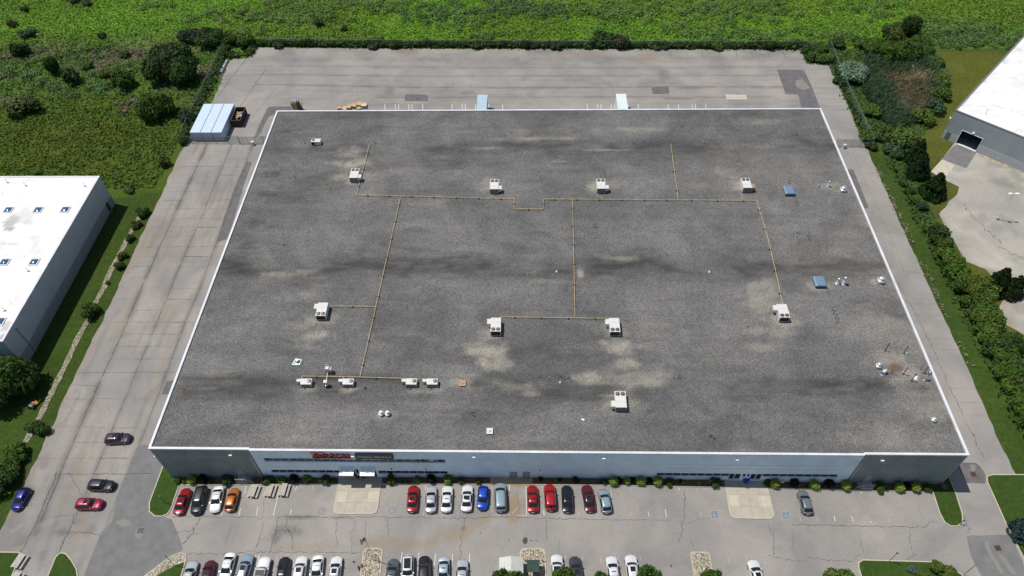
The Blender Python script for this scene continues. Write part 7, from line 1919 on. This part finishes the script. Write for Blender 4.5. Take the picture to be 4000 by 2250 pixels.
for t, x, y, r, ty in bed:
    p = S(t, x, y)
    tint = {'g': (.065, .11, .022), 'l': (.25, .36, .055), 'm': (.15, .25, .04), 'p': PURP, 'd': (.025, .045, .016), 's': (.2, .2, .17)}[ty]
    word = {'g': 'leafy green shrub', 'l': 'clipped lime green shrub', 'm': 'bright green shrub', 'p': 'dark purple shrub', 'd': 'dark low shrub', 's': 'pale grey shrub'}[ty]
    cnt[ty] = cnt.get(ty, 0) + 1
    size = 'tiny ' if r < .4 else ''
    yy = min(max(p[1], -.98), -.5)
    rr = min(r, 1.05) if ty != 'g' else r
    tree((p[0], yy), rr * 1.05, max(.4, rr * 1.6), tint, '%s%s in the front bed, %s of its kind from the left' % (size, word, ORD[cnt[ty] - 1]), 'clip' if ty in 'lps' else 'mid', 'shrub', 'shrubs in the front bed', 'shrub', .06, .08)

# ------------------------------------------------------------------ wild growth nobody could count
def seen(x, y, z=0.0, margin=260):
    q = (np.stack([x, y, np.full_like(x, z)], 1) - CAM) @ RM
    u = 2000 + F_PX * q[:, 0] / -q[:, 2]; v = 1125 - F_PX * q[:, 1] / -q[:, 2]
    return (u > -margin) & (u < 4000 + margin) & (v > -margin) & (v < 2250 + margin)
def scatter(x0, x1, y0, y1, dens, ok):
    n = int((x1 - x0) * (y1 - y0) * dens)
    x = rng.uniform(x0, x1, n); y = rng.uniform(y0, y1, n)
    k = ok(x, y) & seen(x, y)
    return x[k], y[k]
def tufts(name, x, y, hmax, size, colf, up=.7, zfrac=1.0):
    n = len(x)
    z = rng.random(n) * hmax * zfrac
    P = np.stack([x, y, z], 1); N = rng.normal(size=(n, 3)) * .7 + np.array([0, -.15, up + .2])
    V, f = leaf_quads(P, N, size * rng.uniform(.6, 1.5, n))
    col = colf(x, y) * rng.uniform(.7, 1.35, (n, 1))
    return struct(link(name, np_mesh(name, V, f, GRASSLEAF, tint=np.repeat(col, 4, 0))), 'stuff')
REEDP = SP('A3', (900, 560), (1200, 480), (1480, 520), (1600, 700), (1600, 900), (1480, 1050), (1300, 1180), (1150, 1240), (1000, 1060), (880, 850), z=0)
inl = lambda x, y: (x > LX - LW - 1) & (x < LX + .5) & (y > LY0 - 1) & (y < LY1 + .6)
def okback(x, y): return (y > 138.9 - .0196 * (x - 18)) | ((x < -28.8))
x, y = scatter(-125, 250, 70, 250, 1.0, lambda x, y: (okback(x, y) & ~inl(x, y) & ~((x < -27) & (y < 75)) & ~in_poly(x, y, NBLAWN)) & ((x < 140) | (y > 134)))
m = rng.random(len(x)) < np.where(x < -27, 1.0, 1.0)
xs_, ys_ = [x], [y]
for _ in range(5):
    a, c = scatter(-125, 250, 70, 250, 1.0, lambda x, y: (okback(x, y) & ~inl(x, y) & ~((x < -27) & (y < 75)) & ~in_poly(x, y, NBLAWN)) & ((x < 140) | (y > 134))); xs_.append(a); ys_.append(c)
x = np.concatenate(xs_); y = np.concatenate(ys_)
patchy = fbm(x / 6, y / 5, 301, 4)
keep = rng.random(len(x)) < smooth(.2, .5, patchy) * .6 + .4
x, y = x[keep], y[keep]
tufts('meadow_grass', x, y, .45, .46, lambda x, y: cover_color(x, y) * (1.4 + .25 * (fbm(x / 3, y / 3, 311, 3)[:, None] - .5)))
# yellow goldenrod in the left field
GOLD = [('A0', 400, 430, 6, 4), ('A0', 600, 440, 5, 3), ('A0', 60, 470, 4, 2), ('A0', 100, 1270, 9, 4), ('A0', 450, 1280, 7, 5), ('A0', 760, 1320, 9, 5), ('A0', 1080, 1270, 7, 5), ('B0', 380, 100, 7, 4), ('B0', 880, 200, 6, 4), ('B0', 480, 230, 6, 3), ('B0', 1130, 150, 5, 3), ('B0', 600, 130, 8, 5), ('A0', 250, 1180, 7, 3), ('B0', 950, 300, 6, 3), ('A0', 1350, 590, 1, 1), ('A0', 200, 600, 5, 3)]
GX_, GY_ = [], []
for t, px_, py_, rx, ry in GOLD:
    c = S(t, px_, py_, 0); n = int(rx * ry * 11)
    gx, gy = c[0] + rng.normal(size=n) * rx * .55, c[1] + rng.normal(size=n) * ry * .55
    k = (fbm(gx / 1.8, gy / 1.2, 321, 3) > .48) & ~inl(gx, gy) & (gx < -28.5); GX_.append(gx[k]); GY_.append(gy[k])
x, y = np.concatenate(GX_), np.concatenate(GY_)
tufts('goldenrod', x, y, .6, .34, lambda x, y: np.array([.115, .132, .014]) * np.ones((len(x), 1)), .9)
# scrub thickets in the field and weeds along the fences
THK = [('A1', 80, 170, 13, 5, 0), ('A1', 420, 180, 13, 4.5, 0), ('A1', 250, 120, 14, 6, 1), ('A1', 600, 110, 10, 5, 0), ('A1', 1050, 50, 14, 5, 0), ('A1', 1250, 80, 8, 4, 0), ('A1', 1800, 130, 14, 6, 2), ('A1', 2050, 220, 10, 5, 0), ('A1', 2300, 100, 12, 6, 2), ('A1', 2180, 330, 6, 3, 1), ('A2', 150, 80, 14, 5, 2), ('A2', 350, 130, 8, 4, 2), ('A2', 800, 80, 14, 5, 0), ('A2', 1150, 130, 14, 5, 0), ('A2', 1350, 70, 8, 5, 0), ('A2', 900, 150, 8, 3, 0), ('A2', 1520, 265, 7, 3, 0), ('A2', 1850, 90, 8, 5, 2), ('A2', 2100, 150, 13, 7, 0), ('A2', 2380, 60, 8, 4, 0), ('A2', 1900, 340, 14, 3, 0), ('A2', 2250, 335, 12, 3, 0), ('A3', 60, 110, 6, 4, 0), ('A3', 950, 90, 12, 5, 0), ('A3', 1500, 310, 10, 5, 2), ('A3', 1750, 330, 12, 6, 2), ('A3', 1980, 250, 12, 4, 0), ('A3', 2050, 380, 12, 6, 2), ('A3', 1650, 420, 10, 3, 2), ('A3', 100, 360, 9, 3, 0), ('A3', 660, 350, 9, 3, 0), ('A3', 2250, 420, 6, 4, 2),
       ('A0', 1900, 180, 9, 3, 0), ('A0', 2100, 120, 8, 3, 0), ('A0', 1500, 60, 9, 2, 0), ('A0', 500, 560, 7, 3, 1), ('A0', 700, 480, 8, 2, 2), ('A0', 950, 820, 8, 4, 2), ('A0', 500, 820, 9, 3, 2), ('A0', 200, 700, 8, 3, 2), ('A0', 1250, 660, 6, 4, 2), ('A0', 1130, 500, 7, 2.5, 3), ('A0', 900, 540, 6, 2.5, 3), ('A0', 1180, 980, 6, 2.5, 3), ('A0', 80, 540, 4, 2, 3), ('A0', 50, 700, 4, 2, 3), ('A1', 300, 40, 12, 5, 0), ('A1', 20, 300, 10, 2, 0)]
LB, CL = [], []
KC = [np.array([.14, .24, .05]), np.array([.115, .205, .034]), np.array([.105, .19, .055]), np.array([.17, .16, .105])]
for t, px_, py_, rx, ry, ty in THK:
    c = S(t, px_, py_, 0); n = int(rx * ry * (.5 if ty != 3 else 1.0))
    for _ in range(n):
        gx, gy = c[0] + rng.normal() * rx * .5, c[1] + rng.normal() * ry * .5
        if gx > -28.5 and gy < 139.8 - .0196 * (gx - 18) and not (gx > 148 and gy > 134): continue
        r = rng.uniform(.9, 1.9) * (.5 if ty == 3 else 1.0)
        LB.append((gx, gy, r * .2, r, r, r * .7)); CL.append(KC[ty] * rng.uniform(.75, 1.25) * np.array([rng.uniform(.9, 1.15), 1, 1]))
LB = np.array(LB); CL = np.array(CL)
n = len(LB) * 60
k = np.repeat(np.arange(len(LB)), 60)
d = rng.normal(size=(n, 3)); d /= np.linalg.norm(d, axis=1, keepdims=True); d[:, 2] = np.abs(d[:, 2]) * 1.1 - .1
P = LB[k, :3] + d * LB[k, 3:] * rng.uniform(.7, 1.08, (n, 1)); N = d * .8 + rng.normal(size=(n, 3)) * .55 + np.array([0, -.15, .8])
V, f = leaf_quads(P, N, .42 * rng.uniform(.6, 1.4, n))
struct(link('scrub_thicket', np_mesh('scrub_thicket', V, f, GRASSLEAF, tint=np.repeat(CL[k], 4, 0))), 'stuff')
# weeds along the back fence and the lane edges
WX, WY = [], []
def along(pts, dens, half):
    for p, q in zip(pts[:-1], pts[1:]):
        L = math.hypot(q[0] - p[0], q[1] - p[1]); n = int(L * dens); t = rng.random(n)
        WX.append(p[0] + (q[0] - p[0]) * t + rng.normal(size=n) * half); WY.append(p[1] + (q[1] - p[1]) * t + rng.normal(size=n) * half)
along([(-20, 138.6), (18.6, 137.4), (93, 136.0), (140, 135.0)], 55, .5)
along([(-27.4, 92), (-27.6, 104), (-27.8, 131), (-20.6, 134)], 22, .8); along([(-20.4, 132.4), (-19.9, 137)], 25, .5); along([(139.7, 127), (139.7, 134)], 16, .5); along([(145.5, 94), (145.9, 126)], 9, .5); along([(148.6, 5), (148.6, 88)], 5, .5)
x, y = np.concatenate(WX), np.concatenate(WY)
def weedc(x, y): return np.where(rng.random((len(x), 1)) < .3, np.array([.075, .12, .035]), np.array([.045, .085, .018]))
tufts('fence_weeds', x, y, 1.5, .55, weedc, .5)
x = np.concatenate([145.0 + rng.normal(size=420) * .35, 144.9 + rng.normal(size=120) * .3]); y = np.concatenate([rng.uniform(24, 92, 420), rng.uniform(60, 75, 120)])
k = fbm(x * 0 + 3, y / 2.2, 331, 3) > .45
tufts('pale_edge_weeds', x[k], y[k], .4, .28, lambda x, y: np.array([.26, .25, .16]) * np.ones((len(x), 1)), .9)
# low growth on the strip right of the lane and on the mown lawns
x, y = scatter(145.2, 175, 2, 134, 5.0, lambda x, y: ((x > 149) | (y > 92)) & ~in_poly(x, y, NYARD) & ~in_poly(x, y, NBLAWN) & ~in_poly(x, y, REEDP))
tufts('rough_grass', x, y, .4, .4, lambda x, y: cover_color(x, y) * 1.35)
# reeds in the wet hollow at right
n = 21000
xs0 = [p[0] for p in REEDP]; ys0 = [p[1] for p in REEDP]
x = rng.uniform(min(xs0), max(xs0), n); y = rng.uniform(min(ys0), max(ys0), n); k = in_poly(x, y, REEDP); x, y = x[k], y[k]
cb = S('A3', 1330, 900, 0); c2 = S('A3', 1330, 740, 0)
nn = fbm(x / 5, y / 6, 341, 4)
brown = smooth(1.15, .45, np.hypot((x - cb[0]) / 6.5, (y - cb[1]) / 13.0) + (nn - .5) * 1.1)
tan_ = smooth(1.1, .3, np.hypot((x - c2[0]) / 6.0, (y - c2[1]) / 3.5) + (nn - .5) * 1.4)
col = np.array([.06, .1, .05]) * (1 - brown[:, None]) + np.array([.15, .125, .075]) * brown[:, None]
col = col * (1 - tan_[:, None]) + np.array([.26, .22, .13]) * tan_[:, None]
col *= rng.uniform(1.1, 2.1, (len(x), 1))
h = rng.uniform(1.2, 2.3, len(x)) * (1 - .5 * brown); w_ = .11
lean = rng.normal(size=(len(x), 2)) * .42 + np.array([.12, -.2]); a = rng.uniform(0, np.pi, len(x))
bx, by = np.cos(a) * w_, np.sin(a) * w_
V = np.stack([np.stack([x - bx, y - by, 0 * x], 1), np.stack([x + bx, y + by, 0 * x], 1), np.stack([x + lean[:, 0] * h + bx * .5, y + lean[:, 1] * h + by * .5, h], 1), np.stack([x + lean[:, 0] * h - bx * .5, y + lean[:, 1] * h - by * .5, h], 1)], 1).reshape(-1, 3)
struct(link('reeds', np_mesh('reeds', V, np.arange(len(V)).reshape(-1, 4), GRASSLEAF, tint=np.repeat(col, 4, 0))), 'stuff')
